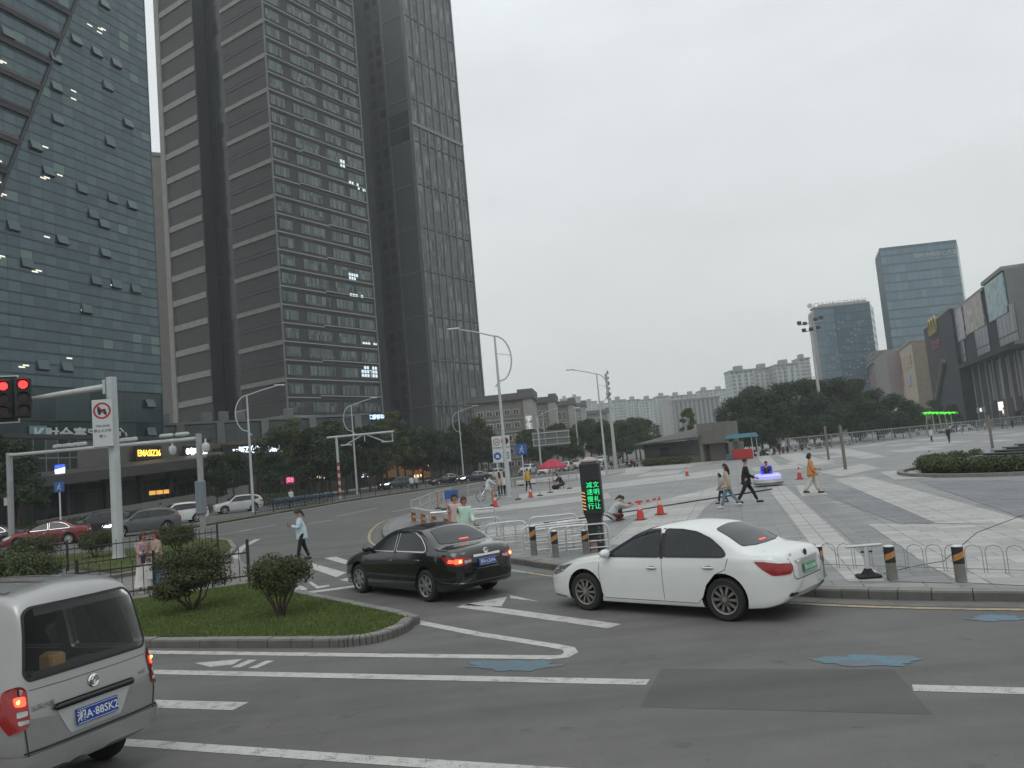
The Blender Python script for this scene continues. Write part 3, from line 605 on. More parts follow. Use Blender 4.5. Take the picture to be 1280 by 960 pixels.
M_WFR = pbr('window_frame_white', (.5, .5, .48), .5, var=.05); M_WPN = pbr('window_pane', (.05, .06, .06), .12, var=.3, scale=.8)
def dorm(u0, u1, v, y, fl, cols, label, sign=None):
    t, wid, h = block('dormitory', label, u0, u1, v, y, 12, M_DORM, group='grey dormitory blocks in a row', turn=R(-6), roof=M_ROOFD)
    fh = (h - 1.6) / fl
    for k in range(fl):
        MB().box(0, wid - 1.8, -.18, .05, k * fh - .1, k * fh + .12).build('floor_band', M_DORM2, t)
        for c in range(cols):
            x = .8 + c * (wid - 3) / cols; ww = (wid - 3) / cols * .68
            f = MB().box(x, x + ww, -.14, .05, k * fh + .9, k * fh + fh - .7).build('window', M_WFR, t)
            MB().box(x + .12, x + ww / 2 - .05, -.17, -.14, k * fh + 1.02, k * fh + fh - .82).box(x + ww / 2 + .05, x + ww - .12, -.17, -.14, k * fh + 1.02, k * fh + fh - .82).build('pane', M_WPN, f)
    MB().box(wid - 1.8, wid + .2, -.4, 12.2, 0, h + .6).build('end_pier', M_DORM2, t)
    MB().box(-.6, wid * .8, -.7, 12.6, h - .3, h + 1.2).box(wid * .78, wid + .6, -.8, 12.8, h - .2, h + 1.9).build('roof', M_ROOFD, t)
    if sign: MB().text(sign, 1.5, Mrow((wid - .8, -.45, h * .55), (1, 0, 0), (0, 0, 1), (0, -1, 0)), 0, .03, .02).build('sign_lettering', glow('dorm_sign', (.9, .92, .9), .8), t)
    return t
dorm(596, 669, 503, 175, 5, 5, 'nearest grey dormitory block with white vertical lettering', '学\n生\n公\n寓'); dorm(668, 698, 503, 215, 5, 3, 'second dormitory block stepping back behind the nearest'); dorm(692, 722, 507, 255, 4, 3, 'third dormitory block half hidden behind trees'); dorm(718, 736, 508, 300, 4, 3, 'small fourth dormitory block by the tall lamp post'); dorm(736, 768, 517, 345, 4, 4, 'farthest low dormitory block left of the antenna mast')
M_APT = [panes('apartment_%d' % i, c1, c2, pw, 3, fr, fw_, .35, frame_h=.9) for i, (c1, c2, pw, fr, fw_) in enumerate([((.09, .11, .12), (.15, .17, .18), 3.6, (.38, .4, .39), 1.5), ((.1, .12, .13), (.15, .17, .18), 4.6, (.35, .375, .365), 2.2), ((.1, .12, .12), (.16, .18, .18), 3., (.4, .415, .4), 1.2)])]
M_APC = pbr('apartment_cap', (.2, .215, .21), .8, var=.1)
def apartment(u0, u1, v, y, i, label, grp='distant pale apartment towers'):
    t, wid, h = block('apartment_tower', label, u0, u1, v, y, 16, M_APT[i % 3], 'tower', grp, 0, cap=False)
    m = MB()
    for k in range(3): m.box(wid * (k + .12) / 3, wid * (k + .88) / 3, -1.2, 0, 0, h - 3 + (k % 2) * 1.5)
    m.build('bay', M_APT[(i + 1) % 3], t); MB().box(-.4, wid + .4, -1.4, 16, h, h + 1).box(wid * .3, wid * .62, 3, 10, h + 1, h + 4.5).build('rooftop', M_APC, t)
    return t
xs = [764, 783, 801, 820, 838, 857, 875, 893, 912]; tops = [501, 499, 497, 496, 494, 491, 489, 486]
for i in range(8): apartment(xs[i] + 7, xs[i + 1] + 5, tops[i] + (i % 3) * 1.5, 800 + (i % 2) * 40, i, 'pale apartment slab, %s of the long hazy terrace on the skyline' % ['first', 'second', 'third', 'fourth', 'fifth', 'sixth', 'seventh', 'last'][i])
for i, (a, c, v) in enumerate([(706, 718, 499), (718, 732, 497), (734, 752, 503), (752, 766, 505)]): apartment(a, c, v, 1000 + i * 20, i, 'faint far tower, %s of four above the dormitory roofs' % ['first', 'second', 'third', 'fourth'][i])
apartment(923, 953, 464, 600, 0, 'tall pale apartment tower left above the wood'); apartment(954, 981, 461, 615, 2, 'tall pale apartment tower in the middle above the wood'); apartment(982, 1010, 456, 600, 0, 'tall pale apartment tower with raised centre above the wood'); apartment(1012, 1026, 448, 640, 1, 'narrow pale apartment tower beside the small blue tower')
t, wid, h = block('ribbed_block', 'flat pale block with vertical ribs behind the station entrance', 843, 906, 502, 420, 20, panes('ribbed', (.11, .13, .13), (.15, .17, .17), 2.4, 40, (.27, .29, .28), 1.2, .4), cap=True)
MB().box(-1, 1.2, -.8, 20, 0, h + 1).build('end_wall', M_DORM2, t)

# --- the two blue glass towers
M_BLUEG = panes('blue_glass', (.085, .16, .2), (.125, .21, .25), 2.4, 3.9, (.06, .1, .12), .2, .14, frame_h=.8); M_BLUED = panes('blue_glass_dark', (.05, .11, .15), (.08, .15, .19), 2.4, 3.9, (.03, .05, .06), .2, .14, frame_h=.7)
a = at(1121, 470, 330); x = Vector((.985, -.1, 0)).normalized(); t = framed('blue_tower', 'taller blue glass office tower with plain sheer front', 'tower', a, x)
wd_ = hit_line(1219, 470, a, x); h = ztop(1099, 313, 330)
MB().prism([(0, 0), (wd_, 0), (wd_ + 10, 20), (5.0, 20)], 0, h).build('curtain_wall', M_BLUEG, t)
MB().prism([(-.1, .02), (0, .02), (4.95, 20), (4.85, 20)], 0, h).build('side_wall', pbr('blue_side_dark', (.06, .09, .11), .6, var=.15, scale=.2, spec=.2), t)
MB().box(6, 24, -.3, .05, ztop(1140, 432, 330) - 1.4, ztop(1140, 432, 330) + 1.6).build('dark_band', M_DARKM, t)
MB().text('国际金融中心大厦', 2.3, Mrow((wd_ * .72, -.2, h - 4.2), (1, 0, 0), (0, 0, 1), (0, -1, 0)), 0, .03, .02).build('sign_letter', pbr('tower_letter', (.3, .36, .4), .4, var=0), t)
MB().prism([(-.2, -.2), (wd_ + .2, -.2), (wd_ + 10, 20), (5.0, 20)], h, h + .9).build('parapet', M_BLUED, t)
a = at(1029, 480, 380); t = framed('blue_tower', 'shorter blue glass tower dotted with small lit windows', 'tower', a, x)
wd_ = hit_line(1100, 480, a, x); h = ztop(1018, 386, 380)
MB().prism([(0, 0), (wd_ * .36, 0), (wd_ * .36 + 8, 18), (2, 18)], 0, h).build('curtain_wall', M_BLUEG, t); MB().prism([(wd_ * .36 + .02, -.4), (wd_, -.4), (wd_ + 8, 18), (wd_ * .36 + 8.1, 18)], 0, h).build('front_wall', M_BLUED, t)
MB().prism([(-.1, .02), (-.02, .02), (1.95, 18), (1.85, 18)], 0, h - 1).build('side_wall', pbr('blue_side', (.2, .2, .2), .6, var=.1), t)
for i in range(60):
    x_ = wd_ * (.1 + .86 * ((i * .618) % 1)); z = h * (.2 + .68 * ((i * .4142 + rnd.random() * .03) % 1)); MB().box(x_, x_ + .9, -.46, -.41, z, z + .7).build('lit_window', M_DOT, t)
MB().text('●CHUANGGUANG', 3.2, Mrow((wd_ * .42, -.5, h + 1.4), (1, 0, 0), (0, 0, 1), (0, -1, 0)), 0, .2, .03).build('sign_letter', M_LETT, t)
MB().box(-.2, wd_ + .2, -.6, 6, h + .02, h + .8).box(4, wd_, 4, 10, h + .8, h + 2.4).build('parapet', M_LEDGE, t)
# ---------------------------------------------------------------- shopping mall and its neighbours at the right edge of the plaza
M_MGREY = pbr('mall_stone', (.15, .152, .15), .75, var=.12, scale=.3); M_MDARK = pbr('mall_dark', (.024, .03, .034), .7, var=.2, scale=.3, spec=.2); M_MGL = panes('mall_glass', (.03, .05, .062), (.07, .10, .12), 3, 6, (.02, .024, .028), .25, .2, spec=.25)
mc = at(1284, 533, 150); mc.z = 0
ML = framed('shopping_mall', 'long grey shopping mall with tall poster billboards on its upper storey', 'mall', mc, ED)
def ms(u, v): s = hit_line(u, v, mc, ED); return s, ztop(u, v, (mc + ED * s).y)
def mlc(u, v, out=.3): s, z = ms(u, v); return Vector((s, out, z))
sE, zE = ms(1194, 388); s1_, z1_ = ms(1228, 363); s0, z0 = ms(1252, 340)
# local: x = along ED (away), y = left of it (towards the plaza), body lies at y<0
zb = ms(1250, 438)[1]
MB().box(0, sE, -40, 0, zb, z1_ - .2).box(0, s1_ * .9, -40, .02, z1_ - .2, z0).build('upper_wall', M_MDARK, ML)
MB().box(.8, sE, -40, -2.5, 5, zb - .8).build('lower_wall', M_MGREY, ML)
MB().box(-.6, sE, -40, 1.2, zb - .8, zb).build('overhang', M_MDARK, ML)
MB().box(1.5, sE, -38, -4, 0, 5).build('ground_floor', panes('mall_shops', (.015, .018, .02), (.06, .06, .055), 2.2, 4.5, (.03, .03, .03), .15), ML)
MB().box(-.5, 0, -40, 0, z0 - 6.5, z0 + .2).box(-.5, 0, -3.6, .1, zb, z0 - 6.5).build('end_frame', M_MGREY, ML)
MB().box(-.2, .02, -38, -3.7, zb + 1, z0 - 6.6).build('end_glazing', M_MGL, ML)
MB().box(-.3, s1_ * .9 + .3, -40, .5, z0, z0 + .8).box(s1_ * .9 + .3, sE, -40, .4, z1_ - .2, z1_ + .5).build('parapet', M_LEDGE, ML)
def art(name, c1, c2, c3, sc=.25):
    m = bpy.data.materials.new(name); m.use_nodes = True; g = G_(m); b = g.N['Principled BSDF']
    uv = g.n('ShaderNodeUVMap').outputs[0]; n1 = g.noise(uv, sc, 3, .5); n2 = g.noise(uv, sc * 2.6, 2, .5)
    g.L.new(g.mix(g.rng(n2, .52, .6, 0, 1), g.mix(g.rng(n1, .44, .56, 0, 1), c1, c2), c3), b.inputs['Base Color']); b.inputs['Roughness'].default_value = .35; return m
for nm, q, c in [('teal', [(1231, 359), (1252, 342), (1265, 388), (1241, 402)], ((.1, .22, .25), (.16, .33, .37), (.3, .36, .38))), ('brown', [(1204, 382), (1226, 365), (1235, 405), (1212, 418)], ((.17, .14, .12), (.22, .18, .15), (.36, .3, .25))), ('white', [(1187, 394), (1202, 385), (1211, 421), (1195, 430)], ((.3, .29, .3), (.23, .23, .25), (.1, .1, .11)))]:
    P_ = [mlc(*p, .35) for p in q]; xa = min(p.x for p in P_); xb = max(p.x for p in P_); xa, xb = (P_[1].x + P_[2].x) / 2, (P_[0].x + P_[3].x) / 2; za = (P_[2].z + P_[3].z) / 2; zc = (P_[0].z + P_[1].z) / 2
    MB().box(xa, xb, .1, .4, za, zc).build('billboard', art('poster_' + nm, *c), ML)
for q in [[(1197, 424), (1209, 448)], [(1219, 413), (1240, 440)], [(1247, 400), (1276, 428)]]:
    a = mlc(*q[0]); c = mlc(*q[1]); MB().box(min(a.x, c.x), max(a.x, c.x), .05, .22, zb + .6, zb + 7.6).build('window', M_MGL, ML)
for k in range(11): MB().box(2 + k * 3.1, 3.2 + k * 3.1, -2.5, -1.6, 6, zb - 1.2).build('facade_fin', pbr('fin_pale_%d' % k, (rnd.uniform(.2, .4),) * 3, .7, var=.1), ML)
for k in range(7): MB().box(3 + k * 7, 4.2 + k * 7, -2.2, -1, 0, zb - .8).build('column', M_MGREY, ML)
for i, (u, v, wdt, c, tx) in enumerate([(1233, 512, 9, (.9, 1, .95), '女装'), (1258, 507, 3.4, (1, 1, 1), 'H'), (1262, 514, 2.4, (1, .6, .4), '●'), (1201, 517, 7, (.85, .9, .95), '影城')]):
    s, z = ms(u, v); p = mc + ED * s + EN * -1.0
    lit_board('shop_sign', ['long pale green lit sign under the mall overhang', 'bright white lit sign at the mall entrance', 'small orange lit sign beside the mall entrance', 'white lit panel right of the neon palms'][i], p, -ED, wdt, 1.8 if i else 1.2, z, tx, c, 1, pbr('mall_sign_%d' % i, (.2, .2, .2), .5, var=0) if i != 1 else glow('mall_sign_lit', (1, 1, 1), 1.2), 1.8)
# dark corner block with yellow arches
cb0 = mc + ED * (sE + .3); cb0.z = 0
CB = framed('dark_block', 'dark windowless mall block with yellow logo and red lettering', 'mall', cb0, ED)
sC, zC = hit_line(1158, 406, cb0, ED), ztop(1158, 406, (cb0 + ED * hit_line(1158, 406, cb0, ED)).y)
MB().box(0, sC, -34, 1.0, 0, zE + .6).build('wall', M_MDARK, CB); MB().box(-.2, sC + .2, -34, 1.2, zE + .6, zE + 1.3).build('parapet', M_LEDGE, CB)
sL, zL = hit_line(1172, 408, cb0, ED), ztop(1172, 408, (cb0 + ED * hit_line(1172, 408, cb0, ED)).y)
m = MB()
for k in (-1, 0, 1): m.tube([(sL + k * 4.2 + 1.9 * math.cos(q), 1.25, zL + 2.4 * math.sin(q)) for q in [R(-60 + 30 * j) for j in range(11)]], .38, 6)
m.build('logo', pbr('logo_yellow', (.3, .25, .07), .5, var=.05), CB)
MB().text('百货 DEPT', 2.9, Mrow((sL, 1.1, zL - 5.2), (-1, 0, 0), (0, 0, 1), (0, 1, 0)), 0, .08, .03).build('lettering', pbr('letter_red', (.25, .03, .05), .5, var=.05), CB)
MB().tube([(sC * .9, 1.5, 6), (sC * .35, 1.6, zE * .62)], .7, 8).build('escalator_tube', pbr('tube_brown', (.12, .1, .085), .5, var=.1), CB)
# beige poster block
bo = at(1149, 500, 265); bo.z = 0; bl_ = Vector((-.40, .917, 0)).normalized() * -1
bx = ED.copy(); BB = framed('beige_block', 'beige commercial block covered with red and blue posters', 'building', bo, bx)
def bs(u, v): s = hit_line(u, v, bo, bx); return s, ztop(u, v, (bo + bx * s).y)
sB, zB = bs(1113, 441); zBt = ztop(1140, 427, 265); M_BEI = pbr('beige_panel', (.36, .31, .235), .75, var=.1, scale=.2); M_BEI2 = pbr('beige_shaded', (.2, .165, .12), .8, var=.2, scale=.5)  # second beige is a darker copy: the side's shade put into the colour
MB().box(0, sB, -30, 0, 0, zBt).build('wall', M_BEI, BB); MB().box(-.3, 0, -30, 0, 0, zBt - .4).build('side_wall', M_BEI2, BB); MB().box(-.3, sB + .3, -30, .3, zBt, zBt + .7).build('parapet', M_LEDGE, BB)
for u0, v0, u1, v1, c in [(1117, 452, 1128, 463, (.3, .06, .05)), (1131, 448, 1140, 458, (.34, .16, .06)), (1119, 474, 1131, 484, (.34, .07, .07)), (1134, 470, 1140, 482, (.16, .2, .4)), (1118, 466, 1129, 469, (.1, .09, .08))]:
    a, za = bs(u0, v0); c_, zc = bs(u1, v1); MB().box(min(a, c_), max(a, c_), .03, .2, min(za, zc), max(za, zc)).build('poster', art('poster_%d_%d' % (u0, v0), c, tuple(q * .7 for q in c), (.5, .48, .42), .5), BB)
MB().add([(0, 1, 9), (sB, 1, 9), (sB, 9, 5.5), (0, 9, 5.5), (0, 1, 9.6), (sB, 1, 9.6), (sB, 9, 6.2), (0, 9, 6.2)], [[0, 1, 2, 3], [4, 5, 6, 7], [2, 3, 7, 6], [0, 3, 7, 4], [1, 2, 6, 5]]).build('canopy', M_BEI, BB)
oo = at(1117, 500, 300); oo.z = 0; t = framed('old_store', 'weathered store block with stepped grey top and red poster left of beige block', 'building', oo, ED)
sO = hit_line(1074, 500, oo, ED); zO = ztop(1112, 437, 300); zO2 = ztop(1080, 462, (oo + ED * sO).y)
MB().box(0, sO * .3, -25, .4, 0, zO).build('tower_wall', pbr('store_taupe', (.2, .18, .17), .8, var=.12), t); MB().box(sO * .3, sO, -25, 0, 0, zO2).build('wall', pbr('store_grey', (.22, .2, .19), .8, var=.2), t)
for k in range(3): MB().box(sO * .3, sO * (1 - .1 * k), -20, .8 + .3 * k, zO2 * (.93 - .05 * k) + 1, zO2 * (.95 - .05 * k) + 1.3).build('roof_step', M_LEDGE, t)
MB().box(sO * .35, sO * .6, .1, .3, zO2 * .45, zO2 * .75).build('poster', art('poster_old', (.36, .07, .06), (.3, .2, .18), (.4, .38, .34), .5), t)

# ---------------------------------------------------------------- station entrance on the plaza
so1 = at(797, 560, 104); so2 = at(911, 560, 97); ST = framed('station_entrance', 'low grey underground station entrance with sloping slate roof', 'building', so1, (so2 - so1))
SL = (so2 - so1).xy.length; M_STC = pbr('station_concrete', (.14, .135, .118), .8, var=.12, scale=.5)
z1 = ztop(868, 541, 100); za = ztop(800, 557, 104)
MB().box(.6, SL * .69, .8, 9, PZ, PZ + 1.1).build('base_wall', M_STC, ST); MB().box(.6, SL * .69, .6, 8.5, PZ + 1.1, za + .1).build('glazing', panes('station_glass', (.02, .026, .026), (.05, .06, .058), 1.4, 2.4, (.025, .027, .027), .1, .12), ST)
rf = MB(); x1 = SL * .72
rf.add([(-.2, -.5, za), (x1, -.5, za + .25), (x1, 4.8, z1 + .6), (3.5, 4.8, z1), (-.2, -.5, za + .22), (x1, -.5, za + .5), (x1, 4.8, z1 + .85), (3.5, 4.8, z1 + .25), (-.2, 9.5, za), (x1, 9.5, za), (-.2, 9.5, za + .22), (x1, 9.5, za + .22)],
       [[0, 1, 2, 3], [4, 7, 6, 5], [0, 4, 5, 1], [0, 3, 7, 4], [1, 5, 6, 2], [7, 10, 11, 6], [4, 10, 7], [5, 6, 11]])
rf.build('roof', pbr('slate', (.085, .084, .076), .7, var=.15, scale=1.5, bump=.4), ST)
z2 = ztop(900, 527, 97)
hx0 = SL * .69
MB().box(hx0, SL, 0, 4, z2 - 2.6, z2).box(hx0 + 3.9 * SL / 11, SL, -.02, 4, PZ, z2 - 2.62).box(hx0 + .02, hx0 + .5, .05, 4, PZ, z2 - 2.62).build('head_house', panes('station_tile', (.125, .12, .105), (.155, .15, .133), 1.5, 1.3, (.075, .075, .068), .04, .7), ST)
MB().box(hx0 + .5, hx0 + 3.9 * SL / 11, 1.2, 1.4, PZ, z2 - 2.65).build('doorway', M_DARKM, ST); MB().box(hx0 + .9, hx0 + 2.7 * SL / 11, 1.1, 1.19, PZ, 2.9).build('door', pbr('door_brown', (.12, .1, .085), .5, var=.1), ST)
MB().box(hx0 + .8, hx0 + 2.2, 1.0, 1.15, 3.3, 3.45).build('lamp', M_LITW, ST)
p = at(929, 560, 97); KS_ = framed('ticket_kiosk', 'small open kiosk with teal roof and red counter cloth', 'kiosk', p, (so2 - so1))
MB().add([(-1.7, -1.2, 2.75), (1.7, -1.2, 2.75), (1.7, 1.2, 2.75), (-1.7, 1.2, 2.75), (-1.5, -.9, 3.25), (1.5, -.9, 3.25), (1.5, .9, 3.25), (-1.5, .9, 3.25)], [[3, 2, 1, 0], [4, 5, 6, 7], [0, 1, 5, 4], [1, 2, 6, 5], [2, 3, 7, 6], [3, 0, 4, 7]]).build('roof', pbr('kiosk_teal', (.05, .17, .22), .6, var=.15), KS_)
for a in (-1.45, 1.45):
    for c in (-.9, .9): MB().tube([(a, c, PZ), (a, c, 2.76)], .05, 6).build('post', M_WFR, KS_)
MB().rbox((.2, -.95, .75), (2.4, .5, 1.2), .06).build('counter', pbr('counter_red', (.4, .03, .03), .7, var=.15, scale=3), KS_); MB().rbox((-1.4, -1.1, .5), (.9, .5, .7), .06).build('crate', pbr('crate_blue', (.06, .12, .16), .6, var=.1), KS_)
# ---------------------------------------------------------------- vehicles: a lofted shell with wheel arches cut out, windows, doors and lamps laid onto its surface
def pchip(K):
    K = sorted(K); xs = [k[0] for k in K]; ys = [k[1] for k in K]; n = len(xs)
    d = [(ys[i + 1] - ys[i]) / (xs[i + 1] - xs[i]) for i in range(n - 1)]; m = [0.] * n
    for i in range(1, n - 1): m[i] = 0 if d[i - 1] * d[i] <= 0 else 2 * d[i - 1] * d[i] / (d[i - 1] + d[i])
    m[0] = d[0]; m[-1] = d[-1]
    def f(x):
        x = min(max(x, xs[0]), xs[-1]); i = 0
        while i < n - 2 and x > xs[i + 1]: i += 1
        h = xs[i + 1] - xs[i]; t = (x - xs[i]) / h
        return (2 * t ** 3 - 3 * t * t + 1) * ys[i] + (t ** 3 - 2 * t * t + t) * h * m[i] + (-2 * t ** 3 + 3 * t * t) * ys[i + 1] + (t ** 3 - t * t) * h * m[i + 1]
    return f
def shell_mesh(S, arch=True):
    top, bot, belt, wid = (pchip(S[k]) for k in ('top', 'bot', 'belt', 'w')); xa, xb = S['top'][-1][0], S['top'][0][0]
    tum = S.get('tumble', .40); crown = S.get('crown', .12)
    N = 76; xs = [xb + (xa - xb) * (.5 - .5 * math.cos(math.pi * i / N)) * .5 + (xb + (xa - xb) * i / N - xb) * .5 for i in range(N + 1)]
    vs = []; fs = []; half = None
    for x in xs:
        w, zb, zt = wid(x), bot(x), top(x); ze = min(belt(x), zt - .015); p = [(0, zb), (w * .5, zb), (w * .88, zb), (w * .955, zb + .02), (w * .975, zb + .06)]
        for k in range(1, 13):
            t = k / 12; z = zb + .06 + (ze - zb - .06) * t
            p.append((w * (.975 + .03 * math.sin(math.pi * min(1, t * 1.05) * .75) - .022 * t ** 3 + S.get('crease', .006) * math.exp(-((t - .78) / .06) ** 2)), z))
        y0 = p[-1][0]; h = zt - ze; cr = min(crown, h * .6); ins = tum * max(0, h - cr) + .02 * min(1, h / .1)
        P1 = Vector((y0 - ins, zt - cr)); P0 = Vector((y0, ze))
        for k in range(1, 7): q = P0.lerp(P1, k / 6); p.append((q.x, q.y))
        C = P1 + (P1 - P0).normalized() * min(cr, .5) * .75 if h > .12 else P1 + Vector((-.01, cr * .5)); Cx = Vector((P1.x * .62, zt))
        for k in range(1, 11):
            t = k / 10; q = P1 * (1 - t) ** 3 + C * 3 * t * (1 - t) ** 2 + Cx * 3 * t * t * (1 - t) + Vector((0, zt)) * t ** 3; p.append((q.x, q.y))
        full = p + [(-y, z) for y, z in p[1:-1]][::-1]; half = len(full); vs += [(x, y, z) for y, z in full]
    n = half
    for i in range(N):
        for k in range(n): fs.append([i * n + k, i * n + (k + 1) % n, (i + 1) * n + (k + 1) % n, (i + 1) * n + k])
    for e, b_ in ((0, 0), (N, N * n)):
        c = len(vs); x = xs[e]; vs.append((x + (.02 if e == 0 else -.02), 0, sum(v[2] for v in vs[b_:b_ + n]) / n))
        for k in range(n): fs.append([b_ + k, c, b_ + (k + 1) % n] if e == 0 else [b_ + (k + 1) % n, c, b_ + k])
    me = bpy.data.meshes.new('shell'); me.from_pydata(vs, [], fs); bm = bmesh.new(); bm.from_mesh(me); bmesh.ops.recalc_face_normals(bm, faces=bm.faces); bm.to_mesh(me); bm.free()
    return me
def boolean(me, cutters, mats):
    o = bpy.data.objects.new('cut_body', me); COL.objects.link(o); me.materials.clear(); me.materials.append(mats[0]); tmp = [o]
    for c, mi in cutters:
        cm = c.mesh('cutter', [mats[mi]], 0); bm = bmesh.new(); bm.from_mesh(cm); bmesh.ops.recalc_face_normals(bm, faces=bm.faces); bm.to_mesh(cm); bm.free()
        co_ = bpy.data.objects.new('cutter', cm); COL.objects.link(co_); tmp.append(co_)
        md = o.modifiers.new('b', 'BOOLEAN'); md.object = co_; md.operation = 'DIFFERENCE'; md.solver = 'EXACT'; md.material_mode = 'TRANSFER'
    bpy.context.view_layer.update(); r = mesh_from_eval(o)
    for t in tmp: bpy.data.objects.remove(t)
    return r
class Skin:
    """lays flat outlines onto a shell"""
    def __init__(s, me): s.b = BVHTree.FromPolygons([v.co.copy() for v in me.vertices], [list(p.vertices) for p in me.polygons])
    def hit(s, p, d):
        h = s.b.ray_cast(Vector(p) - Vector(d) * 4, Vector(d)); return (h[0], h[1]) if h[0] is not None else (None, None)
    def put(s, mb, poly, axis, sign=1, eps=.004, mi=0, step=.06, lift=0.):
        """axis 'y': outline in (x, z) seen from the side (sign +1 left, -1 right); 'x': (y, z) from front(+1)/rear(-1); 'z': (x, y) from above"""
        if axis == 'y': P3 = lambda a, b: (a, 0, b); d = (0, -sign, 0)
        elif axis == 'x': P3 = lambda a, b: (0, a, b); d = (-sign, 0, 0)
        else: P3 = lambda a, b: (a, b, 0); d = (0, 0, -1)
        pts = []
        n = len(poly)
        for i in range(n):
            a, b = Vector(poly[i]), Vector(poly[(i + 1) % n]); k = max(1, int((b - a).length / step))
            for j in range(k): pts.append(a.lerp(b, j / k))
        nb = len(pts); x0 = min(p.x for p in pts); x1 = max(p.x for p in pts); y0 = min(p.y for p in pts); y1 = max(p.y for p in pts)
        inner = []
        def inside(q):
            c = False
            for i in range(nb):
                a, b = pts[i], pts[(i + 1) % nb]
                if (a.y > q.y) != (b.y > q.y) and q.x < (b.x - a.x) * (q.y - a.y) / (b.y - a.y) + a.x: c = not c
            return c
        x = x0 + step / 2
        while x < x1:
            y = y0 + step / 2
            while y < y1:
                q = Vector((x, y))
                if inside(q) and min((q - p).length for p in pts) > step * .45: inner.append(q)
                y += step
            x += step
        r = delaunay_2d_cdt(pts + inner, [], [list(range(nb))], 1, 1e-5); vs = []; last = None
        for q in r[0]:
            h, nrm = s.hit(P3(q.x, q.y), d)
            if h is None: h, nrm = (last if last else (Vector(P3(q.x, q.y)), Vector(d) * -1))
            else: last = (h, nrm)
            vs.append(h + nrm * eps + Vector(d) * -lift)
        mb.add(vs, [list(f) for f in r[2]], mi, None, True); return mb
    def ribbon(s, mb, line, axis, sign=1, w=.012, eps=.006, mi=0, closed=False):
        pts = [Vector(p) for p in line]; pts = pts + [pts[0]] if closed else pts; out = []
        for i in range(len(pts) - 1):
            k = max(1, int((pts[i + 1] - pts[i]).length / .07))
            for j in range(k): out.append(pts[i].lerp(pts[i + 1], j / k))
        out.append(pts[-1]); vs = []; fs = []
        d = (0, -sign, 0) if axis == 'y' else (-sign, 0, 0) if axis == 'x' else (0, 0, -1)
        P3 = (lambda a, b: (a, 0, b)) if axis == 'y' else (lambda a, b: (0, a, b)) if axis == 'x' else (lambda a, b: (a, b, 0))
        for i, p in enumerate(out):
            t = (out[min(i + 1, len(out) - 1)] - out[max(i - 1, 0)]); t = t.normalized() if t.length > 0 else Vector((1, 0)); nn = Vector((-t.y, t.x)) * w / 2
            for q in (p + nn, p - nn):
                h, n_ = s.hit(P3(q.x, q.y), d); vs.append((h + n_ * eps) if h is not None else Vector(P3(q.x, q.y)))
        for i in range(len(out) - 1): fs.append([2 * i, 2 * i + 1, 2 * i + 3, 2 * i + 2])
        mb.add(vs, fs, mi); return mb
def rounded(poly, r=.06, n=4):
    out = []; m = len(poly)
    for i in range(m):
        p = Vector(poly[i]); a = Vector(poly[i - 1]) - p; b = Vector(poly[(i + 1) % m]) - p; q = min(r, a.length * .45, b.length * .45)
        A = p + a.normalized() * q; B = p + b.normalized() * q
        for k in range(n + 1): t = k / n; out.append(tuple(A * (1 - t) ** 2 + p * 2 * t * (1 - t) + B * t * t))
    return out

M_TYRE = pbr('tyre', (.018, .018, .018), .85, var=.15, scale=20, bump=.3); M_ARCH = pbr('arch_black', (.01, .01, .01), .9, var=0); M_GLASS = pbr('tinted_glass', (.014, .018, .02), .05, var=0, spec=.6)
M_GLASSL = pbr('side_glass', (.012, .016, .018), .06, var=.5, scale=1.5, spec=.6); M_CHROME = pbr('chrome', (.7, .7, .7), .16, 1, var=0); M_TRIM = pbr('black_trim', (.012, .012, .012), .45, var=0); M_SEAM = pbr('seam', (.03, .03, .03), .9, var=0)
M_RIM = pbr('alloy', (.42, .42, .42), .3, .85, var=.1); M_RIMD = pbr('alloy_grey', (.25, .24, .225), .4, .6, var=.15, scale=12); M_RED = pbr('lens_red', (.26, .008, .01), .18, var=.1, scale=8, coat=.5); M_REDL = glow('lens_lit', (1, .09, .04), 2.4, (.4, .01, .01)); M_HOT = glow('lamp_hot', (1, .42, .12), 4.5); M_CLEAR = pbr('lens_clear', (.42, .42, .42), .15, var=.2, scale=20, coat=.5); M_HLD = pbr('lens_dark', (.10, .105, .11), .12, var=.4, scale=18, coat=.6); M_HEAD = glow('headlamp_lit', (1, 1, .95), 3.5)
M_PLB = pbr('plate_blue', (.012, .05, .27), .45, var=.06); M_PLG = pbr('plate_green', (.03, .24, .1), .45, var=.1, scale=9); M_PLW = pbr('plate_white', (.62, .64, .66), .45, var=0); M_BRK = glow('high_brake', (1, .12, .1), 1.2, (.4, .01, .01))
def paint(name, c, metal=.0, rough=.32, coat=.8, var=.05): return pbr(name, c, rough, metal, var=var, scale=1.4, coat=coat)
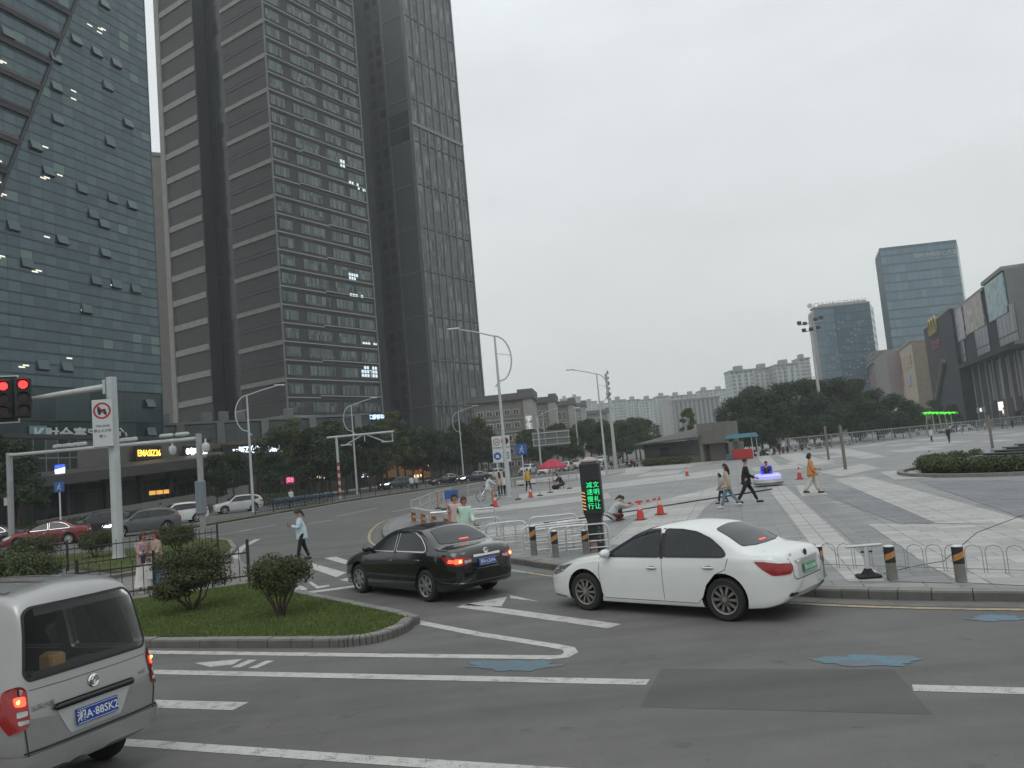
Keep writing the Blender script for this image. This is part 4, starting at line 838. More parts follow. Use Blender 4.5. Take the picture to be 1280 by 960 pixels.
def wheel(mb_t, mb_r, r, wdt, spokes=10, twin=True):
    """tyre and rim about the y axis, outer face at +y"""
    MT = Matrix.Rotation(R(-90), 4, 'X')
    mb_t.lathe([(r * .64, -wdt / 2), (r * .9, -wdt / 2), (r * .975, -wdt / 2 + .02), (r, -wdt / 2 + .05), (r, wdt / 2 - .05), (r * .975, wdt / 2 - .02), (r * .9, wdt / 2), (r * .68, wdt / 2 - .005), (r * .64, wdt / 2 - .03)], 30, 0, MT, True, True)
    for k in range(3): mb_t.lathe([(r + .001, -wdt * .25 + k * wdt * .25 - .006), (r + .003, -wdt * .25 + k * wdt * .25), (r + .001, -wdt * .25 + k * wdt * .25 + .006)], 30, 0, MT, True, True)
    o = wdt / 2
    mb_r.lathe([(r * .69, o - .015), (r * .67, o + .002), (r * .62, o - .005), (r * .6, o - .05), (r * .6, -wdt * .3)], 30, 0, MT, True, False, False)
    mb_r.lathe([(.0001, o - .075), (r * .6, o - .075)], 24, 1, MT, True, False, False)
    mb_r.lathe([(.0001, o + .008), (r * .12, o + .006), (r * .15, o - .03)], 14, 0, MT)
    for k in range(spokes):
        a = 2 * math.pi * k / spokes
        for da in ((-.07, .07) if twin else (0,)):
            T = MT @ Matrix.Rotation(a, 4, 'Z'); w = .008 if twin else .03
            mb_r.add([(r * .1, -w * 1.3, o - .005), (r * .1, w * 1.3, o - .005), (r * .62, w + da * r * .62, o - .012), (r * .62, -w + da * r * .62, o - .012), (r * .1, -w * 1.3, o - .05), (r * .1, w * 1.3, o - .05), (r * .62, w + da * r * .62, o - .05), (r * .62, -w + da * r * .62, o - .05)], [[0, 3, 2, 1], [0, 1, 5, 4], [1, 2, 6, 5], [2, 3, 7, 6], [3, 0, 4, 7]], 0, T)
SEDAN = dict(top=[(2.33, .60), (2.27, .71), (2.05, .80), (1.7, .89), (1.25, .965), (1.0, 1.01), (.62, 1.20), (.25, 1.375), (-.1, 1.455), (-.5, 1.485), (-.95, 1.455), (-1.3, 1.34), (-1.62, 1.17), (-1.78, 1.10), (-2.0, 1.08), (-2.22, 1.055), (-2.3, 1.0), (-2.34, .9)],
    belt=[(2.33, .47), (2.2, .58), (1.8, .72), (1.2, .86), (.5, .915), (-.5, .945), (-1.5, .965), (-2.1, .95), (-2.34, .8)],
    bot=[(2.33, .30), (2.2, .21), (1.9, .185), (1.2, .17), (-1.2, .18), (-1.9, .21), (-2.2, .29), (-2.34, .42)],
    w=[(2.33, .52), (2.28, .64), (2.15, .75), (1.9, .83), (1.5, .87), (.6, .885), (-1, .885), (-1.7, .87), (-2.05, .82), (-2.22, .75), (-2.31, .66), (-2.34, .58)],
    wheels=(1.36, -1.34), r=.325, arch=.385, track=.765,
    fwin=[(.92, .965), (.60, 1.165), (.30, 1.315), (.06, 1.375), (-.20, 1.395), (-.235, .975)], rwin=[(-.30, 1.395), (-.6, 1.39), (-.9, 1.35), (-1.14, 1.26), (-1.36, 1.10), (-1.42, 1.02), (-1.36, .99), (-.30, .98)],
    screen=[(.96, .70), (1.06, .35), (1.08, 0), (1.06, -.35), (.96, -.70), (.32, -.55), (.24, -.3), (.22, 0), (.24, .3), (.32, .55)], back=[(-1.14, .5), (-1.10, 0), (-1.14, -.5), (-1.62, -.62), (-1.70, -.35), (-1.72, 0), (-1.70, .35), (-1.62, .62)],
    doors=[[(1.0, .93), (1.02, .7), (.98, .34), (.93, .26), (-.27, .26), (-.27, .95)], [(-.27, .95), (-.27, .26), (-.88, .26), (-.98, .36), (-1.06, .55), (-1.22, .72), (-1.40, .80), (-1.46, .97)]], seam_up=[(-.27, .95), (-.255, 1.41)],
    handles=[(-.08, .80), (-1.12, .83)], mirror=(.80, .99))
def scaled(S, sx=1., sy=1., sz=1., z0=.0):
    T = {}
    for k, v in S.items():
        if k in ('top', 'belt', 'bot'): T[k] = [(x * sx, z * sz) for x, z in v]
        elif k == 'w': T[k] = [(x * sx, y * sy) for x, y in v]
        elif k in ('fwin', 'rwin', 'seam_up', 'qwin'): T[k] = [(x * sx, z * sz) for x, z in v]
        elif k in ('screen', 'back'): T[k] = [(x * sx, y * sy) for x, y in v] if k == 'screen' or not S.get('back_x') else [(y * sy, z * sz) for y, z in v]
        elif k == 'doors': T[k] = [[(x * sx, z * sz) for x, z in d] for d in v]
        elif k == 'handles': T[k] = [(x * sx, z * sz) for x, z in v]
        elif k == 'mirror': T[k] = (v[0] * sx, v[1] * sz)
        elif k == 'wheels': T[k] = tuple(x * sx for x in v)
        elif k == 'track': T[k] = v * sy
        else: T[k] = v
    return T
SUV = dict(top=[(2.28, .72), (2.22, .85), (2.0, .96), (1.5, 1.05), (1.15, 1.10), (.9, 1.20), (.55, 1.43), (.3, 1.565), (-.1, 1.64), (-.7, 1.66), (-1.3, 1.62), (-1.8, 1.52), (-1.98, 1.44), (-2.2, 1.12), (-2.26, 1.02), (-2.29, .9)],
    belt=[(2.28, .58), (2.1, .72), (1.5, .90), (.5, 1.0), (-.5, 1.04), (-1.6, 1.1), (-2.1, 1.05), (-2.29, .8)], bot=[(2.28, .36), (2.1, .26), (1.2, .22), (-1.2, .22), (-2.0, .28), (-2.29, .45)],
    w=[(2.28, .6), (2.2, .74), (2.0, .84), (1.5, .905), (.5, .92), (-1, .92), (-1.7, .905), (-2.1, .84), (-2.24, .76), (-2.29, .68)], wheels=(1.36, -1.34), r=.36, arch=.43, track=.79, tumble=.32, crown=.13,
    fwin=[(.78, 1.06), (.50, 1.30), (.28, 1.45), (-.2, 1.51), (-.24, 1.07)], rwin=[(-.30, 1.51), (-1.1, 1.49), (-1.55, 1.42), (-1.85, 1.25), (-1.82, 1.17), (-1.4, 1.11), (-.30, 1.08)],
    screen=[(.88, .72), (.98, 0), (.88, -.72), (.34, -.58), (.26, 0), (.34, .58)], back=[(-1.98, .5), (-1.96, 0), (-1.98, -.5), (-2.13, -.58), (-2.15, 0), (-2.13, .58)],
    doors=[[(.98, 1.02), (1.0, .7), (.95, .36), (-.27, .34), (-.27, 1.04)], [(-.27, 1.04), (-.27, .34), (-.86, .34), (-1.0, .55), (-1.25, .8), (-1.4, 1.08)]], seam_up=[(-.27, 1.04), (-.26, 1.52)], handles=[(-.08, .92), (-1.15, .95)], mirror=(.74, 1.08))
def car_data(S, pm, rim=M_RIM, spokes=10, twin=True, chrome=False, detail=True, glass=M_GLASSL):
    """every mesh of one kind of car, as {(part, parent part): [(mesh, location, rotation z)]}"""
    body0 = shell_mesh(S); sk = Skin(body0); cut = []; MY = Matrix.Rotation(R(-90), 4, 'X')
    for x in S['wheels']:
        for sgn in (1, -1): cut.append((MB().lathe([(S['arch'], -.2), (S['arch'], .3)], 32, 0, Matrix.Translation((x, sgn * (S['track'] - .02), S['r'] + .015)) @ MY), 1))
    body = boolean(body0, cut, [pm, M_ARCH])
    for p in body.polygons: p.use_smooth = True
    body.set_sharp_from_angle(angle=R(32)); D = dict(body=body, parts=[])
    add = lambda name, mb, mats, par=None: D['parts'].append((name, mb.mesh(name, mats), par))
    for sgn in (1, -1):
        for i, dr in enumerate(S['doors']):
            m = MB(); sk.put(m, dr, 'y', sgn, .0025, 0, .07); sk.ribbon(m, dr, 'y', sgn, .008, .004, 1); add('door', m, [pm, M_SEAM])
            m = MB(); hx, hz = S['handles'][i]; h, nn = sk.hit((hx, 0, hz), (0, -sgn, 0)); m.rbox(h + Vector((0, sgn * .022, 0)), (.19, .035, .032), .012); m.rbox(h + Vector((0, sgn * .004, -.004)), (.11, .012, .05), .005, 1); add('handle', m, [M_CHROME if chrome else pm, M_SEAM], 'door')
            wn = rounded(S['fwin' if i == 0 else 'rwin'], .05); m = MB(); sk.put(m, wn, 'y', sgn, .013, 0, .04)
            sk.ribbon(m, wn, 'y', sgn, .026, .015, 1, True)
            if chrome: sk.ribbon(m, wn, 'y', sgn, .02, .018, 2, True)
            add('window', m, [glass, M_TRIM, M_CHROME], 'door')
        m = MB(); sk.ribbon(m, S['seam_up'], 'y', sgn, .065, .007, 0); add('pillar_trim', m, [M_TRIM])
        mx, mz = S['mirror']; h, nn = sk.hit((mx, 0, mz), (0, -sgn, 0)); m = MB(); m.ball(h + Vector((.02, sgn * .12, .03)), .085, .115, .075, 14); m.tube([h, h + Vector((.02, sgn * .08, .01))], .03, 8, 1); add('mirror', m, [S.get('mirror_mat', pm), M_TRIM])
    m = MB(); sk.put(m, rounded(S['screen'], .06), 'z', 1, .010, 0, .06); sk.ribbon(m, rounded(S['screen'], .06), 'z', 1, .035, .004, 1, True); add('windscreen', m, [M_GLASS, M_TRIM])
    m = MB(); sk.put(m, rounded(S['back'], .06), 'x' if S.get('back_x') else 'z', -1, .006, 0, .08); sk.ribbon(m, rounded(S['back'], .06), 'x' if S.get('back_x') else 'z', -1, .03, .004, 1, True); add('rear_window', m, [M_GLASS, M_TRIM])
    D['wheels'] = []
    t = MB(); r_ = MB(); wheel(t, r_, S['r'], .21, spokes, twin); D['tyre'] = t.mesh('wheel', M_TYRE); D['rim'] = r_.mesh('rim', [rim, M_ARCH])
    for x in S['wheels']:
        for sgn in (1, -1): D['wheels'].append(((x, sgn * (S['track'] - .0), S['r']), 0 if sgn > 0 else math.pi))
    D['sk'] = sk; D['S'] = S
    if detail is not None: detail(D, add, sk)
    return D
def car(D, label, loc, rz, name='car', cat='car', group=None, swap=None, scale=None):
    t = thing(name, label, cat, loc, rz, group); last = {}
    def lk(nm, me, par):
        o = bpy.data.objects.new(nm, me); COL.objects.link(o); o.parent = par
        if swap:
            for sl in o.material_slots:
                if sl.material and sl.material.name in swap: nm_ = sl.material.name; sl.link = 'OBJECT'; sl.material = swap[nm_]
        return o
    lk('body', D['body'], t)
    for nm, me, par in D['parts']: o = lk(nm, me, last.get(par, t)); last[nm] = o
    for l, a in D['wheels']:
        o = lk('wheel', D['tyre'], t); o.location = l; o.rotation_euler.z = a; lk('rim', D['rim'], o)
    if scale: t.scale = scale
    return t
def plate(add, sk, loc, txt, bg_, fg, rx=0., back=True, w=.44, h=.14, size=.105):
    sg = -1 if back else 1; M = Matrix.Translation(loc) @ Matrix.Rotation(R(-90 if back else 90), 4, 'Z') @ Matrix.Rotation(R(90) + rx, 4, 'X')
    m = MB(); m.box(-w / 2, w / 2, -h / 2, h / 2, -.012, .0, 0, M)
    if txt: m.text(txt, size, M @ Matrix.Translation((0, -.004, .003)), 1, 0, .0015); m.box(-w / 2 + .008, w / 2 - .008, h / 2 - .012, h / 2 - .008, .001, .002, 1, M).box(-w / 2 + .008, w / 2 - .008, -h / 2 + .008, -h / 2 + .012, .001, .002, 1, M)
    add('number_plate', m, [bg_, fg])
def lamp(add, sk, name, polys, mats):
    m = MB()
    for poly, ax, sg, mi, eps in polys: sk.put(m, poly, ax, sg, eps, mi, .05)
    add(name, m, mats)
def sedan_details(kind):
    def f(D, add, sk):
        for s in (1, -1):   # head lamps
            lamp(add, sk, 'headlight', [(rounded([(1.62, .80), (2.12, .70), (2.22, .60), (2.06, .585), (1.85, .65)], .03), 'y', s, 1, .006), (rounded([(s * .72, .63), (s * .42, .60), (s * .45, .70), (s * .66, .76)], .03), 'x', 1, 0, .01)], [M_CLEAR, M_HLD])
            lamp(add, sk, 'fog_light', [(rounded([(s * .62, .36), (s * .45, .36), (s * .45, .44), (s * .62, .45)], .02), 'x', 1, 0, .008)], [M_TRIM])
        m = MB(); sk.put(m, rounded([(.38, .46), (.42, .62), (-.42, .62), (-.38, .46)], .03), 'x', 1, .008, 0); sk.put(m, rounded([(.42, .25), (.36, .40), (-.36, .40), (-.42, .25)], .03), 'x', 1, .008, 0); add('grille', m, [M_TRIM])
        m = MB(); sk.ribbon(m, [(2.30, .34), (2.12, .235), (1.80, .215)], 'y', 1, .02, .006); sk.ribbon(m, [(2.30, .34), (2.12, .235), (1.80, .215)], 'y', -1, .02, .006); add('lip', m, [M_TRIM])
        # boot lid seam and bumper seam
        m = MB(); sk.ribbon(m, [(.60, 1.03), (.56, .92), (.52, .66), (.44, .60), (-.44, .60), (-.52, .66), (-.56, .92), (-.60, 1.03)], 'x', -1, .012, .005)
        add('boot_seam', m, [M_SEAM])
        if kind == 'white':
            for s in (1, -1): lamp(add, sk, 'taillight', [(rounded([(-1.84, .905), (-2.0, .90), (-2.2, .87), (-2.215, .80), (-2.2, .70), (-2.10, .70), (-1.95, .80)], .03), 'y', s, 0, .009), (rounded([(s * .765, .70), (s * .60, .71), (s * .53, .78), (s * .54, .85), (s * .76, .875)], .03), 'x', -1, 0, .012)], [M_RED])
            m = MB(); sk.put(m, rounded([(.42, .855), (.40, .875), (-.40, .875), (-.42, .855), (-.40, .835), (.40, .835)], .01), 'x', -1, .02, 0); add('boot_trim', m, [M_CHROME])
            m = MB(); sk.put(m, rounded([(.36, .62), (.36, .83), (-.36, .83), (-.36, .62)], .03), 'x', -1, .005, 0); add('plate_recess', m, [paint('white_recess_shade', (.45, .46, .46))])  # flat patch; the recess's shade is put into its darker white
            h, _ = sk.hit((0, 0, .735), (1, 0, 0)); plate(add, sk, (h.x - .03, 0, .735), '湘A·D12605', M_PLG, M_PLW, R(-8), w=.46, size=.08)
            m = MB(); h, _ = sk.hit((0, 0, .935), (1, 0, 0)); m.lathe([(.0001, .02), (.05, .015), (.055, 0)], 16, 0, Matrix.Translation(h) @ Matrix.Rotation(R(-90), 4, 'Y')); add('emblem', m, [M_TRIM])
            m = MB()
            for s, tx in ((.46, 'EV'),): h, _ = sk.hit((0, s, .96), (1, 0, 0)); m.text(tx, .07, Mrow(h + Vector((-.012, 0, 0)), (0, -1, 0), (0, 0, 1), (-1, 0, 0)), 0, .004)
            add('badge', m, [M_CHROME])
            for s in (1, -1): lamp(add, sk, 'reflector', [(rounded([(s * .66, .385), (s * .44, .37), (s * .45, .42), (s * .64, .435)], .015), 'x', -1, 0, .008)], [M_TRIM])
            m = MB(); sk.put(m, rounded([(-1.64, .11), (-1.61, .11), (-1.61, -.11), (-1.64, -.11)], .01), 'z', 1, .012, 0); D['parts'].append(('high_brake_light', m.mesh('high_brake_light', [M_BRK]), None))
        else:
            for s in (1, -1):
                lamp(add, sk, 'taillight', [(rounded([(-1.9, .92), (-2.05, .92), (-2.21, .88), (-2.22, .80), (-2.2, .74), (-2.05, .77)], .04), 'y', s, 0, .009), (rounded([(s * .75, .73), (s * .56, .74), (s * .38, .78), (s * .38, .85), (s * .58, .90), (s * .73, .90)], .03), 'x', -1, 0, .012), (rounded([(s * .56, .765), (s * .40, .79), (s * .40, .835), (s * .56, .83)], .015), 'x', -1, 2, .018), (rounded([(s * .73, .77), (s * .60, .78), (s * .59, .86), (s * .72, .87)], .02), 'x', -1, 1, .018), (rounded([(-2.08, .80), (-2.2, .79), (-2.2, .85), (-2.1, .87)], .02), 'y', s, 1, .014)], [M_RED, M_REDL, M_CLEAR])
                m = MB(); h, _ = sk.hit((0, s * .645, .82), (1, 0, 0)); m.ball(h + Vector((-.02, 0, 0)), .012, .04, .03, 10); add('brake_lamp', m, [M_HOT], 'taillight')
            m = MB(); sk.put(m, rounded([(.34, .865), (.34, .905), (-.34, .905), (-.34, .865)], .012), 'x', -1, .022, 0); sk.put(m, rounded([(.28, .625), (.28, .645), (-.28, .645), (-.28, .625)], .008), 'x', -1, .016, 0); add('boot_trim', m, [M_CHROME])
            h, _ = sk.hit((0, 0, .75), (1, 0, 0)); plate(add, sk, (h.x - .03, 0, .755), '湘A·LZ696', M_PLB, M_PLW, R(-8), w=.46, size=.085)
            m = MB(); h, _ = sk.hit((0, 0, .955), (1, 0, 0)); m.lathe([(.03, .012), (.05, .02), (.062, .012), (.062, 0)], 18, 0, Matrix.Translation(h) @ Matrix.Rotation(R(-90), 4, 'Y')); m.cbox(h + Vector((-.015, 0, 0)), (.012, .15, .02)); add('emblem', m, [M_CHROME])
            m = MB(); sk.ribbon(m, [(.66, .40), (.5, .385), (-.5, .385), (-.66, .40)], 'x', -1, .018, .008); sk.ribbon(m, [(-1.8, .44), (-2.05, .41), (-2.25, .40)], 'y', 1, .015, .008); add('bumper_strip', m, [M_CHROME])
            m = MB(); sk.put(m, rounded([(-1.63, .12), (-1.59, .12), (-1.59, -.12), (-1.63, -.12)], .01), 'z', 1, .012, 0); add('high_brake_light', m, [M_BRK])
            m = MB()
            for s, tx in ((.55, '1.6XE'), (-.52, 'CVT')): h, _ = sk.hit((0, s, .965), (1, 0, 0)); m.text(tx, .06, Mrow(h + Vector((-.014, 0, 0)), (0, -1, 0), (0, 0, 1), (-1, 0, 0)), 0, .004)
            add('badge', m, [M_CHROME])
    return f
def front_details(lit=False, tail=True, plate_=True):
    def f(D, add, sk):
        S = D['S']; xf = S['top'][0][0]; zt = S['top'][0][1]
        for s in (1, -1):
            lamp(add, sk, 'headlight', [(rounded([(xf - .66, zt + .24), (xf - .2, zt + .12), (xf - .1, zt + .0), (xf - .3, zt - .02), (xf - .5, zt + .06)], .03), 'y', s, 0, .008), (rounded([(s * .76, zt + .02), (s * .45, zt - .02), (s * .45, zt + .08), (s * .68, zt + .15)], .03), 'x', 1, 0, .012)], [M_HEAD if lit else M_CLEAR])
            lamp(add, sk, 'taillight', [(rounded([(-xf + .5, zt + .3), (-xf + .1, zt + .28), (-xf + .06, zt + .12), (-xf + .3, zt + .16)], .03), 'y', s, 0, .008), (rounded([(s * .74, zt + .12), (s * .5, zt + .14), (s * .5, zt + .28), (s * .72, zt + .28)], .03), 'x', -1, 0, .012)], [M_RED])
        m = MB(); sk.put(m, rounded([(.42, zt - .16), (.46, zt + .06), (-.46, zt + .06), (-.42, zt - .16)], .03), 'x', 1, .008, 0); sk.put(m, rounded([(.5, zt - .30), (.44, zt - .2), (-.44, zt - .2), (-.5, zt - .30)], .03), 'x', 1, .008, 0)
        for k in range(3): sk.ribbon(m, [(.42, zt - .11 + k * .06), (-.42, zt - .11 + k * .06)], 'x', 1, .014, .014, 1)
        add('grille', m, [M_TRIM, M_CHROME])
        h, _ = sk.hit((0, 0, zt - .22), (-1, 0, 0)); plate(add, sk, (h.x + .02, 0, zt - .22), '', M_PLB, M_PLW, 0, False)
    return f
# --- the three near vehicles
P_WHITE = paint('car_white', (.62, .64, .63), rough=.3); P_BLACK = paint('car_black', (.0075, .0075, .0085), rough=.22, coat=1.)
def place(FL, RL, S):
    """centre and heading of a car from the contact points of its two left wheels"""
    a, b = Vector(FL), Vector(RL); d = (a - b).normalized(); l = Vector((-d.y, d.x)); mid = (a + b) / 2 - l * (S['track'] + .08) - d * (S['wheels'][0] + S['wheels'][1]) / 2
    return (mid.x, mid.y, 0), math.atan2(d.y, d.x)
SW = scaled(SEDAN, .985, .99, .975)
DW = car_data(SW, P_WHITE, M_RIMD, 10, True, False, sedan_details('white'))
lw, aw = place(G(734, 763), G(911, 777), SW); car(DW, 'white sedan with green number plate waiting beside the plaza kerb', lw, aw)
SB = dict(SEDAN); SB = scaled(SEDAN, .99, .985, 1.01); SB['fwin'] = [(x, z) for x, z in SB['fwin']]
DB = car_data(SB, P_BLACK, M_RIM, 7, False, True, sedan_details('black'))
lb, ab = place(G(449, 741), G(537, 753), SB); car(DB, 'black sedan with lit brake lamps turning toward the zebra crossing', lb, ab)
# --- silver minivan: hollow shell so one looks through its rear window
VAN = dict(top=[(1.95, .78), (1.9, .92), (1.6, 1.06), (1.3, 1.16), (1.05, 1.34), (.6, 1.68), (.35, 1.80), (0, 1.92), (-1, 1.95), (-1.6, 1.94), (-1.8, 1.89), (-1.89, 1.79), (-1.97, 1.45), (-2.02, 1.1), (-2.05, .95)],
    belt=[(1.95, .66), (1.6, .88), (1, 1.0), (0, 1.02), (-1.5, 1.04), (-1.9, 1.02), (-2.05, .85)], bot=[(1.95, .38), (1.7, .28), (1, .26), (-1.6, .28), (-1.95, .33), (-2.05, .40)],
    w=[(1.95, .55), (1.85, .68), (1.5, .77), (.5, .80), (-1.2, .80), (-1.7, .79), (-1.92, .765), (-2.02, .73), (-2.05, .70)], wheels=(1.25, -1.3), r=.29, arch=.335, track=.69, tumble=.19, crown=.14, crease=.012)
P_SILVER = paint('van_silver', (.345, .345, .34), .6, .36, .5)
v0 = shell_mesh(VAN); vsk = Skin(v0); inn = {k: v for k, v in VAN.items()}
inner_ = dict(VAN); inner_['top'] = [(x * .955, z - .05) for x, z in VAN['top']]; inner_['bot'] = [(x * .955, z + .12) for x, z in VAN['bot']]; inner_['w'] = [(x * .955, y - .05) for x, y in VAN['w']]; inner_['belt'] = [(x * .955, z) for x, z in VAN['belt']]
im = shell_mesh(inner_); ib = MB().add([v.co.copy() for v in im.vertices], [list(p.vertices) for p in im.polygons])
MY = Matrix.Rotation(R(-90), 4, 'X'); cuts = [(ib, 1)]
for x in VAN['wheels']:
    for sgn in (1, -1): cuts.append((MB().lathe([(VAN['arch'], -.12), (VAN['arch'], .3)], 28, 0, Matrix.Translation((x, sgn * .70, VAN['r'] + .01)) @ MY), 1))
RW = rounded([(-.61, 1.16), (.61, 1.16), (.645, 1.22), (.575, 1.71), (.51, 1.76), (-.51, 1.76), (-.575, 1.71), (-.645, 1.22)], .05)
def prism_x(poly, x0, x1): n = len(poly); return MB().add([(x0, y, z) for y, z in poly] + [(x1, y, z) for y, z in poly], [[i, (i + 1) % n, n + (i + 1) % n, n + i] for i in range(n)] + [list(range(n))[::-1], list(range(n, 2 * n))])
def prism_y(poly, y0, y1): n = len(poly); return MB().add([(x, y0, z) for x, z in poly] + [(x, y1, z) for x, z in poly], [[i, (i + 1) % n, n + (i + 1) % n, n + i] for i in range(n)] + [list(range(n))[::-1], list(range(n, 2 * n))])
SWS = [rounded(q, .05) for q in ([(-1.72, 1.13), (-.85, 1.11), (-.85, 1.58), (-1.62, 1.58)], [(-.72, 1.11), (.12, 1.10), (.12, 1.58), (-.72, 1.58)])]
cuts.append((prism_x(RW, -2.3, -1.7), 0))
for q in SWS: cuts.append((prism_y(q, -1, 1), 0))
vb = boolean(v0, cuts, [P_SILVER, pbr('van_inside', (.05, .05, .05), .8, var=.1)])
for p in vb.polygons: p.use_smooth = True
vb.set_sharp_from_angle(angle=R(30))
VT = thing('minivan', 'silver minivan with brake lamps lit in the near lane', 'van', (-6.1, 8.4, 0), R(157.9)); VT.scale = (1, 1, 1.02)
o = bpy.data.objects.new('body', vb); COL.objects.link(o); o.parent = VT
M_VGL = bpy.data.materials.new('van_glass'); M_VGL.use_nodes = True; g = G_(M_VGL); b_ = g.N['Principled BSDF']; tr = g.n('ShaderNodeBsdfTransparent'); tr.inputs[0].default_value = (.85, .88, .87, 1); gl = g.n('ShaderNodeBsdfGlossy'); gl.inputs['Roughness'].default_value = .03
fr = g.n('ShaderNodeFresnel'); fr.inputs['IOR'].default_value = 1.3; mx = g.n('ShaderNodeMixShader'); g.L.new(fr.outputs[0], mx.inputs[0]); g.L.new(tr.outputs[0], mx.inputs[1]); g.L.new(gl.outputs[0], mx.inputs[2]); g.L.new(mx.outputs[0], g.N['Material Output'].inputs[0])
def vput(name, poly, ax, sg, mat_, eps=.004, par=None, rib=None, step=.06):
    m = MB(); vsk.put(m, poly, ax, sg, eps, 0, step)
    if rib: vsk.ribbon(m, poly, ax, sg, rib, eps + .004, 1, True)
    return m.build(name, [mat_, M_TRIM], par or VT)
hatch = MB(); HT_ = [(-.69, 1.12), (-.70, .86), (-.66, .52), (.66, .52), (.70, .86), (.69, 1.12)]
vsk.ribbon(hatch, HT_, 'x', -1, .012, .004); vsk.ribbon(hatch, [(-.70, .585), (-.5, .578), (.5, .578), (.70, .585)], 'x', -1, .016, .012); vsk.ribbon(hatch, [(-.68, 1.085), (-.3, 1.075), (.3, 1.075), (.68, 1.085)], 'x', -1, .006, .003); hatch = hatch.build('tailgate', [M_SEAM], VT)  # outline and bumper seams; cross ribbons also paint crease shading as dark lines
vput('rear_window', RW, 'x', -1, M_VGL, .002, hatch, .022)
m = MB(); vsk.ribbon(m, [(-.47, 1.72), (.47, 1.72)], 'x', -1, .07, -.004); vsk.ribbon(m, [(-.57, 1.19), (.57, 1.19)], 'x', -1, .07, -.004); m.build('window_border', M_TRIM, hatch)
for s in (1, -1):
    for i, q in enumerate(SWS): vput('side_window', q, 'y', s, M_VGL, .002, None, .03)
    vput('door', [(.98, .98), (.98, .42), (.16, .36), (.16, 1.0)], 'y', s, P_SILVER, .003, None, .012)
    vput('front_window', rounded([(.95, 1.06), (.55, 1.5), (.36, 1.58), (.2, 1.58), (.2, 1.06)], .04), 'y', s, M_GLASS, .004, None, .03)
    m = MB(); vsk.put(m, rounded([(-1.84, 1.10), (-1.975, 1.13), (-1.985, .80), (-1.96, .74), (-1.86, .84)], .04), 'y', s, .010, 0, .05); vsk.put(m, rounded([(s * .752, .76), (s * .655, .80), (s * .64, 1.08), (s * .67, 1.14), (s * .735, 1.12)], .03), 'x', -1, .014, 0, .05)
    vsk.put(m, rounded([(s * .72, .885), (s * .66, .89), (s * .66, .93), (s * .72, .93)], .01), 'x', -1, .02, 1, .04); vsk.put(m, rounded([(s * .72, .82), (s * .66, .83), (s * .66, .86), (s * .72, .86)], .01), 'x', -1, .02, 1, .04); vsk.put(m, rounded([(s * .72, .97), (s * .66, .97), (s * .66, 1.05), (s * .72, 1.05)], .02), 'x', -1, .02, 2, .04)
    tl = m.build('taillight', [M_RED, M_CLEAR, M_REDL], VT)
    h, _ = vsk.hit((0, s * .70, 1.02), (1, 0, 0)); MB().ball(h + Vector((-.016, .008, -.008)), .01, .022, .02, 10).ball(h + Vector((-.016, -.018, .012)), .01, .014, .013, 10).build('brake_lamp', M_HOT, tl)
    m = MB(); h, _ = vsk.hit((.92, 0, 1.08), (0, -s, 0)); m.ball(h + Vector((.03, s * .12, .05)), .07, .1, .1, 12); m.build('mirror', M_TRIM, VT)
# plate, garnish, emblem, bumper
m = MB(); vsk.put(m, rounded([(-.27, .62), (.27, .62), (.40, .86), (-.40, .86)], .03), 'x', -1, .004, 0); m.build('plate_recess', pbr('van_recess', (.5, .51, .51), .4, .3, var=.03), hatch)
m = MB(); h, _ = vsk.hit((0, 0, .875), (1, 0, 0)); m.rbox(h + Vector((-.02, 0, .01)), (.06, .86, .055), .022); m.build('plate_garnish', M_TRIM, hatch)
pp = []; plate(lambda n, mb, mats, par=None: pp.append((mb, mats)), None, (h.x - .035, 0, .735), '湘A·88SK2', M_PLB, M_PLW, R(-6), size=.098); pp[0][0].build('number_plate', pp[0][1], hatch)
h, _ = vsk.hit((0, .0, 1.0), (1, 0, 0)); m = MB(); m.lathe([(.038, .012), (.05, .02), (.06, .01), (.06, 0)], 20, 0, Matrix.Translation(h) @ Matrix.Rotation(R(-90), 4, 'Y'))
for s in (1, -1): m.tube([h + Vector((-.015, s * .008, .035)), h + Vector((-.018, s * .022, .01)), h + Vector((-.015, s * .008, -.035))], .008, 6)
m.build('emblem', M_CHROME, hatch)
m = MB()
for y0, tx in ((.52, '东风小康'), (-.55, 'K07')): h, _ = vsk.hit((0, y0, .93), (1, 0, 0)); m.text(tx, .055, Mrow(h + Vector((-.008, 0, 0)), (0, -1, 0), (0, 0, 1), (-1, 0, 0)), 0, .003)
m.build('badge', M_CHROME, hatch)
m = MB(); vsk.put(m, [(-.72, .40), (.72, .40), (.735, .56), (-.735, .56)], 'x', -1, .03, 0); vsk.put(m, [(-1.72, .34), (-2.04, .41), (-2.04, .57), (-1.72, .57)], 'y', 1, .015, 0); vsk.put(m, [(-1.72, .34), (-2.04, .41), (-2.04, .57), (-1.72, .57)], 'y', -1, .015, 0); m.build('bumper', P_SILVER, VT)
m = MB()
for k in range(4): vsk.ribbon(m, [(.1, -.5 + k * .33), (-1.6, -.5 + k * .33)], 'z', 1, .05, .010)
m.build('roof_rib', P_SILVER, VT)
t = MB(); r_ = MB(); wheel(t, r_, .29, .17, 5, False); tm, rm = t.mesh('wheel', M_TYRE), r_.mesh('rim', [M_RIM, M_ARCH])
for x in VAN['wheels']:
    for s in (1, -1):
        o = bpy.data.objects.new('wheel', tm); COL.objects.link(o); o.parent = VT; o.location = (x, s * .69, .29); o.rotation_euler.z = 0 if s > 0 else math.pi
        q = bpy.data.objects.new('rim', rm); COL.objects.link(q); q.parent = o
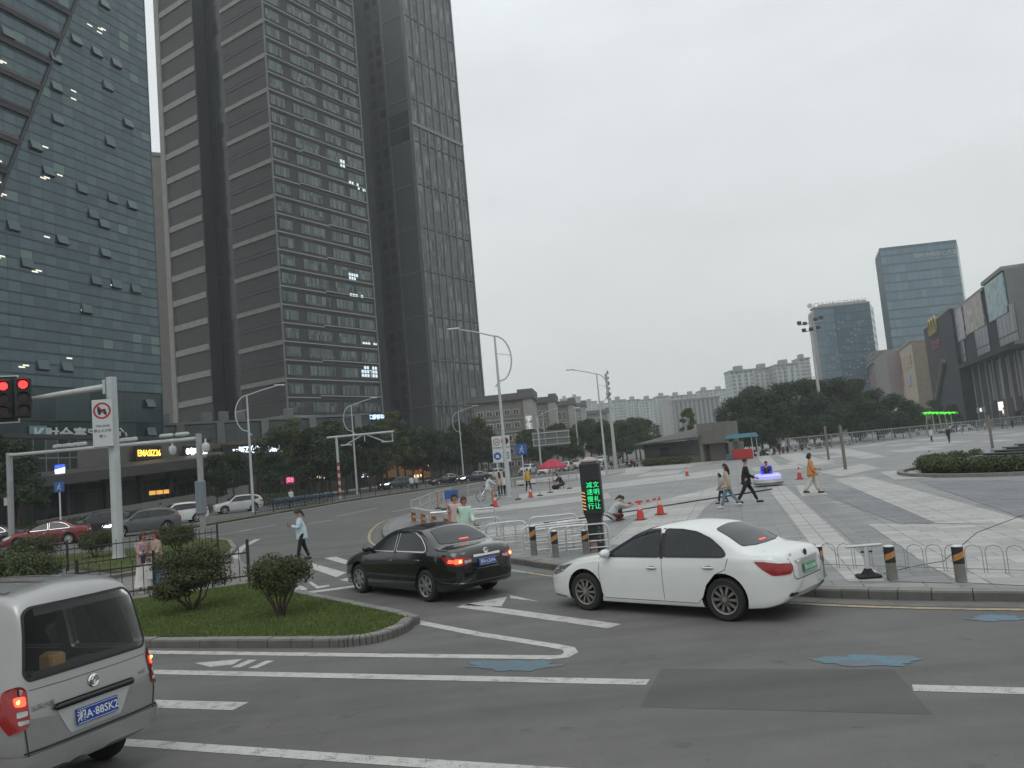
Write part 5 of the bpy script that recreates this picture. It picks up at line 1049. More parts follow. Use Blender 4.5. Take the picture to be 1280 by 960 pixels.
MB().rbox((-1.35, -.32, .75), (.14, .5, .75), .05).rbox((-1.35, .32, .75), (.14, .5, .75), .05).rbox((-.2, -.32, .8), (.14, .5, .85), .05).rbox((-.2, .32, .8), (.14, .5, .85), .05).build('seat', pbr('seat_grey', (.06, .06, .06), .9, var=.2), VT)
t = thing('parcel', 'orange cardboard parcel on the rear shelf inside the silver minivan', 'parcel', (VT.matrix_basis @ Vector((-1.66, .12, 1.13))), R(150)); MB().rbox((0, 0, .07), (.2, .16, .16), .02).build('box', pbr('parcel_orange', (.35, .2, .08), .8, var=.2), t); MB().cbox((0, 0, .151), (.2, .04, .004)).build('tape', pbr('tape', (.4, .3, .2), .4, var=0), t)
t = thing('cushion', 'red cloth cushion inside the left rear corner of the minivan', 'cushion', (VT.matrix_basis @ Vector((-1.62, .56, 1.1))), 0); MB().ball((0, 0, .14), .1, .13, .17, 14).build('cover', pbr('cushion_red', (.3, .02, .03), .8, var=.3, scale=20), t); MB().ball((0, 0, .31), .02, .02, .015).build('button', M_TRIM, t)

# --- cars farther off: one sedan and one SUV mesh set, repainted per car
P_GEN = paint('car_paint', (.02, .02, .022)); DS = car_data(SEDAN, P_GEN, M_RIM, 9, False, True, front_details(False)); DSL = dict(DS); DU = car_data(SUV, P_GEN, M_RIM, 5, False, False, front_details(False))
PC = {k: paint('car_' + k, c) for k, c in dict(red=(.16, .012, .02), darkgrey=(.075, .082, .085), silver=(.45, .46, .46), teal=(.03, .055, .065), white2=(.6, .61, .61), navy=(.015, .02, .035), offwhite=(.5, .51, .5), black2=(.01, .01, .012)).items()}
def farcar(D, u, v, ang, col, label, lit=False, group='cars waiting and parked along the far side', dz=0.):
    sw = {'car_paint': PC[col]}
    if lit: sw['lens_clear'] = M_HEAD
    p = G(u, v); return car(D, label, (p[0], p[1], dz), R(ang), 'parked_car', 'car', group, sw)
farcar(DS, 60, 682, 196, 'red', 'dark red sedan facing left in the far queue'); farcar(DS, -18, 686, 196, 'navy', 'dark sedan with lit lamp cut by the left frame edge', True)
farcar(DU, 122, 668, 206, 'black2', 'black car half hidden by thick white signal pole', True); farcar(DU, 178, 668, 214, 'darkgrey', 'dark grey SUV with lit headlamps right of the white pole', True); farcar(DS, 84, 657, 200, 'black2', 'black sedan behind the dark red sedan'); farcar(DU, 221, 655, 218, 'white2', 'white SUV behind the grey camera post'); farcar(DU, 297, 640.5, 214, 'silver', 'silver SUV in the service lane below the slim lamp post')
farcar(DU, 496, 611, 222, 'teal', 'dark teal SUV with lit lamps in the service lane under trees', True); farcar(DS, 556, 605.5, 215, 'black2', 'black sedan parked left of the crossing cyclist'); farcar(DS, 592, 602.5, 215, 'navy', 'dark navy sedan with lit lamp near the road sign', True); farcar(DS, 618, 598, 220, 'white2', 'white sedan glimpsed behind the sign posts')
for i, (u, v, c, D, lab) in enumerate([(660, 593, 'offwhite', DU, 'small white van parked left of the red parasol'), (684, 593, 'white2', DS, 'white sedan parked under the red parasol edge'), (708, 588.5, 'offwhite', DS, 'pale sedan parked right of the red parasol'), (722, 585.5, 'white2', DU, 'white SUV in the far row behind the lit pillar'), (738, 583, 'silver', DS, 'silver sedan in the far row above the lit pillar'), (752, 580.5, 'offwhite', DU, 'pale SUV at the end of the far row')]): farcar(D, u, v, 250, c, lab)
for i, (u, v, c, lab) in enumerate([(1188, 543, 'black2', 'black car parked beyond the plaza railing near the palms'), (1203, 541.5, 'silver', 'silver car parked beyond the plaza railing near the palms')]):
    p = at(u, v, 150); car(DS, lab, (p.x, p.y, 0), R(200), 'parked_car', 'car', 'cars waiting and parked along the far side', {'car_paint': PC[c]})
# ---------------------------------------------------------------- street furniture
M_WPOLE = pbr('white_pole', (.42, .45, .45), .5, .1, var=.1, scale=2); M_GPOLE = pbr('grey_pole', (.3, .31, .31), .5, .3, var=.15, scale=2); M_STEEL = pbr('stainless', (.6, .6, .59), .32, .65, var=.08, scale=3)
M_SIGNB = pbr('sign_blue_face', (.02, .09, .3), .5, var=.05); M_SIGNW = pbr('sign_white_face', (.5, .53, .53), .5, var=.06); M_SIGNR = pbr('sign_red', (.32, .02, .03), .5, var=0); M_SIGNK = pbr('sign_ink', (.03, .03, .035), .6, var=0); M_NAVY = pbr('sign_navy', (.05, .02, .09), .5, var=0)
def disc(mb, c, r0, r1, y=-.0, n=28, mi=0, th=.006):
    """ring or disc facing -y at (x, z) = c"""
    vs = []; fs = []
    for k in range(n): q = 2 * math.pi * k / n; vs += [(c[0] + r1 * math.cos(q), y, c[1] + r1 * math.sin(q)), (c[0] + r0 * math.cos(q), y, c[1] + r0 * math.sin(q))]
    for k in range(n): j = (k + 1) % n; fs.append([2 * k, 2 * j, 2 * j + 1, 2 * k + 1])
    mb.add(vs, fs, mi); return mb
FACE = lambda p: math.atan2(p[1], p[0]) - math.pi / 2        # turn a -y face toward the avenue viewer
# signal mast
mp_ = at(146, 640, 33); px_, py_ = mp_.x, mp_.y
SM = thing('signal_mast', 'thick white signal mast with long arm and square top', 'signal mast', (px_, py_, .1), R(-18))
zt = ztop(133, 475, 33)
m = MB(); m.lathe([(.3, 0), (.3, .04), (.24, .05), (.22, .3), (.205, zt - .1), (.205, zt), (.0001, zt)], 8); m.build('pole', M_WPOLE, SM)
za = ztop(126, 487, 33); MB().cbox((-.25, 0, za), (.14, .34, .6)).build('flange', M_WPOLE, SM)
MB().tube([(-.25, 0, za), (-3, 0, za - .02), (-6.4, 0, za - .12)], [.15, .12, .09], 12).build('arm', M_WPOLE, SM)
p4 = at(128, 520, 32.6); t = thing('prohibition_sign', 'white sign with red crossed circle over a cart on white mast', 'road sign', (p4.x, p4.y, p4.z), R(10))
m = MB(); m.rbox((0, 0, -.3), (.8, .06, 2.0), .03); m.build('board', M_SIGNW, t)
m = MB(); disc(m, (0, .22), .27, .345, -.036, mi=0); m.add([(-.21, -.037, .42), (-.17, -.037, .46), (.21, -.037, .02), (.17, -.037, -.02)], [[0, 1, 2, 3]], 0); m.cbox((.0, -.034, .22), (.3, .004, .14), 1).cbox((-.12, -.034, .27), (.12, .004, .2), 1).ball((-.1, -.034, .12), .07, .005, .07, 10, 1).ball((.12, -.034, .12), .07, .005, .07, 10, 1); m.build('symbol', [M_SIGNR, M_SIGNK], t)
m = MB(); m.text('7:00-20:00', .13, Mrow((0, -.036, -.42), (1, 0, 0), (0, 0, 1), (0, -1, 0)), 0, .002).text('禁止人力车', .14, Mrow((0, -.036, -.62), (1, 0, 0), (0, 0, 1), (0, -1, 0)), 0, .002).text('驶入', .14, Mrow((0, -.036, -.85), (1, 0, 0), (0, 0, 1), (0, -1, 0)), 0, .002); m.build('lettering', M_SIGNK, t)
M_RLIT = glow('signal_red', (1, .02, .02), 5.0, (.2, 0, 0)); M_ROFF = pbr('signal_off', (.04, .012, .012), .3, var=0); M_HOOD = pbr('signal_black', (.012, .013, .014), .55, var=.1)
for u, v, lab, frame in ((29, 497, 'right hand red traffic light head without pale rim', False), (5, 499, 'traffic light head with pale rim at the left frame edge', True)):
    p = at(u, v, 33.75 if not frame else 34.0); t = thing('traffic_light', lab, 'traffic light', p, R(34 if not frame else 24), 'traffic lights on the mast arm')
    m = MB(); m.rbox((0, .05, 0), (.62, .34, 1.75), .06); m.build('housing', M_HOOD, t)
    if frame: m = MB(); m.box(-.5, .5, .1, .13, -1.0, 1.0).box(-.55, -.5, .08, .15, -1.05, 1.05, 1).box(.5, .55, .08, .15, -1.05, 1.05, 1).box(-.5, .5, .08, .15, 1.0, 1.05, 1).box(-.5, .5, .08, .15, -1.05, -1.0, 1); m.build('backplate', [M_HOOD, M_SIGNW], t)
    for k in range(3):
        z = .56 - k * .56; m = MB(); disc(m, (0, z), .0, .17, -.13); m.build('lens', M_RLIT if k == 0 else M_ROFF, t)
        m = MB(); n = 14; vs = []
        for i in range(n + 1): q = R(-20 + 220 * i / n); vs += [(.23 * math.cos(q), -.12, z + .23 * math.sin(q)), (.24 * math.cos(q), -.38 if 0 < i < n else -.2, z + .235 * math.sin(q))]
        m.add(vs, [[2 * i, 2 * i + 2, 2 * i + 3, 2 * i + 1] for i in range(n)]); m.build('visor', M_HOOD, t)
# camera gantry across the far carriageway
ga = at(13, 620, 50); gb = at(251, 600, 40); t = framed('camera_gantry', 'grey camera gantry spanning the far lanes on two posts', 'gantry', Vector((ga.x, ga.y, 0)), Vector((gb.x - ga.x, gb.y - ga.y, 0)))
LG = Vector((gb.x - ga.x, gb.y - ga.y)).length; z0_ = ztop(13, 569, 50); z1_g = ztop(250, 548, 40)
MB().tube([(0, 0, 0), (0, 0, z0_ + .15)], .19, 10).cbox((0, 0, .1), (.6, .6, .2)).build('post', M_GPOLE, t); MB().tube([(LG, 0, 0), (LG, 0, z1_g + .25)], .15, 10).build('post', M_GPOLE, t); MB().tube([(0, 0, z0_), (LG, 0, z1_g)], .11, 10).build('beam', M_WPOLE, t)
for f_ in (.30, .35, .395, .44, .60, .66, .70): z = z0_ + (z1_g - z0_) * f_; MB().rbox((LG * f_, 0, z + .28), (.75, .22, .22), .05).tube([(LG * f_, 0, z), (LG * f_, 0, z + .2)], .03, 6).build('camera', M_WPOLE, t)
for f_ in (.86, .93): z = z0_ + (z1_g - z0_) * f_; MB().rbox((LG * f_, 0, z + .3), (.8, .2, .2), .06, 0, .4).build('camera', M_WPOLE, t)
for f_, s in ((.885, 1), (1.012, 1)): z = z0_ + (z1_g - z0_) * f_; MB().lathe([(.0001, -.75), (.1, -.72), (.17, -.6), (.19, -.42), (.16, -.3), (.05, -.25), (.05, -.05)], 14, 0, Matrix.Translation((LG * f_ + (.3 if f_ > 1 else 0), 0, z))).build('dome_camera', M_SIGNW, t)
MB().rbox((LG, -.05, 2.2), (.5, .35, 1.7), .05).build('control_box', pbr('box_greyblue', (.17, .2, .22), .6, var=.1), t); MB().cbox((-.35, 0, 2.9), (.7, .15, .5)).build('small_board', M_WPOLE, t)

# street lamps: post, arm, arc, head
def lamp_post(u, vb, vt, y, side, label, H=11.3, arc=True):
    p = at(u, vb, y); zt = ztop(u, vt, y) if vt else H
    t = thing('street_lamp', label, 'street lamp', (p.x, p.y, .1), math.atan2(-p.x, p.y) + (0 if side > 0 else math.pi), 'street lamps along the avenue')
    MB().lathe([(.22, 0), (.22, .05), (.14, .08), (.13, 1.2), (.10, zt * .6), (.065, zt - .1)], 10).build('pole', M_WPOLE, t)
    al = 2.5; A = [(0, 0, zt - .15), (al * .5, 0, zt + .25), (al, 0, zt + .55)]
    MB().tube(A, .05, 8).build('arm', M_WPOLE, t); MB().rbox((al + .35, 0, zt + .62), (.95, .28, .13), .05).build('lamp_head', M_SIGNW, t)
    R0 = 2.3; arcp = [(-1.05 * math.sin(math.pi * k / 12), 0, zt - .15 - 3.3 * (1 - math.cos(math.pi * k / 12)) / 2 - .0) for k in range(11)]
    arcp += [(-.25 + .12, 0, zt - 3.35), (.25, 0, zt - 3.75)]
    MB().tube([(.0, 0, zt - .12)] + arcp[1:], .055, 8).build('arc', M_WPOLE, t); MB().tube([(0, 0, zt - 1.4), (-1.03, 0, zt - 1.6)], .025, 6).build('brace', M_WPOLE, t)
    return t
lamp_post(316, 625, 493, 70, 1, 'white street lamp above the silver SUV with arm to the right'); lamp_post(445, 595, 506, 98, 1, 'street lamp behind truss arm before the dark tower'); lamp_post(579, 590, 514, 126, 1, 'street lamp before the fins of the taller dark tower')
lamp_post(634, 600, 418, 55, -1, 'tallest looking lamp right of the dark towers, arm to the left'); lamp_post(757, 580, 466, 86, -1, 'lamp with arc beside the antenna mast'); lamp_post(838, 560, 507, 170, -1, 'faint far lamp above the station roof'); lamp_post(684, 580, 516, 165, 1, 'far lamp before the dormitory blocks')
p = at(724, 570, 140); t = thing('camera_pole', 'thin far pole with white camera right of the guide sign', 'pole', (p.x, p.y, 0)); MB().tube([(0, 0, 0), (0, 0, 11)], [.14, .1], 8).build('pole', M_WPOLE, t); MB().rbox((.4, 0, 10.6), (1.3, .3, .35), .1).tube([(0, 0, 9), (.9, 0, 9.2)], .05, 6).build('camera', M_WPOLE, t)
p = at(769, 575, 110); t = thing('antenna_mast', 'phone mast on white pole crowded with antenna panels at its top', 'mast', (p.x, p.y, 0)); zt = ztop(760, 462, 110)
MB().tube([(0, 0, 0), (0, 0, zt * .72)], [.28, .18], 10).tube([(0, 0, zt * .72), (0, 0, zt - .6)], [.16, .08], 8).tube([(0, 0, zt - .6), (0, 0, zt + .3)], .03, 5).build('pole', M_WPOLE, t)
for k in range(16):
    z = zt * (.70 + .27 * k / 15); q = k * 2.1; ra = .2 + .22 * ((k * 7) % 3) / 2; m = MB(); m.rbox((ra * math.cos(q), ra * math.sin(q), z), (.15, .15, .32 + .2 * (k % 2)), .03); m.tube([(0, 0, z), (.3 * math.cos(q), .3 * math.sin(q), z)], .03, 5); m.build('antenna', M_GPOLE if k % 3 else M_DARKM, t)
MB().lathe([(.1, zt * .745), (.42, zt * .75), (.42, zt * .76), (.1, zt * .765)], 14).build('platform', M_GPOLE, t)
# floodlight mast on the plaza
p = at(1031, 550, 140); t = thing('floodlight_mast', 'tall white floodlight mast standing before the dark wood', 'mast', (p.x, p.y, 0)); zt = ztop(1015, 403, 140)
MB().tube([(0, 0, 0), (0, 0, zt)], [.34, .17], 12).build('pole', M_WPOLE, t); MB().tube([(-2.2, 0, zt - .3), (2.2, 0, zt + .1)], .08, 6).tube([(-1.5, .1, zt - 1.6), (1.4, .1, zt - 1.3)], .08, 6).build('crossbar', M_GPOLE, t)
for k, (x, z) in enumerate([(-2, .1), (-1, -.1), (1, .5), (2, .7), (-1.3, -1.3), (0, -1.2), (1.3, -1.)]): m = MB(); m.rbox((x, -.2, zt + z), (.75, .35, .6), .08); m.build('floodlight', M_DARKM, t)
# sign boards by the plaza edge
p = at(630, 600, 60); t = thing('regulation_board', 'pale board with speed limit and three round signs on two posts', 'road sign', (p.x, p.y, PZ), R(2)); z0b = ztop(628, 578, 60) - PZ; z1b = ztop(626, 545, 60) - PZ; wb = 1.36
MB().tube([(-.38, .06, 0), (-.38, .06, z1b - .1)], .05, 8).build('post', M_SIGNW, t); MB().tube([(.38, .06, 0), (.38, .06, z1b - .1)], .09, 8).build('post', M_SIGNW, t); MB().rbox((0, 0, (z0b + z1b) / 2), (wb, .06, z1b - z0b), .02).build('board', M_SIGNW, t)
m = MB(); hb = z1b - z0b; disc(m, (-.33, z0b + hb * .78), .22, .27, -.035, mi=0); disc(m, (.33, z0b + hb * .80), 0, .28, -.035, mi=1); disc(m, (.33, z0b + hb * .80), .23, .28, -.038, mi=0); disc(m, (-.33, z0b + hb * .25), 0, .29, -.035, mi=2); m.box(.1, .56, -.036, -.034, z0b + hb * .13, z0b + hb * .37, 2).box(.15, .51, -.04, -.037, z0b + hb * .17, z0b + hb * .33, 4).cbox((.33, -.042, z0b + hb * .25), (.2, .004, .16), 3)
m.cbox((-.33, -.038, z0b + hb * .25), (.24, .004, .2), 4).cbox((-.33, -.04, z0b + hb * .2), (.3, .004, .06), 4); m.text('50', .3, Mrow((-.33, -.037, z0b + hb * .78), (1, 0, 0), (0, 0, 1), (0, -1, 0)), 3, .002).text('区域限速 区域禁停', .15, Mrow((0, -.036, z0b + hb * .56), (1, 0, 0), (0, 0, 1), (0, -1, 0)), 3, .002); m.build('symbol', [M_SIGNR, M_NAVY, M_SIGNB, M_SIGNK, M_SIGNW], t)
def ped_sign(u, vb, vt0, vt1, y, label):
    p = at(u, vb, y); t = thing('crossing_sign', label, 'road sign', (p.x, p.y, 0), R(0)); za, zb_ = ztop(u, vt1, y), ztop(u, vt0, y); s = zb_ - za; z = (za + zb_) / 2
    MB().tube([(0, .05, 0), (0, .05, zb_)], .06, 8).build('pole', M_SIGNW, t); MB().rbox((0, 0, z), (s, .05, s), .02).build('board', M_SIGNB, t)
    m = MB(); m.add([(-.34 * s, -.03, z - .36 * s), (.34 * s, -.03, z - .36 * s), (0, -.03, z + .36 * s)], [[0, 1, 2]], 1) if y > 90 else None
    m.ball((.05 * s, -.03, z + .25 * s), .07 * s, .006, .07 * s, 10).tube([(.03 * s, -.03, z + .16 * s), (-.05 * s, -.03, z - .05 * s), (-.22 * s, -.03, z - .3 * s)], .04 * s, 5).tube([(-.05 * s, -.03, z - .05 * s), (.08 * s, -.03, z - .16 * s), (.16 * s, -.03, z - .33 * s)], .04 * s, 5).tube([(.03 * s, -.03, z + .12 * s), (.2 * s, -.03, z - .02 * s)], .03 * s, 5).tube([(.02 * s, -.03, z + .12 * s), (-.18 * s, -.03, z + .02 * s)], .03 * s, 5); m.build('symbol', [M_SIGNW, M_SIGNB], t); return t
ped_sign(656, 608, 554.5, 568, 72, 'blue walking figure sign on white pole near the red parasol'); ped_sign(75, 640, 602, 615, 60, 'small blue walking figure sign beyond the red sedan')
# gantry arms
p = at(424, 600, 85); t = thing('truss_arm', 'striped post carrying a white truss arm above the avenue trees', 'gantry', (p.x, p.y, 0), R(12)); za = ztop(424, 546, 85); la = 6.2
MB().tube([(0, 0, 0), (0, 0, za)], .14, 8).build('post', M_WPOLE, t)
for k in range(5): MB().tube([(0, 0, .4 + k * .8), (0, 0, .8 + k * .8)], .145, 8).build('stripe', M_SIGNR, t)
MB().tube([(-1, 0, za), (la, 0, za + .1)], .12, 8).tube([(.4, 0, za - .95), (1.6, 0, za - .95)], .08, 6).tube([(4.8, 0, za - .95), (la - .1, 0, za - .95)], .07, 6).tube([(1.0, 0, za - .9), (2.8, 0, za)], .07, 6).tube([(5.1, 0, za - .9), (3.2, 0, za)], .07, 6).tube([(3, 0, za), (3, 0, za - .7)], .06, 6).tube([(la - .2, 0, za), (la - .2, 0, za - .95)], .06, 6).build('truss', M_WPOLE, t)
p = at(680, 580, 130); t = thing('guide_sign', 'back of grey guide sign on a far gantry post', 'road sign', (p.x, p.y, 0), R(8)); za = ztop(690, 541, 130); MB().tube([(-.5, 0, 0), (-.5, 0, za + 3)], .16, 8).build('post', M_WPOLE, t); MB().rbox((1.6, .1, za - .9), (6.2, .08, 2.6), .02).build('board', pbr('sign_back', (.12, .13, .125), .6, var=.1), t)
m = MB()
for z in (-1.9, -.9, .1): m.tube([(-1.6, -.02, za + z), (4.8, -.02, za + z)], .07, 6)
for k in range(4): m.tube([(-1.4 + k * 2, -.03, za - 1.9), (-1.4 + k * 2, -.03, za + .1)], .05, 5)
m.build('frame', M_WPOLE, t)
# light-emitting pillar at the crossing
p = G(747.5, 689, PZ); t = thing('warning_pillar', 'dark roadside pillar with green lit Chinese lettering and orange bars', 'pillar', (*p, PZ), R(-14)); d_ = math.hypot(*p); hp = ztop(742, 578, p[1]) - PZ; zl = hp * .40
M_PIL = pbr('pillar_charcoal', (.022, .026, .028), .4, var=.1)
MB().rbox((0, 0, zl / 2), (.38, .3, zl), .03).build('lower_column', M_PIL, t); MB().rbox((0, 0, (zl + hp) / 2 + .02), (.52, .36, hp - zl), .05).add([(-.245, -.165, zl + .08), (.245, -.165, zl + .08), (.245, .165, zl + .08), (-.245, .165, zl + .08), (-.185, -.145, zl - .12), (.185, -.145, zl - .12), (.185, .145, zl - .12), (-.185, .145, zl - .12)], [[0, 1, 5, 4][::-1], [1, 2, 6, 5][::-1], [2, 3, 7, 6][::-1], [3, 0, 4, 7][::-1], [4, 5, 6, 7]]).build('head', M_PIL, t)
MB().box(-.13, .235, -.192, -.181, zl + .18, hp - .45).build('screen', pbr('screen_black', (.008, .012, .011), .25, var=0), t)
M_LED = glow('led_green', (.02, 1, .32), 1.25)
m = MB(); zz = (hp - .45 - zl - .2) / 4
for i, chh in enumerate('减速慢行'): m.text(chh, .165, Mrow((-.035, -.195, hp - .5 - zz * (i + .45)), (1, 0, 0), (0, 0, 1), (0, -1, 0)), 0, .001, .0)
for i, chh in enumerate('文明礼让'): m.text(chh, .165, Mrow((.142, -.195, hp - .5 - zz * (i + .45)), (1, 0, 0), (0, 0, 1), (0, -1, 0)), 0, .001, .0)
m.build('lettering', M_LED, t); m = MB()
for k in range(6): z = zl + .2 + k * .085; m.add([(-.25, -.184, z), (-.165, -.184, z - .035), (-.165, -.184, z - .01), (-.25, -.184, z + .025)], [[0, 1, 2, 3]])
m.build('light_bar', glow('led_amber', (1, .5, .12), 1.1), t)
MB().rbox((0, 0, hp + .05), (.42, .3, .1), .03).ball((0, 0, hp + .08), .17, .13, .07, 12).build('top_lamp', pbr('top_lamp', (.36, .3, .29), .3, var=.2, scale=8), t); MB().box(-.16, .02, -.155, -.151, .0, .32).build('sticker', pbr('sticker_pink', (.3, .2, .19), .7, var=.3, scale=20), t)
m = MB()
for i, chh in enumerate('人行过街'): m.text(chh, .09, Mrow((.11, -.152, .62 - i * .12), (1, 0, 0), (0, 0, 1), (0, -1, 0)), 0, .001)
m.build('small_lettering', pbr('faint_white', (.22, .23, .23), .6, var=0), t)
# bollards
M_BOL = pbr('bollard_grey', (.17, .165, .15), .6, var=.2, scale=6); M_BOLO = pbr('bollard_orange', (.42, .19, .06), .5, var=.2, scale=12); M_BOLK = pbr('bollard_black', (.02, .02, .02), .5, var=0)
def bollard(u, v, h, label, r=.085):
    t = thing('bollard', label, 'bollard', (*G(u, v, PZ), PZ), R(rnd.uniform(-30, 30)), 'bollards along the plaza kerb')
    MB().lathe([(r, 0), (r, h * .5)], 18).build('post', M_BOL, t); MB().lathe([(r + .002, h * .5), (r + .002, h * .96)], 18).build('black_band', M_BOLK, t); MB().lathe([(r + .003, h * .955), (r + .004, h * .975), (r * .8, h), (.0001, h + .005)], 18).build('cap', M_STEEL, t)
    vs = []; n = 10
    for i in range(n + 1): q = R(-165 + 150 * i / n); s = h * .56 + h * .16 * i / n; vs += [((r + .004) * math.cos(q), (r + .004) * math.sin(q), s), ((r + .004) * math.cos(q), (r + .004) * math.sin(q), s + h * .17)]
    MB().add(vs, [[2 * i, 2 * i + 2, 2 * i + 3, 2 * i + 1] for i in range(n)]).build('orange_stripe', M_BOLO, t)
bollard(1026, 721, .56, 'striped bollard right behind the tail of the white sedan'); bollard(1116, 724.5, .575, 'striped bollard between barrier stand and rightmost bollard'); bollard(1202, 727, .58, 'striped bollard farthest right along the kerb'); bollard(668, 693.5, .78, 'bollard with orange cap at the left end of the steel racks'); bollard(695, 696.5, .68, 'bollard in front of the middle steel rack'); bollard(733, 691.5, .6, 'dark bollard just left of the lit warning pillar')
# steel crowd racks
def rack(u, v, ang, label, w=1.5, h=.72):
    t = thing('steel_rack', label, 'barrier', (*G(u, v, PZ), PZ), R(ang), 'stainless steel racks at the crossing'); r = .14
    pts = [(-w / 2, 0, 0), (-w / 2, 0, h - r)] + [(-w / 2 + r - r * math.cos(R(a)), 0, h - r + r * math.sin(R(a))) for a in (30, 60, 90)] + [(w / 2 - r + r * math.cos(R(a)), 0, h - r + r * math.sin(R(a))) for a in (90, 60, 30)] + [(w / 2, 0, h - r), (w / 2, 0, 0)]
    MB().tube(pts, .025, 8).build('frame', M_STEEL, t)
    for k in range(3): MB().tube([(-w / 2, 0, .12 + k * .17), (w / 2, 0, .12 + k * .17)], .016, 6).build('rail', M_STEEL, t)
    for s in (-1, 1): MB().lathe([(.06, 0), (.06, .02), (.033, .025)], 10, 0, Matrix.Translation((s * w / 2, 0, 0))).build('foot', M_STEEL, t)
for i, (u, v, a, w_) in enumerate([(610, 675, 5, .9), (628, 684, 12, .9), (645, 682, -30, .8), (694, 680, 2, 1.4), (687, 688, 22, 1.5), (702, 690, 6, 1.4), (708, 684, 30, 1.2), (724, 684, 4, 1.2), (718, 692, 16, 1.3), (736, 691, -4, 1.1)]):
    rack(u, v, a, ['rack behind the boot of the black sedan, farthest left', 'rack second from left behind the black sedan', 'slanting rack at the end of the left group', 'tall rack at the back left of the dense group', 'front left rack of the dense group behind orange capped bollard', 'rack in the middle front of the dense group', 'slanting rack in the middle of the dense group', 'back right rack of the dense group', 'front right rack of the dense group', 'rack touching the dark bollard by the lit pillar'][i].replace('rack', 'stainless steel rack', 1), w_, .72 if i != 3 else .82)
p = G(578, 689, PZ); t = thing('handrail_gate', 'thin tall steel frame around the two women walking', 'barrier', (*G(580, 686, PZ), PZ), R(-4)); MB().tube([(-1.0, 0, 0), (-1.0, 0, 1.1), (-.95, 0, 1.16), (1., 0, 1.16), (1.05, 0, 1.1), (1.05, 0, 0)], .025, 8).build('frame', M_STEEL, t); MB().tube([(-1.0, 0, .15), (1.05, 0, .15)], .02, 6).build('lower_rail', M_STEEL, t)
# low white hoop fence with stand, right of the white sedan
a0 = Vector(G(1018, 709, PZ)); a1 = Vector(G(1330, 719, PZ)); d_ = (a1 - a0); t = framed('hoop_fence', 'low white wire hoop fence behind the striped bollards', 'fence', (*a0, 0), (d_.x, d_.y, 0)); Lh = d_.length; M_HOOP = pbr('hoop_white', (.24, .25, .245), .5, var=.15)
MB().tube([(0, 0, PZ + .06), (Lh, 0, PZ + .06)], .009, 6).build('lower_rail', M_HOOP, t); nh = int(Lh / .3)
for k in range(nh):
    x = k * Lh / nh; m = MB(); w_ = Lh / nh * .42; m.tube([(x - w_, 0, PZ), (x - w_, 0, PZ + .36)] + [(x - w_ * math.cos(R(q)), 0, PZ + .36 + .1 * math.sin(R(q))) for q in (45, 90, 135)] + [(x + w_, 0, PZ + .36), (x + w_, 0, PZ)], .007, 6); m.build('hoop', M_HOOP, t)
t = thing('barrier_stand', 'white T shaped barrier stand on black rubber foot', 'barrier', (*G(1086, 722, PZ), PZ), R(-5)); MB().rbox((0, 0, .03), (.38, .3, .06), .02).lathe([(.13, .05), (.08, .12), (.06, .16)], 12).build('base', pbr('rubber', (.02, .02, .02), .9, var=.1), t); MB().lathe([(.045, .14), (.04, .52), (.0001, .53)], 14).build('post', M_SIGNW, t); MB().rbox((-.02, 0, .55), (.62, .07, .05), .02).build('crossbar', M_SIGNW, t); MB().cbox((-.07, -.05, .45), (.05, .02, .03)).build('clip', M_TRIM, t); MB().cbox((.07, -.05, .45), (.05, .02, .03)).build('clip', M_TRIM, t)
m = MB(); pts = [Vector((*G(u, v, PZ), z)) for u, v, z in ((1105, 719, .18), (1140, 712, .2), (1180, 704, .19), (1225, 692, .55), (1290, 680, .75))]; m.tube(pts, .007, 6); tag(m.build('cable', M_TRIM), 'thin dark cable trailing across pavement to the right of barrier stand', 'cable')
# traffic cones
M_CONE = pbr('cone_red', (.5, .045, .03), .5, var=.1); M_CONEW = pbr('cone_band', (.5, .47, .45), .5, var=.15)
def cone(u, v, label, s=1., z=PZ):
    t = thing('traffic_cone', label, 'traffic cone', (*G(u, v, z), z), rnd.random(), 'traffic cones on the plaza'); t.scale = (s,) * 3
    MB().rbox((0, 0, .02), (.38, .38, .04), .03).build('base', pbr('cone_foot', (.12, .02, .02), .7, var=.1) if 'cone_foot' not in bpy.data.materials else bpy.data.materials['cone_foot'], t); MB().lathe([(.15, .04), (.105, .32), (.105, .32), (.04, .7), (.035, .72), (.0001, .72)], 18).build('body', M_CONE, t); MB().lathe([(.096, .40), (.066, .57)], 18, 0, Matrix.Diagonal((1.03, 1.03, 1, 1))).build('band', M_CONEW, t); return t
for u, v, l in [(619.5, 634, 'red cone alone left of the sign board posts'), (663.5, 622, 'red cone right of the sign board posts'), (773, 650, 'red cone next to the crouching person holding tape end'), (801, 650, 'red cone in the middle of the taped three'), (826, 643.5, 'red cone at the right end of the tape'), (859, 595, 'small far red cone before the station entrance'), (1000, 599, 'red cone between bumper car and orange jacket walker')]: cone(u, v, l, .95)
tp = [Vector((*G(u, v, PZ), PZ + .62)) for u, v in ((773, 650), (801, 650), (826, 643.5))]; m = MB()
for i in range(2):
    for k in range(6):
        A, B = tp[i].lerp(tp[i + 1], k / 6), tp[i].lerp(tp[i + 1], (k + 1) / 6); sg = lambda q: -.05 * math.sin(math.pi * q); A = A + Vector((0, 0, sg(k / 6))); B = B + Vector((0, 0, sg((k + 1) / 6))); n_ = Vector((-(B - A).y, (B - A).x, 0)).normalized() * .004
        m.add([A - n_, B - n_, B + n_, A + n_] + [q + Vector((0, 0, .07)) for q in (A - n_, B - n_, B + n_, A + n_)], [[0, 1, 5, 4], [2, 3, 7, 6], [4, 5, 6, 7], [3, 2, 1, 0]], (i + k) % 2)
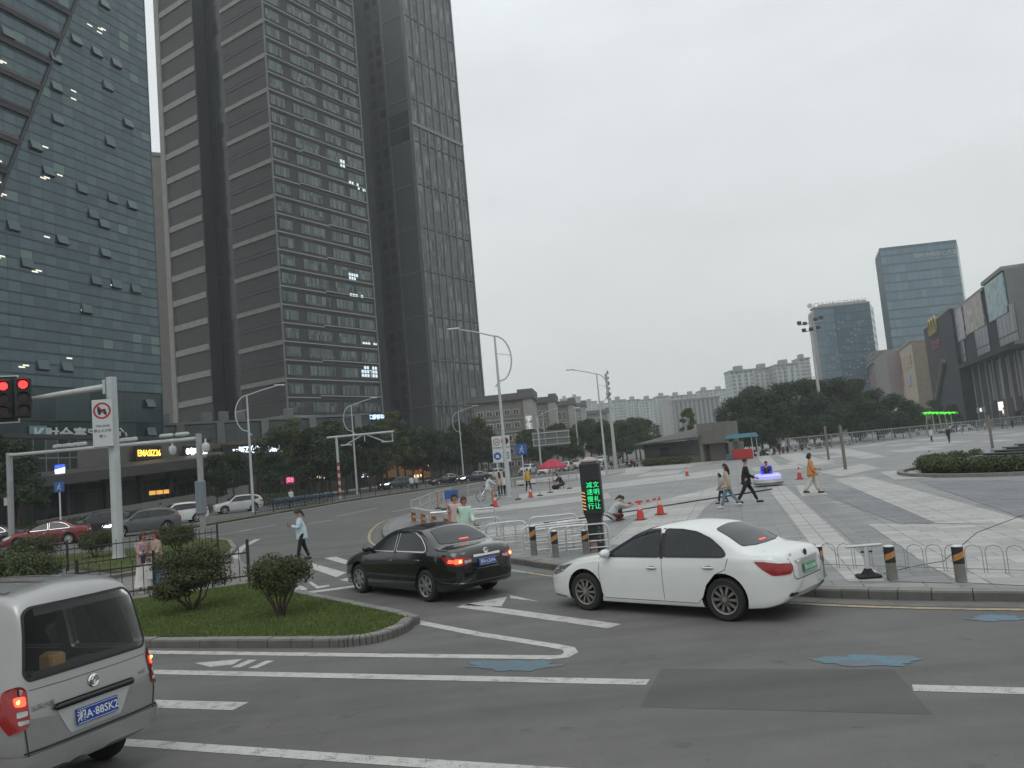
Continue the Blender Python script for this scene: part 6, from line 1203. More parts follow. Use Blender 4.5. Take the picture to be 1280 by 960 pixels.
tag(m.build('barrier_tape', [M_CONEW, M_CONE]), 'red and white tape strung between three cones', 'tape')
tag(MB().tube([(*G(680, 655, PZ), PZ + .03), (*G(780, 641, PZ), PZ + .02), (*G(965, 612, PZ), PZ + .03)], .035, 6).build('floor_cable', M_TRIM), 'dark floor cable lying across the plaza paving', 'cable')
# barriers along the plaza edge
M_BARW = pbr('barrier_white', (.36, .36, .34), .6, var=.15); M_BARO = pbr('barrier_orange', (.36, .14, .05), .6, var=.25, scale=8)
def guard(a, b, label, h=1.0):
    a, b = Vector(a), Vector(b); d = b - a; t = framed('guard_rail', label, 'barrier', (*a, PZ), (d.x, d.y, 0), 'guard rails along the plaza edge'); L = d.length
    m = MB(); m.tube([(0, 0, h), (L, 0, h)], .035, 6).tube([(0, 0, h * .55), (L, 0, h * .55)], .025, 6).tube([(0, 0, .18), (L, 0, .18)], .03, 6); m.build('rail', M_BARW, t)
    m = MB(); k = max(3, int(L / .28))
    for i in range(k): m.tube([(L * (i + .5) / k, 0, .18), (L * (i + .5) / k, 0, h)], .014, 5)
    m.build('bars', M_BARW, t)
    for s in (0, L): MB().tube([(s, 0, 0), (s, 0, h + .06)], .04, 6).build('post', M_BARW, t); MB().rbox((s, 0, .04), (.22, .5, .08), .03).build('foot', M_TRIM, t)
ep = [G(*q) for q in ((515, 650), (526, 645), (538, 638), (549, 632), (566, 627), (585, 622.5), (607, 618), (640, 612.5), (670, 609), (700, 605), (730, 600.5), (758, 596.5), (790, 589.5))]
names = 'first second third fourth fifth sixth seventh eighth ninth tenth eleventh twelfth'.split()
for i in range(len(ep) - 1):
    if i in (4,): continue
    guard(Vector(ep[i]).lerp(Vector(ep[i + 1]), .03), Vector(ep[i]).lerp(Vector(ep[i + 1]), .93 if i < 5 else .7), 'white guard rail section, %s along the plaza edge from the curved corner' % names[i])
b0 = Vector(G(517, 652, PZ)); b1 = Vector(G(600, 673, PZ)); d_ = b1 - b0; t = framed('plank_barrier', 'low pale plank barrier on orange legs at the curved corner', 'barrier', (*b0, PZ), (d_.x, d_.y, 0)); Lp = d_.length
MB().box(0, Lp, -.1, .1, .62, .82).box(0, Lp, -.05, .05, .35, .45).build('plank', M_BARW, t)
for k in range(6): m = MB(); m.rbox((Lp * k / 5.2 + .1, 0, .31), (.16, .22, .62), .03); m.build('leg', M_BARO if k < 4 else M_BARW, t)
t = thing('notice_board', 'small blue notice board on thin red and white stands', 'sign', (*G(566, 640, PZ), PZ), R(5)); MB().rbox((0, 0, .95), (.75, .04, .45), .01).build('board', M_SIGNB, t); MB().tube([(-.3, .03, 0), (-.3, .03, .8)], .02, 6).build('leg', M_CONE, t); MB().tube([(.3, .03, 0), (.3, .03, .8)], .02, 6).build('leg', M_CONE, t)
for k, (u, v) in enumerate([(548, 636), (556, 637), (602, 637), (617, 632), (648, 624.5), (675, 620), (688, 616), (712, 611)]):
    t = thing('delineator', 'thin post on black foot near the plaza edge, %s from the curved corner' % names[k], 'post', (*G(u, v, PZ), PZ), 0, 'delineator posts near the plaza edge'); MB().lathe([(.22, 0), (.2, .06), (.06, .1)], 10).build('foot', M_TRIM, t); MB().lathe([(.035, .08), (.035, 1.0), (.0001, 1.02)], 8).build('post', M_BARW if k % 3 else M_BARO, t)
# slim posts and long railing far on the plaza
for u, v0_, v1_, y, l in ((1036, 575, 533, 66, 'slim brown post left of three near the floodlight mast'), (1057, 587, 532, 53, 'slim brown post in front of the floodlight mast'), (1241, 561, 520, 65, 'slim brown post near the planted fountain'), (1078, 586, 531, 53, 'slim brown post right of the floodlight mast')):
    if l.endswith('right of the floodlight mast'): continue
    p = G(u, v0_, PZ); t = thing('slim_post', l, 'post', (*p, PZ), 0, 'slim posts on the plaza'); h = ztop(u - 3, v1_, p[1]) - PZ; MB().lathe([(.1, 0), (.1, h), (.06, h + .05), (.0001, h + .06)], 10).build('pole', pbr('post_brown', (.14, .12, .105), .7, var=.15) if 'post_brown' not in bpy.data.materials else bpy.data.materials['post_brown'], t); MB().lathe([(.18, 0), (.18, .03), (.1, .05)], 10).build('base', M_GPOLE, t)
f0 = Vector(at(982, 552, 112).xy); f1 = Vector(at(1292, 522, 150).xy); d_ = f1 - f0; t = framed('long_railing', 'long pale metal railing across the far side of the plaza', 'railing', (*f0, 0), (d_.x, d_.y, 0)); Lr = d_.length; M_RAILG = pbr('railing_grey', (.23, .235, .23), .6, var=.15)
MB().box(0, Lr, -.09, .09, 1.98, 2.12).build('top_rail', M_RAILG, t); MB().box(0, Lr, -.04, .04, .35, .45).box(0, Lr, -.03, .03, 1.1, 1.16).build('lower_rail', M_GPOLE, t)
for k in range(15): MB().box(Lr * k / 14 - .06, Lr * k / 14 + .06, -.07, .07, 0, 2.1).build('post', M_RAILG, t)
m = MB()
for k in range(int(Lr / .55)): m.box(k * .55, k * .55 + .05, -.025, .025, .4, 1.95)
tag(m.build('bars', M_GPOLE, t), kind='stuff')
# neon palms
M_NEON = glow('neon_green', (.10, 1, .04), .85, (.05, .3, .02)); names5 = ['leftmost', 'second', 'middle', 'fourth', 'rightmost']
for k in range(5):
    p = at(1161 + k * 7.6, 540, 158); t = thing('neon_palm', 'glowing green artificial palm, %s of five in a row' % names5[k], 'light palm', (p.x, p.y, 0), k, 'glowing artificial palms by the mall'); zt = ztop(1161 + k * 7.6, 517, 158)
    MB().tube([(-.5 + .1 * k, 0, 0), (-.15, 0, zt * .6), (0, 0, zt)], [.16, .12, .1], 8).build('trunk', pbr('palm_pale', (.3, .33, .28), .6, var=.1) if 'palm_pale' not in bpy.data.materials else bpy.data.materials['palm_pale'], t)
    for j in range(9):
        q = j * 2 * math.pi / 9; m = MB(); pts = [Vector((math.cos(q) * r_, math.sin(q) * r_, zt + .5 * math.sin(r_ * 1.6) - .18 * r_ * r_)) for r_ in (.05, .4, .8, 1.2, 1.5)]; w_ = [.05, .22, .28, .2, .04]; tn = Vector((-math.sin(q), math.cos(q), 0)); vs = []
        for a, b in zip(pts, w_): vs += [a - tn * b - Vector((0, 0, .15 * b * 2)), a, a + tn * b - Vector((0, 0, .15 * b * 2))]
        m.add(vs, [f for i in range(4) for f in ([3 * i, 3 * i + 3, 3 * i + 4, 3 * i + 1], [3 * i + 1, 3 * i + 4, 3 * i + 5, 3 * i + 2])]); m.build('frond', M_NEON, t)
# red parasol by the roadside
p = at(692, 600, 74); t = thing('parasol', 'wide red parasol over a roadside stall', 'parasol', (p.x, p.y, PZ), .3); zc = ztop(694, 573, 74) - PZ; ze = ztop(690, 584, 74) - PZ
MB().tube([(0, 0, 0), (0, 0, zc)], .03, 8).build('pole', M_GPOLE, t); pr = [(.0001, zc), (.5, zc - .12), (1.5, ze + .05), (1.55, ze - .12)]; MB().lathe(pr, 8, 0, None, False).build('canopy', pbr('parasol_red', (.36, .03, .06), .7, var=.1, scale=2), t)
for k in range(8): q = 2 * math.pi * k / 8; MB().tube([(0, 0, zc - .5), (.9 * math.cos(q), .9 * math.sin(q), (zc + ze) / 2 - .1)], .012, 4).build('rib', M_GPOLE, t)
# planted fountain bed on the plaza
pc = Vector(G(1262, 590, PZ)); t = thing('fountain', 'dark stepped fountain of slatted tiers inside the hedge bed', 'fountain', (pc.x + 3.3, pc.y + 1.8, PZ), R(20))
for k in range(8): s = 3.6 - k * .36; MB().box(-s, s, -s, s, .30 + k * .11, .30 + k * .11 + .06, 0).box(-s + .12, s - .12, -s + .12, s - .12, .24 + k * .11, .30 + k * .11, 1).build('tier', [pbr('tier_grey', (.1, .105, .11), .4, var=.15) if 'tier_grey' not in bpy.data.materials else bpy.data.materials['tier_grey'], M_BOLK], t)
MB().box(-4, 4, -4, 4, 0, .28).build('basin', M_BOLK, t)
# black iron fences
M_FEN = pbr('fence_black', (.014, .02, .018), .5, var=.1)
def fence(pts, label, z=.1, h=1.0, sp=.2, name='iron_fence', bays=None):
    a0 = Vector(pts[0]); t = thing(name, label, 'fence', (a0.x, a0.y, z))
    for i in range(len(pts) - 1):
        a, b = Vector(pts[i]) - a0, Vector(pts[i + 1]) - a0; L = (b - a).length; nb_ = max(1, round(L / 2.9))
        P_ = [a.lerp(b, k / nb_) for k in range(nb_ + 1)]
        for k in range(nb_ + (1 if i == len(pts) - 2 else 0)): m = MB(); m.rbox((P_[k].x, P_[k].y, (h + .12) / 2), (.07, .07, h + .12), .01); m.ball((P_[k].x, P_[k].y, h + .14), .04, .04, .04, 8); m.build('post', M_FEN, t)
        for k in range(nb_):
            A, B = P_[k], P_[k + 1]; m = MB()
            for hz in (.2, h * .82): m.tube([(*A, hz), (*B, hz)], .022, 6)
            n_ = max(2, int((B - A).length / sp))
            for j in range(1, n_): q = A.lerp(B, j / n_); m.tube([(*q, .08), (*q, h)], .011, 5)
            m.build('panel', M_FEN, t)
fence([(-7.38, 21.05), (-9.47, 20.17), (-11.05, 19.5), (-15.2, 17.75)], 'black iron fence along the back of the front lawn', .1, .98, .22)
fence([G(273, 692), G(180, 704), G(85, 717), G(0, 731), G(-60, 741)], 'black iron fence behind the two women in floral coats', .1, .95, .22)
fence([(vg[i][0] * .5 + vo_[i][0] * .5, vg[i][1] * .5 + vo_[i][1] * .5) for i in range(1, 5)], 'long dark fence on the grass verge of the avenue', .12, .95, .45, 'verge_fence')
# ---------------------------------------------------------------- people
M_SKIN = pbr('skin', (.36, .2, .145), .55, var=.05); M_HAIR = pbr('hair_dark', (.018, .013, .011), .6, var=.2, scale=30); M_HAIRB = pbr('hair_brown', (.07, .03, .02), .6, var=.2, scale=30); M_SHOE = pbr('shoe_black', (.015, .015, .015), .5, var=0); M_SHOEW = pbr('shoe_white', (.5, .5, .48), .6, var=.05)
def cloth(name, c, var=.12, scale=9.): 
    return bpy.data.materials.get(name) or pbr(name, c, .85, var=var, scale=scale, bump=.25, bscale=25)
def skin_mesh(name, V, E, Rr, mats, root=0, sub=2):
    me = bpy.data.meshes.new(name); me.from_pydata([Vector(v) for v in V], E, []); o = bpy.data.objects.new('grow', me); COL.objects.link(o)
    md = o.modifiers.new('s', 'SKIN'); md.use_smooth_shade = True; sv = me.skin_vertices[0].data
    for i, r in enumerate(Rr): sv[i].radius = r if isinstance(r, tuple) else (r, r)
    for i in range(len(V)): sv[i].use_root = i == root
    s = o.modifiers.new('u', 'SUBSURF'); s.levels = sub; s.render_levels = sub
    bpy.context.view_layer.update(); r = mesh_from_eval(o); bpy.data.objects.remove(o); r.materials.clear()
    for q in mats: r.materials.append(q)
    for p in r.polygons: p.use_smooth = True
    r.name = name; return r
def joined(name, meshes, mats):
    bm = bmesh.new()
    for me, mi in meshes:
        n0 = len(bm.faces); bm.from_mesh(me); bm.faces.ensure_lookup_table()
        for f in bm.faces[n0:]: f.material_index = mi; f.smooth = True
    r = bpy.data.meshes.new(name); bm.to_mesh(r); bm.free()
    for q in mats: r.materials.append(q)
    return r
def rot(v, a): return Vector((v.x * math.cos(a) + v.z * math.sin(a), v.y, -v.x * math.sin(a) + v.z * math.cos(a)))   # +a swings a hanging limb backward
def person(label, loc, rz, h=1.68, legs=((8, 0), (-8, 0)), arms=((0, 10), (0, 10)), lean=0., head=0., top=None, bottom=None, sleeve='long', lower='trousers', hair='short', hairm=M_HAIR, shoes=M_SHOE, coat=0., sit=0., female=True, group=None, cat='person', hand=True, bag=None, bulk=1., z=PZ):
    """legs / arms: (swing forward, bend) in degrees for left then right; sit lowers the pelvis (metres)"""
    k = h / 1.7; sh = .165 if female else .19; t = thing('person', label, cat, (*loc, z), rz, group)
    pel = Vector((0, 0, .92 - sit)); L = R(lean)
    up_ = lambda d, x=0: pel + rot(Vector((x, 0, d)), L)
    spine, chest, neck, hd0, hd1, hd2 = up_(.2), up_(.40, .01), up_(.53, 0), up_(.60, .01), up_(.67, .025), up_(.755, .02)
    if head: 
        f = lambda p: neck + rot(p - neck, R(head)); hd0, hd1, hd2 = f(hd0), f(hd1), f(hd2)
    V = [pel, spine, chest, neck, hd0, hd1, hd2]; E = [(0, 1), (1, 2), (2, 3), (3, 4), (4, 5), (5, 6)]; b_ = bulk
    Rr = [(.115 * b_, .145 * b_), (.095 * b_, .12 * b_), (.105 * b_, .14 * b_), .052, .058, (.092, .078), (.078, .068)]
    J = {}; 
    for s, (sw, bd), nm in ((1, legs[0], 'l'), (-1, legs[1], 'r')):
        hip = pel + Vector((0, s * .09, -.04)); kn = hip + rot(Vector((0, 0, -.43)), -R(sw)); an = kn + rot(Vector((0, 0, -.41)), -R(sw) + R(bd)); toe = an + Vector((.15, s * .015, -.03)) if True else None
        if bd > 50: toe = an + Vector((.12, s * .01, -.04))
        J[nm + 'leg'] = (hip, kn, an, toe); n = len(V); V += [hip, kn, an, an + Vector((.03, 0, -.04)), toe]; E += [(0, n), (n, n + 1), (n + 1, n + 2), (n + 2, n + 3), (n + 3, n + 4)]; Rr += [.085, .055, .038, .036, .028]
    for s, (sw, bd), nm in ((1, arms[0], 'l'), (-1, arms[1], 'r')):
        shd_ = chest + rot(Vector((0, s * sh, .06)), L); el = shd_ + rot(Vector((0, s * .035, -.28)), -R(sw)); wr = el + rot(Vector((0, -s * .01, -.25)), -R(sw + bd)); hn = wr + rot(Vector((0, 0, -.085)), -R(sw + bd + 8))
        J[nm + 'arm'] = (shd_, el, wr, hn, sw + bd); n = len(V); V += [shd_, el, wr, hn]; E += [(2, n), (n, n + 1), (n + 1, n + 2), (n + 2, n + 3)]; Rr += [.052, .04, .027, (.018, .034)]
    K = Matrix.Scale(k, 4)
    body = skin_mesh('body', V, E, Rr, [M_SKIN], 0, 2); parts = [(body, 0)]; fm = MB()
    if hand:
        for s, nm in ((1, 'l'), (-1, 'r')):
            shd_, el, wr, hn, an_ = J[nm + 'arm']; dr = (hn - wr).normalized(); sd = Vector((1, 0, 0)) - dr * dr.x; sd = sd.normalized() if sd.length > .1 else Vector((0, 1, 0)); cu = dr.cross(sd) * s
            for i in range(4): o_ = sd * (-.026 + .0175 * i); ln = (.058, .068, .072, .06)[i]; fm.tube([hn + o_ - dr * .02, hn + o_ + dr * ln * .45, hn + o_ + dr * ln * .8 + cu * .018, hn + o_ + dr * ln + cu * .036], [.009, .0088, .0078, .006], 6)
            fm.tube([hn + sd * .028 - dr * .05, hn + sd * .05 - dr * .02, hn + sd * .055 + dr * .012 + cu * .012], [.011, .010, .008], 6)
    fd = (hd2 - hd0).normalized(); fx = Vector((1, 0, 0)) - fd * fd.x; fx.normalize(); hc = hd1.lerp(hd2, .35)
    fm.tube([hc + fx * .075 + fd * .02, hc + fx * .104 - fd * .012, hc + fx * .085 - fd * .02], [.009, .014, .006], 6)
    for s in (1, -1): fm.ball(hc + Vector((0, s * .078, 0)), .018, .01, .03, 8)
    parts.append((fm.mesh('f', [M_SKIN], 0), 0)); em = MB()
    for s in (1, -1): em.ball(hc + fx * .084 + Vector((0, s * .03, 0)) + fd * .014, .008, .013, .007, 8)
    parts.append((em.mesh('e', [M_SKIN], 0), 1)); mm = MB(); mm.ball(hc + fx * .082 - fd * .048, .008, .022, .006, 8); parts.append((mm.mesh('m', [M_SKIN], 0), 2))
    def put(nm, me, par=t):
        me.transform(K); o = bpy.data.objects.new(nm, me); COL.objects.link(o); o.parent = par; return o
    ob = put('body', joined('body', parts, [M_SKIN, M_HAIR, M_SIGNR]))
    # upper garment
    hem = up_(-.06 - coat * .3); c = 1.13 * bulk
    V2 = [pel, spine, chest, neck - (neck - chest) * .25]; E2 = [(0, 1), (1, 2), (2, 3)]; R2 = [(.135 * c, .165 * c), (.115 * c, .14 * c), (.122 * c, .158 * c), (.07, .075)]
    n = len(V2); V2.append(hem); E2.append((0, n)); R2.append((.15 * c, .19 * c))
    for nm in 'lr':
        shd_, el, wr, hn, _ = J[nm + 'arm']; n = len(V2)
        if sleeve == 'long': V2 += [shd_, el, wr]; E2 += [(2, n), (n, n + 1), (n + 1, n + 2)]; R2 += [.072 * c, .058 * c, .045 * c]
        else: V2 += [shd_, shd_.lerp(el, .75)]; E2 += [(2, n), (n, n + 1)]; R2 += [.075 * c, .065 * c]
    put('top', skin_mesh('top', V2, E2, R2, [top], 0, 2), ob)
    # lower garment
    if lower == 'trousers' or lower == 'wide':
        w_ = 1. if lower == 'trousers' else 1.45; V3 = [pel + Vector((0, 0, .06)), pel]; E3 = [(0, 1)]; R3 = [(.12, .15), (.13, .16)]
        for nm in 'lr': hip, kn, an, toe = J[nm + 'leg']; n = len(V3); V3 += [hip - Vector((0, 0, .04)), kn, an + (kn - an) * .05]; E3 += [(1, n), (n, n + 1), (n + 1, n + 2)]; R3 += [.1, .072 * w_, .058 * w_ * (1.15 if w_ > 1 else 1)]
        put('trousers', skin_mesh('trousers', V3, E3, R3, [bottom], 0, 2), ob)
    elif lower == 'skirt':
        m = MB(); m.lathe([(.14, .98), (.17, .85), (.22, .5), (.27, .2), (.275, .19), (.25, .2)], 22, 0, Matrix.Translation((0, 0, -sit))); 
        m.v = [Vector((v.x * .95, v.y * 1.05, v.z + .0)) for v in m.v]; put('skirt', m.mesh('skirt', [bottom]), ob)
    sm = MB()
    for nm in 'lr':
        hip, kn, an, toe = J[nm + 'leg']; sm.tube([an + Vector((-.055, 0, -.045)), an + Vector((-.02, 0, -.03)), an + Vector((.06, 0, -.035)), toe + Vector((.03, 0, -.012)), toe + Vector((.06, 0, -.02))], [.03, .05, .047, .04, .02], 10)
    put('shoes', sm.mesh('shoes', [shoes]), ob)
    hm_ = MB(); c0 = hc + fd * .02 - fx * .012
    T = Matrix.Translation(c0) @ Mrow((0, 0, 0), fx, Vector((0, 1, 0)), fd); pr = []
    n = 14; vs = []; fs = []
    for i in range(9):
        a = math.pi * (i / 8) * .62
        for j in range(n):
            q = 2 * math.pi * j / n; front = max(0, math.cos(q)); a2 = a * (1 - .42 * front); vs.append((math.sin(a2) * math.cos(q) * .104, math.sin(a2) * math.sin(q) * .092, math.cos(a2) * .115))
    for i in range(8):
        for j in range(n): fs.append([i * n + j, i * n + (j + 1) % n, (i + 1) * n + (j + 1) % n, (i + 1) * n + j])
    hm_.add(vs, fs, 0, T, True)
    if hair == 'pony': hm_.tube([hc - fx * .08 + fd * .06, hc - fx * .14 + fd * .03, hc - fx * .16 - fd * .1, hc - fx * .17 - fd * .24], [.03, .045, .04, .012], 9)
    if hair == 'long': hm_.tube([hc - fx * .03 + fd * .03, hc - fx * .06 - fd * .06, hc - fx * .085 - fd * .18, hc - fx * .11 - fd * .33], [.085, .095, .09, .05], 12)
    if hair == 'bob':
        hm_.tube([hc - fx * .03 + fd * .03, hc - fx * .05 - fd * .06, hc - fx * .055 - fd * .12], [.095, .1, .07], 12)
    put('hair', hm_.mesh('hair', [hairm]), ob)
    return t, J, k
def thing_in(t, p, k): return t.matrix_basis @ (Vector(p) * k)
C = lambda n, c, **kw: cloth('cloth_' + n, c, **kw)
def head_to(px): return px
t, J, k = person('woman with dark ponytail in pale blue shirt crossing the road while looking at phone', G(379, 700), R(200), 1.66, ((14, 4), (-10, 12)), ((14, 98), (10, 96)), 4, 14, C('paleblue', (.46, .58, .62)), C('black', (.012, .012, .014)), 'long', 'trousers', 'pony', coat=.5, bulk=1.1, z=0)
q = thing_in(t, J['larm'][3] + Vector((.04, -.05, .02)), k); ph = thing('phone', 'small phone held by the woman with the ponytail', 'phone', q, R(200)); MB().rbox((0, 0, 0), (.012, .07, .14), .004).build('case', M_TRIM, ph); MB().cbox((-.007, 0, 0), (.002, .06, .12)).build('screen', M_GLASS, ph)
FLOR = pbr('cloth_floral', (.34, .24, .24), .85, var=.5, scale=22, bump=.2); TAN = C('tan', (.34, .25, .2), var=.25)
t, J, k = person('woman in pale floral coat and long white skirt on the pavement', G(181, 741), R(-25), 1.62, ((4, 0), (-4, 0)), ((25, 85), (15, 80)), 0, 8, FLOR, C('whiteskirt', (.55, .54, .52)), 'long', 'skirt', 'bob', M_HAIRB, M_SHOEW, coat=.6, bulk=1.1, z=0.006)
p = G(187, 742); bg_ = thing('shopping_bag', 'white paper shopping bag hanging from the floral coated woman', 'bag', (p[0] + .12, p[1] - .22, .42), R(20)); MB().add([(-.15, -.06, 0), (.15, -.06, 0), (.15, .06, 0), (-.15, .06, 0), (-.16, -.04, .42), (.16, -.04, .42), (.16, .04, .42), (-.16, .04, .42)], [[3, 2, 1, 0], [0, 1, 5, 4], [1, 2, 6, 5], [2, 3, 7, 6], [3, 0, 4, 7]]).build('sack', M_SHOEW, bg_); MB().tube([(-.08, 0, .42), (-.06, 0, .56), (.06, 0, .56), (.08, 0, .42)], .008, 5).build('handle', M_SHOEW, bg_)
t, J, k = person('woman in tan jacket and jeans close beside the floral coated woman', G(198.5, 739), R(235), 1.64, ((3, 0), (-3, 0)), ((12, 80), (15, 85)), 2, 10, TAN, C('denim', (.1, .16, .24), var=.3), 'long', 'wide', 'long', M_HAIRB, M_SHOEW, coat=.2, z=.006)
q = thing_in(t, J['larm'][3] + Vector((.06, -.05, 0)), k); hb = thing('handbag', 'dark blue handbag held by the woman in the tan jacket', 'bag', q, R(200)); MB().rbox((0, 0, -.14), (.12, .32, .26), .04).build('bag_body', C('navy', (.015, .02, .04)), hb); MB().tube([(0, -.1, -.02), (0, -.07, .08), (0, .07, .08), (0, .1, -.02)], .01, 6).build('strap', M_TRIM, hb)
person('woman in pink shirt walking behind the black sedan', G(573, 690, PZ), R(-70), 1.68, ((10, 4), (-10, 10)), ((10, 20), (-5, 20)), 0, 0, C('pink', (.5, .36, .35)), C('greytrousers', (.07, .07, .08)), 'short', 'trousers', 'bob', M_HAIR)
person('woman in mint green sweater walking beside the pink shirt', G(585, 694, PZ), R(-75), 1.62, ((12, 4), (-12, 14)), ((18, 40), (-5, 20)), 0, 4, C('mint', (.42, .56, .48)), C('bluejeans', (.08, .12, .2)), 'long', 'trousers', 'bob', M_HAIRB, coat=.1, bulk=1.1)
person('woman with long dark hair in beige jacket and jeans walking on the plaza', G(912, 635, PZ), R(165), 1.64, ((22, 6), (-22, 16)), ((-15, 15), (15, 20)), 0, 0, C('beige', (.4, .33, .26)), C('lightjeans', (.13, .2, .27), var=.25), 'long', 'trousers', 'long', M_HAIR, M_SHOEW, coat=.1)
person('man in black suit with hands before him striding across the plaza', G(936, 630.5, PZ), R(-10), 1.76, ((28, 6), (-24, 10)), ((-6, 15), (12, 50)), 2, 0, C('blacksuit', (.014, .016, .018)), C('blacksuit', (.014, .016, .018)), 'long', 'trousers', 'short', M_HAIR, M_SHOE, coat=.2, female=False)
person('child in dark shoes half hidden left of the long haired woman', G(903, 629, PZ), R(175), 1.2, ((18, 8), (-18, 14)), ((10, 20), (-10, 20)), 0, 0, C('greywhite', (.3, .3, .3)), C('darkblue', (.02, .025, .04)), 'long', 'trousers', 'bob')
person('person in orange jacket and pale wide trousers walking past the cone', G(1017, 617, PZ), R(-15), 1.66, ((20, 5), (-16, 20)), ((10, 60), (5, 25)), 0, 0, C('orange', (.48, .22, .075), var=.2), C('cream', (.5, .47, .42)), 'long', 'wide', 'bob', M_HAIR, M_SHOE, coat=.1, bulk=1.08)
t, J, k = person('woman crouching on the paving beside the cones and tape', G(766, 652, PZ), R(20), 1.62, ((108, 125), (85, 130)), ((50, 40), (60, 45)), 38, 10, C('palegrey', (.36, .4, .4)), C('maroon', (.08, .02, .025)), 'long', 'trousers', 'pony', sit=.62, bulk=1.05)
p = G(775, 650, PZ); bp_ = thing('backpack', 'dark maroon backpack on the ground behind the crouching woman', 'bag', (p[0], p[1] + .2, PZ), R(30)); MB().rbox((0, 0, .24), (.24, .36, .48), .1).build('bag_body', C('maroon', (.08, .02, .025)), bp_); MB().rbox((-.13, 0, .16), (.08, .26, .26), .04).build('pocket', C('maroon', (.08, .02, .025)), bp_); MB().tube([(0, -.06, .48), (0, 0, .53), (0, .06, .48)], .012, 6).build('handle', M_TRIM, bp_)
t, J, k = person('man in dark clothes sitting folded beside his bags at the plaza edge', G(703, 611, PZ), R(200), 1.7, ((80, 90), (75, 95)), ((45, 40), (45, 40)), 22, 15, C('blacksuit', (.014, .016, .018)), C('black', (.012, .012, .014)), sit=.5, female=False)
p = G(703, 611, PZ); st = thing('stool', 'small low stool under the man sitting at the plaza edge', 'stool', (p[0], p[1], PZ)); MB().lathe([(.16, .33), (.17, .35), (.16, .37), (.0001, .37)], 14).build('seat', M_TRIM, st); [MB().tube([(.12 * math.cos(q), .12 * math.sin(q), .34), (.16 * math.cos(q), .16 * math.sin(q), 0)], .014, 6).build('leg', M_TRIM, st) for q in (.8, 2.4, 3.9, 5.5)]
p = G(695, 611.5, PZ); bp_ = thing('travel_bag', 'black travel bag on the ground by the sitting man', 'bag', (*p, PZ), R(10)); MB().rbox((0, 0, .17), (.6, .32, .34), .1).build('bag_body', M_TRIM, bp_); MB().tube([(-.12, 0, .34), (-.1, 0, .44), (.1, 0, .44), (.12, 0, .34)], .015, 6).build('handle', M_TRIM, bp_)
t, J, k = person('person in white shirt seated on a parked bicycle by the sign board', G(611, 626, PZ), R(20), 1.68, ((70, 60), (45, 55)), ((45, 15), (45, 15)), 15, 0, C('white', (.55, .56, .56)), C('whitetr', (.5, .5, .5)), hair='short', female=False, sit=.02)
person('person in beige top standing left before the sign board posts', G(626, 619.5, PZ), R(100), 1.66, top=C('beige', (.4, .33, .26)), bottom=C('darkplum', (.03, .015, .025)), hair='long'); person('person in white top standing right before the sign board posts', G(632.5, 619, PZ), R(80), 1.68, top=C('white', (.55, .56, .56)), bottom=C('black', (.012, .012, .014)), hair='long')
person('person in yellow jacket walking near the blue crossing sign', G(661, 613, PZ), R(120), 1.68, ((15, 5), (-15, 10)), top=C('yellow', (.5, .3, .04)), bottom=C('black', (.012, .012, .014)), female=False)
person('person in white top walking before the far railing', G(1165, 552, PZ), R(30), 1.7, ((22, 4), (-22, 10)), top=C('white', (.55, .56, .56)), bottom=C('black', (.012, .012, .014)), female=False); person('person all in black standing before the far railing', G(1187, 553.5, PZ), R(200), 1.78, ((6, 0), (-6, 0)), top=C('blacksuit', (.014, .016, .018)), bottom=C('black', (.012, .012, .014)), female=False, coat=.5)
t, J, k = person('person in black standing among the scooters by the kiosk', at(974, 560, 100).xy, R(200), 1.74, ((6, 0), (-6, 0)), top=C('blacksuit', (.014, .016, .018)), bottom=C('black', (.012, .012, .014)), female=False); far0 = t
# more walkers at the far edge: copies with their own clothes
swc = [dict(cloth_blacksuit=C('white', (.55, .56, .56))), dict(cloth_blacksuit=C('navy', (.015, .02, .04))), dict(cloth_blacksuit=C('maroon', (.08, .02, .025))), dict(cloth_blacksuit=C('palegrey', (.36, .4, .4))), {}]
CR = [(1146, 147, 'far walker by the railing left of the palms'), (1196, 148, 'far walker between the two parked cars'), (1204, 146, 'far walker right of the silver parked car'), (1212, 145, 'far walker under the mall sign'), (1222, 147, 'far walker by the mall columns'), (1232, 146, 'far walker left of the slim post'), (1239, 145, 'far walker behind the slim post'), (1254, 144, 'far walker close to the bright mall entrance'), (1259, 146, 'dark clad walker near the mall entrance'), (1267, 143, 'pale walker near the right frame edge')]
for i, (u, y, lab) in enumerate(CR):
    p = at(u, 540, y); copy_tree(far0, (p.x, p.y, 0), rnd.uniform(0, 6), lab + ', in ' + ['white', 'navy', 'maroon', 'grey', 'black'][i % 5], None, swc[i % 5])
for i, (u, v, lab) in enumerate([(394, 632, 'pedestrian in white by the verge fence'), (540, 611, 'pedestrian in white between teal SUV and black sedan'), (545.5, 610, 'pedestrian in grey between teal SUV and black sedan'), (236, 656, 'pedestrian in white behind the grey camera post')]):
    p = G(u, v); p = (p[0] - 2.5, p[1] + 1); copy_tree(far0, (*p, 0), rnd.uniform(0, 6), lab, None, swc[0] if 'white' in lab else swc[3])
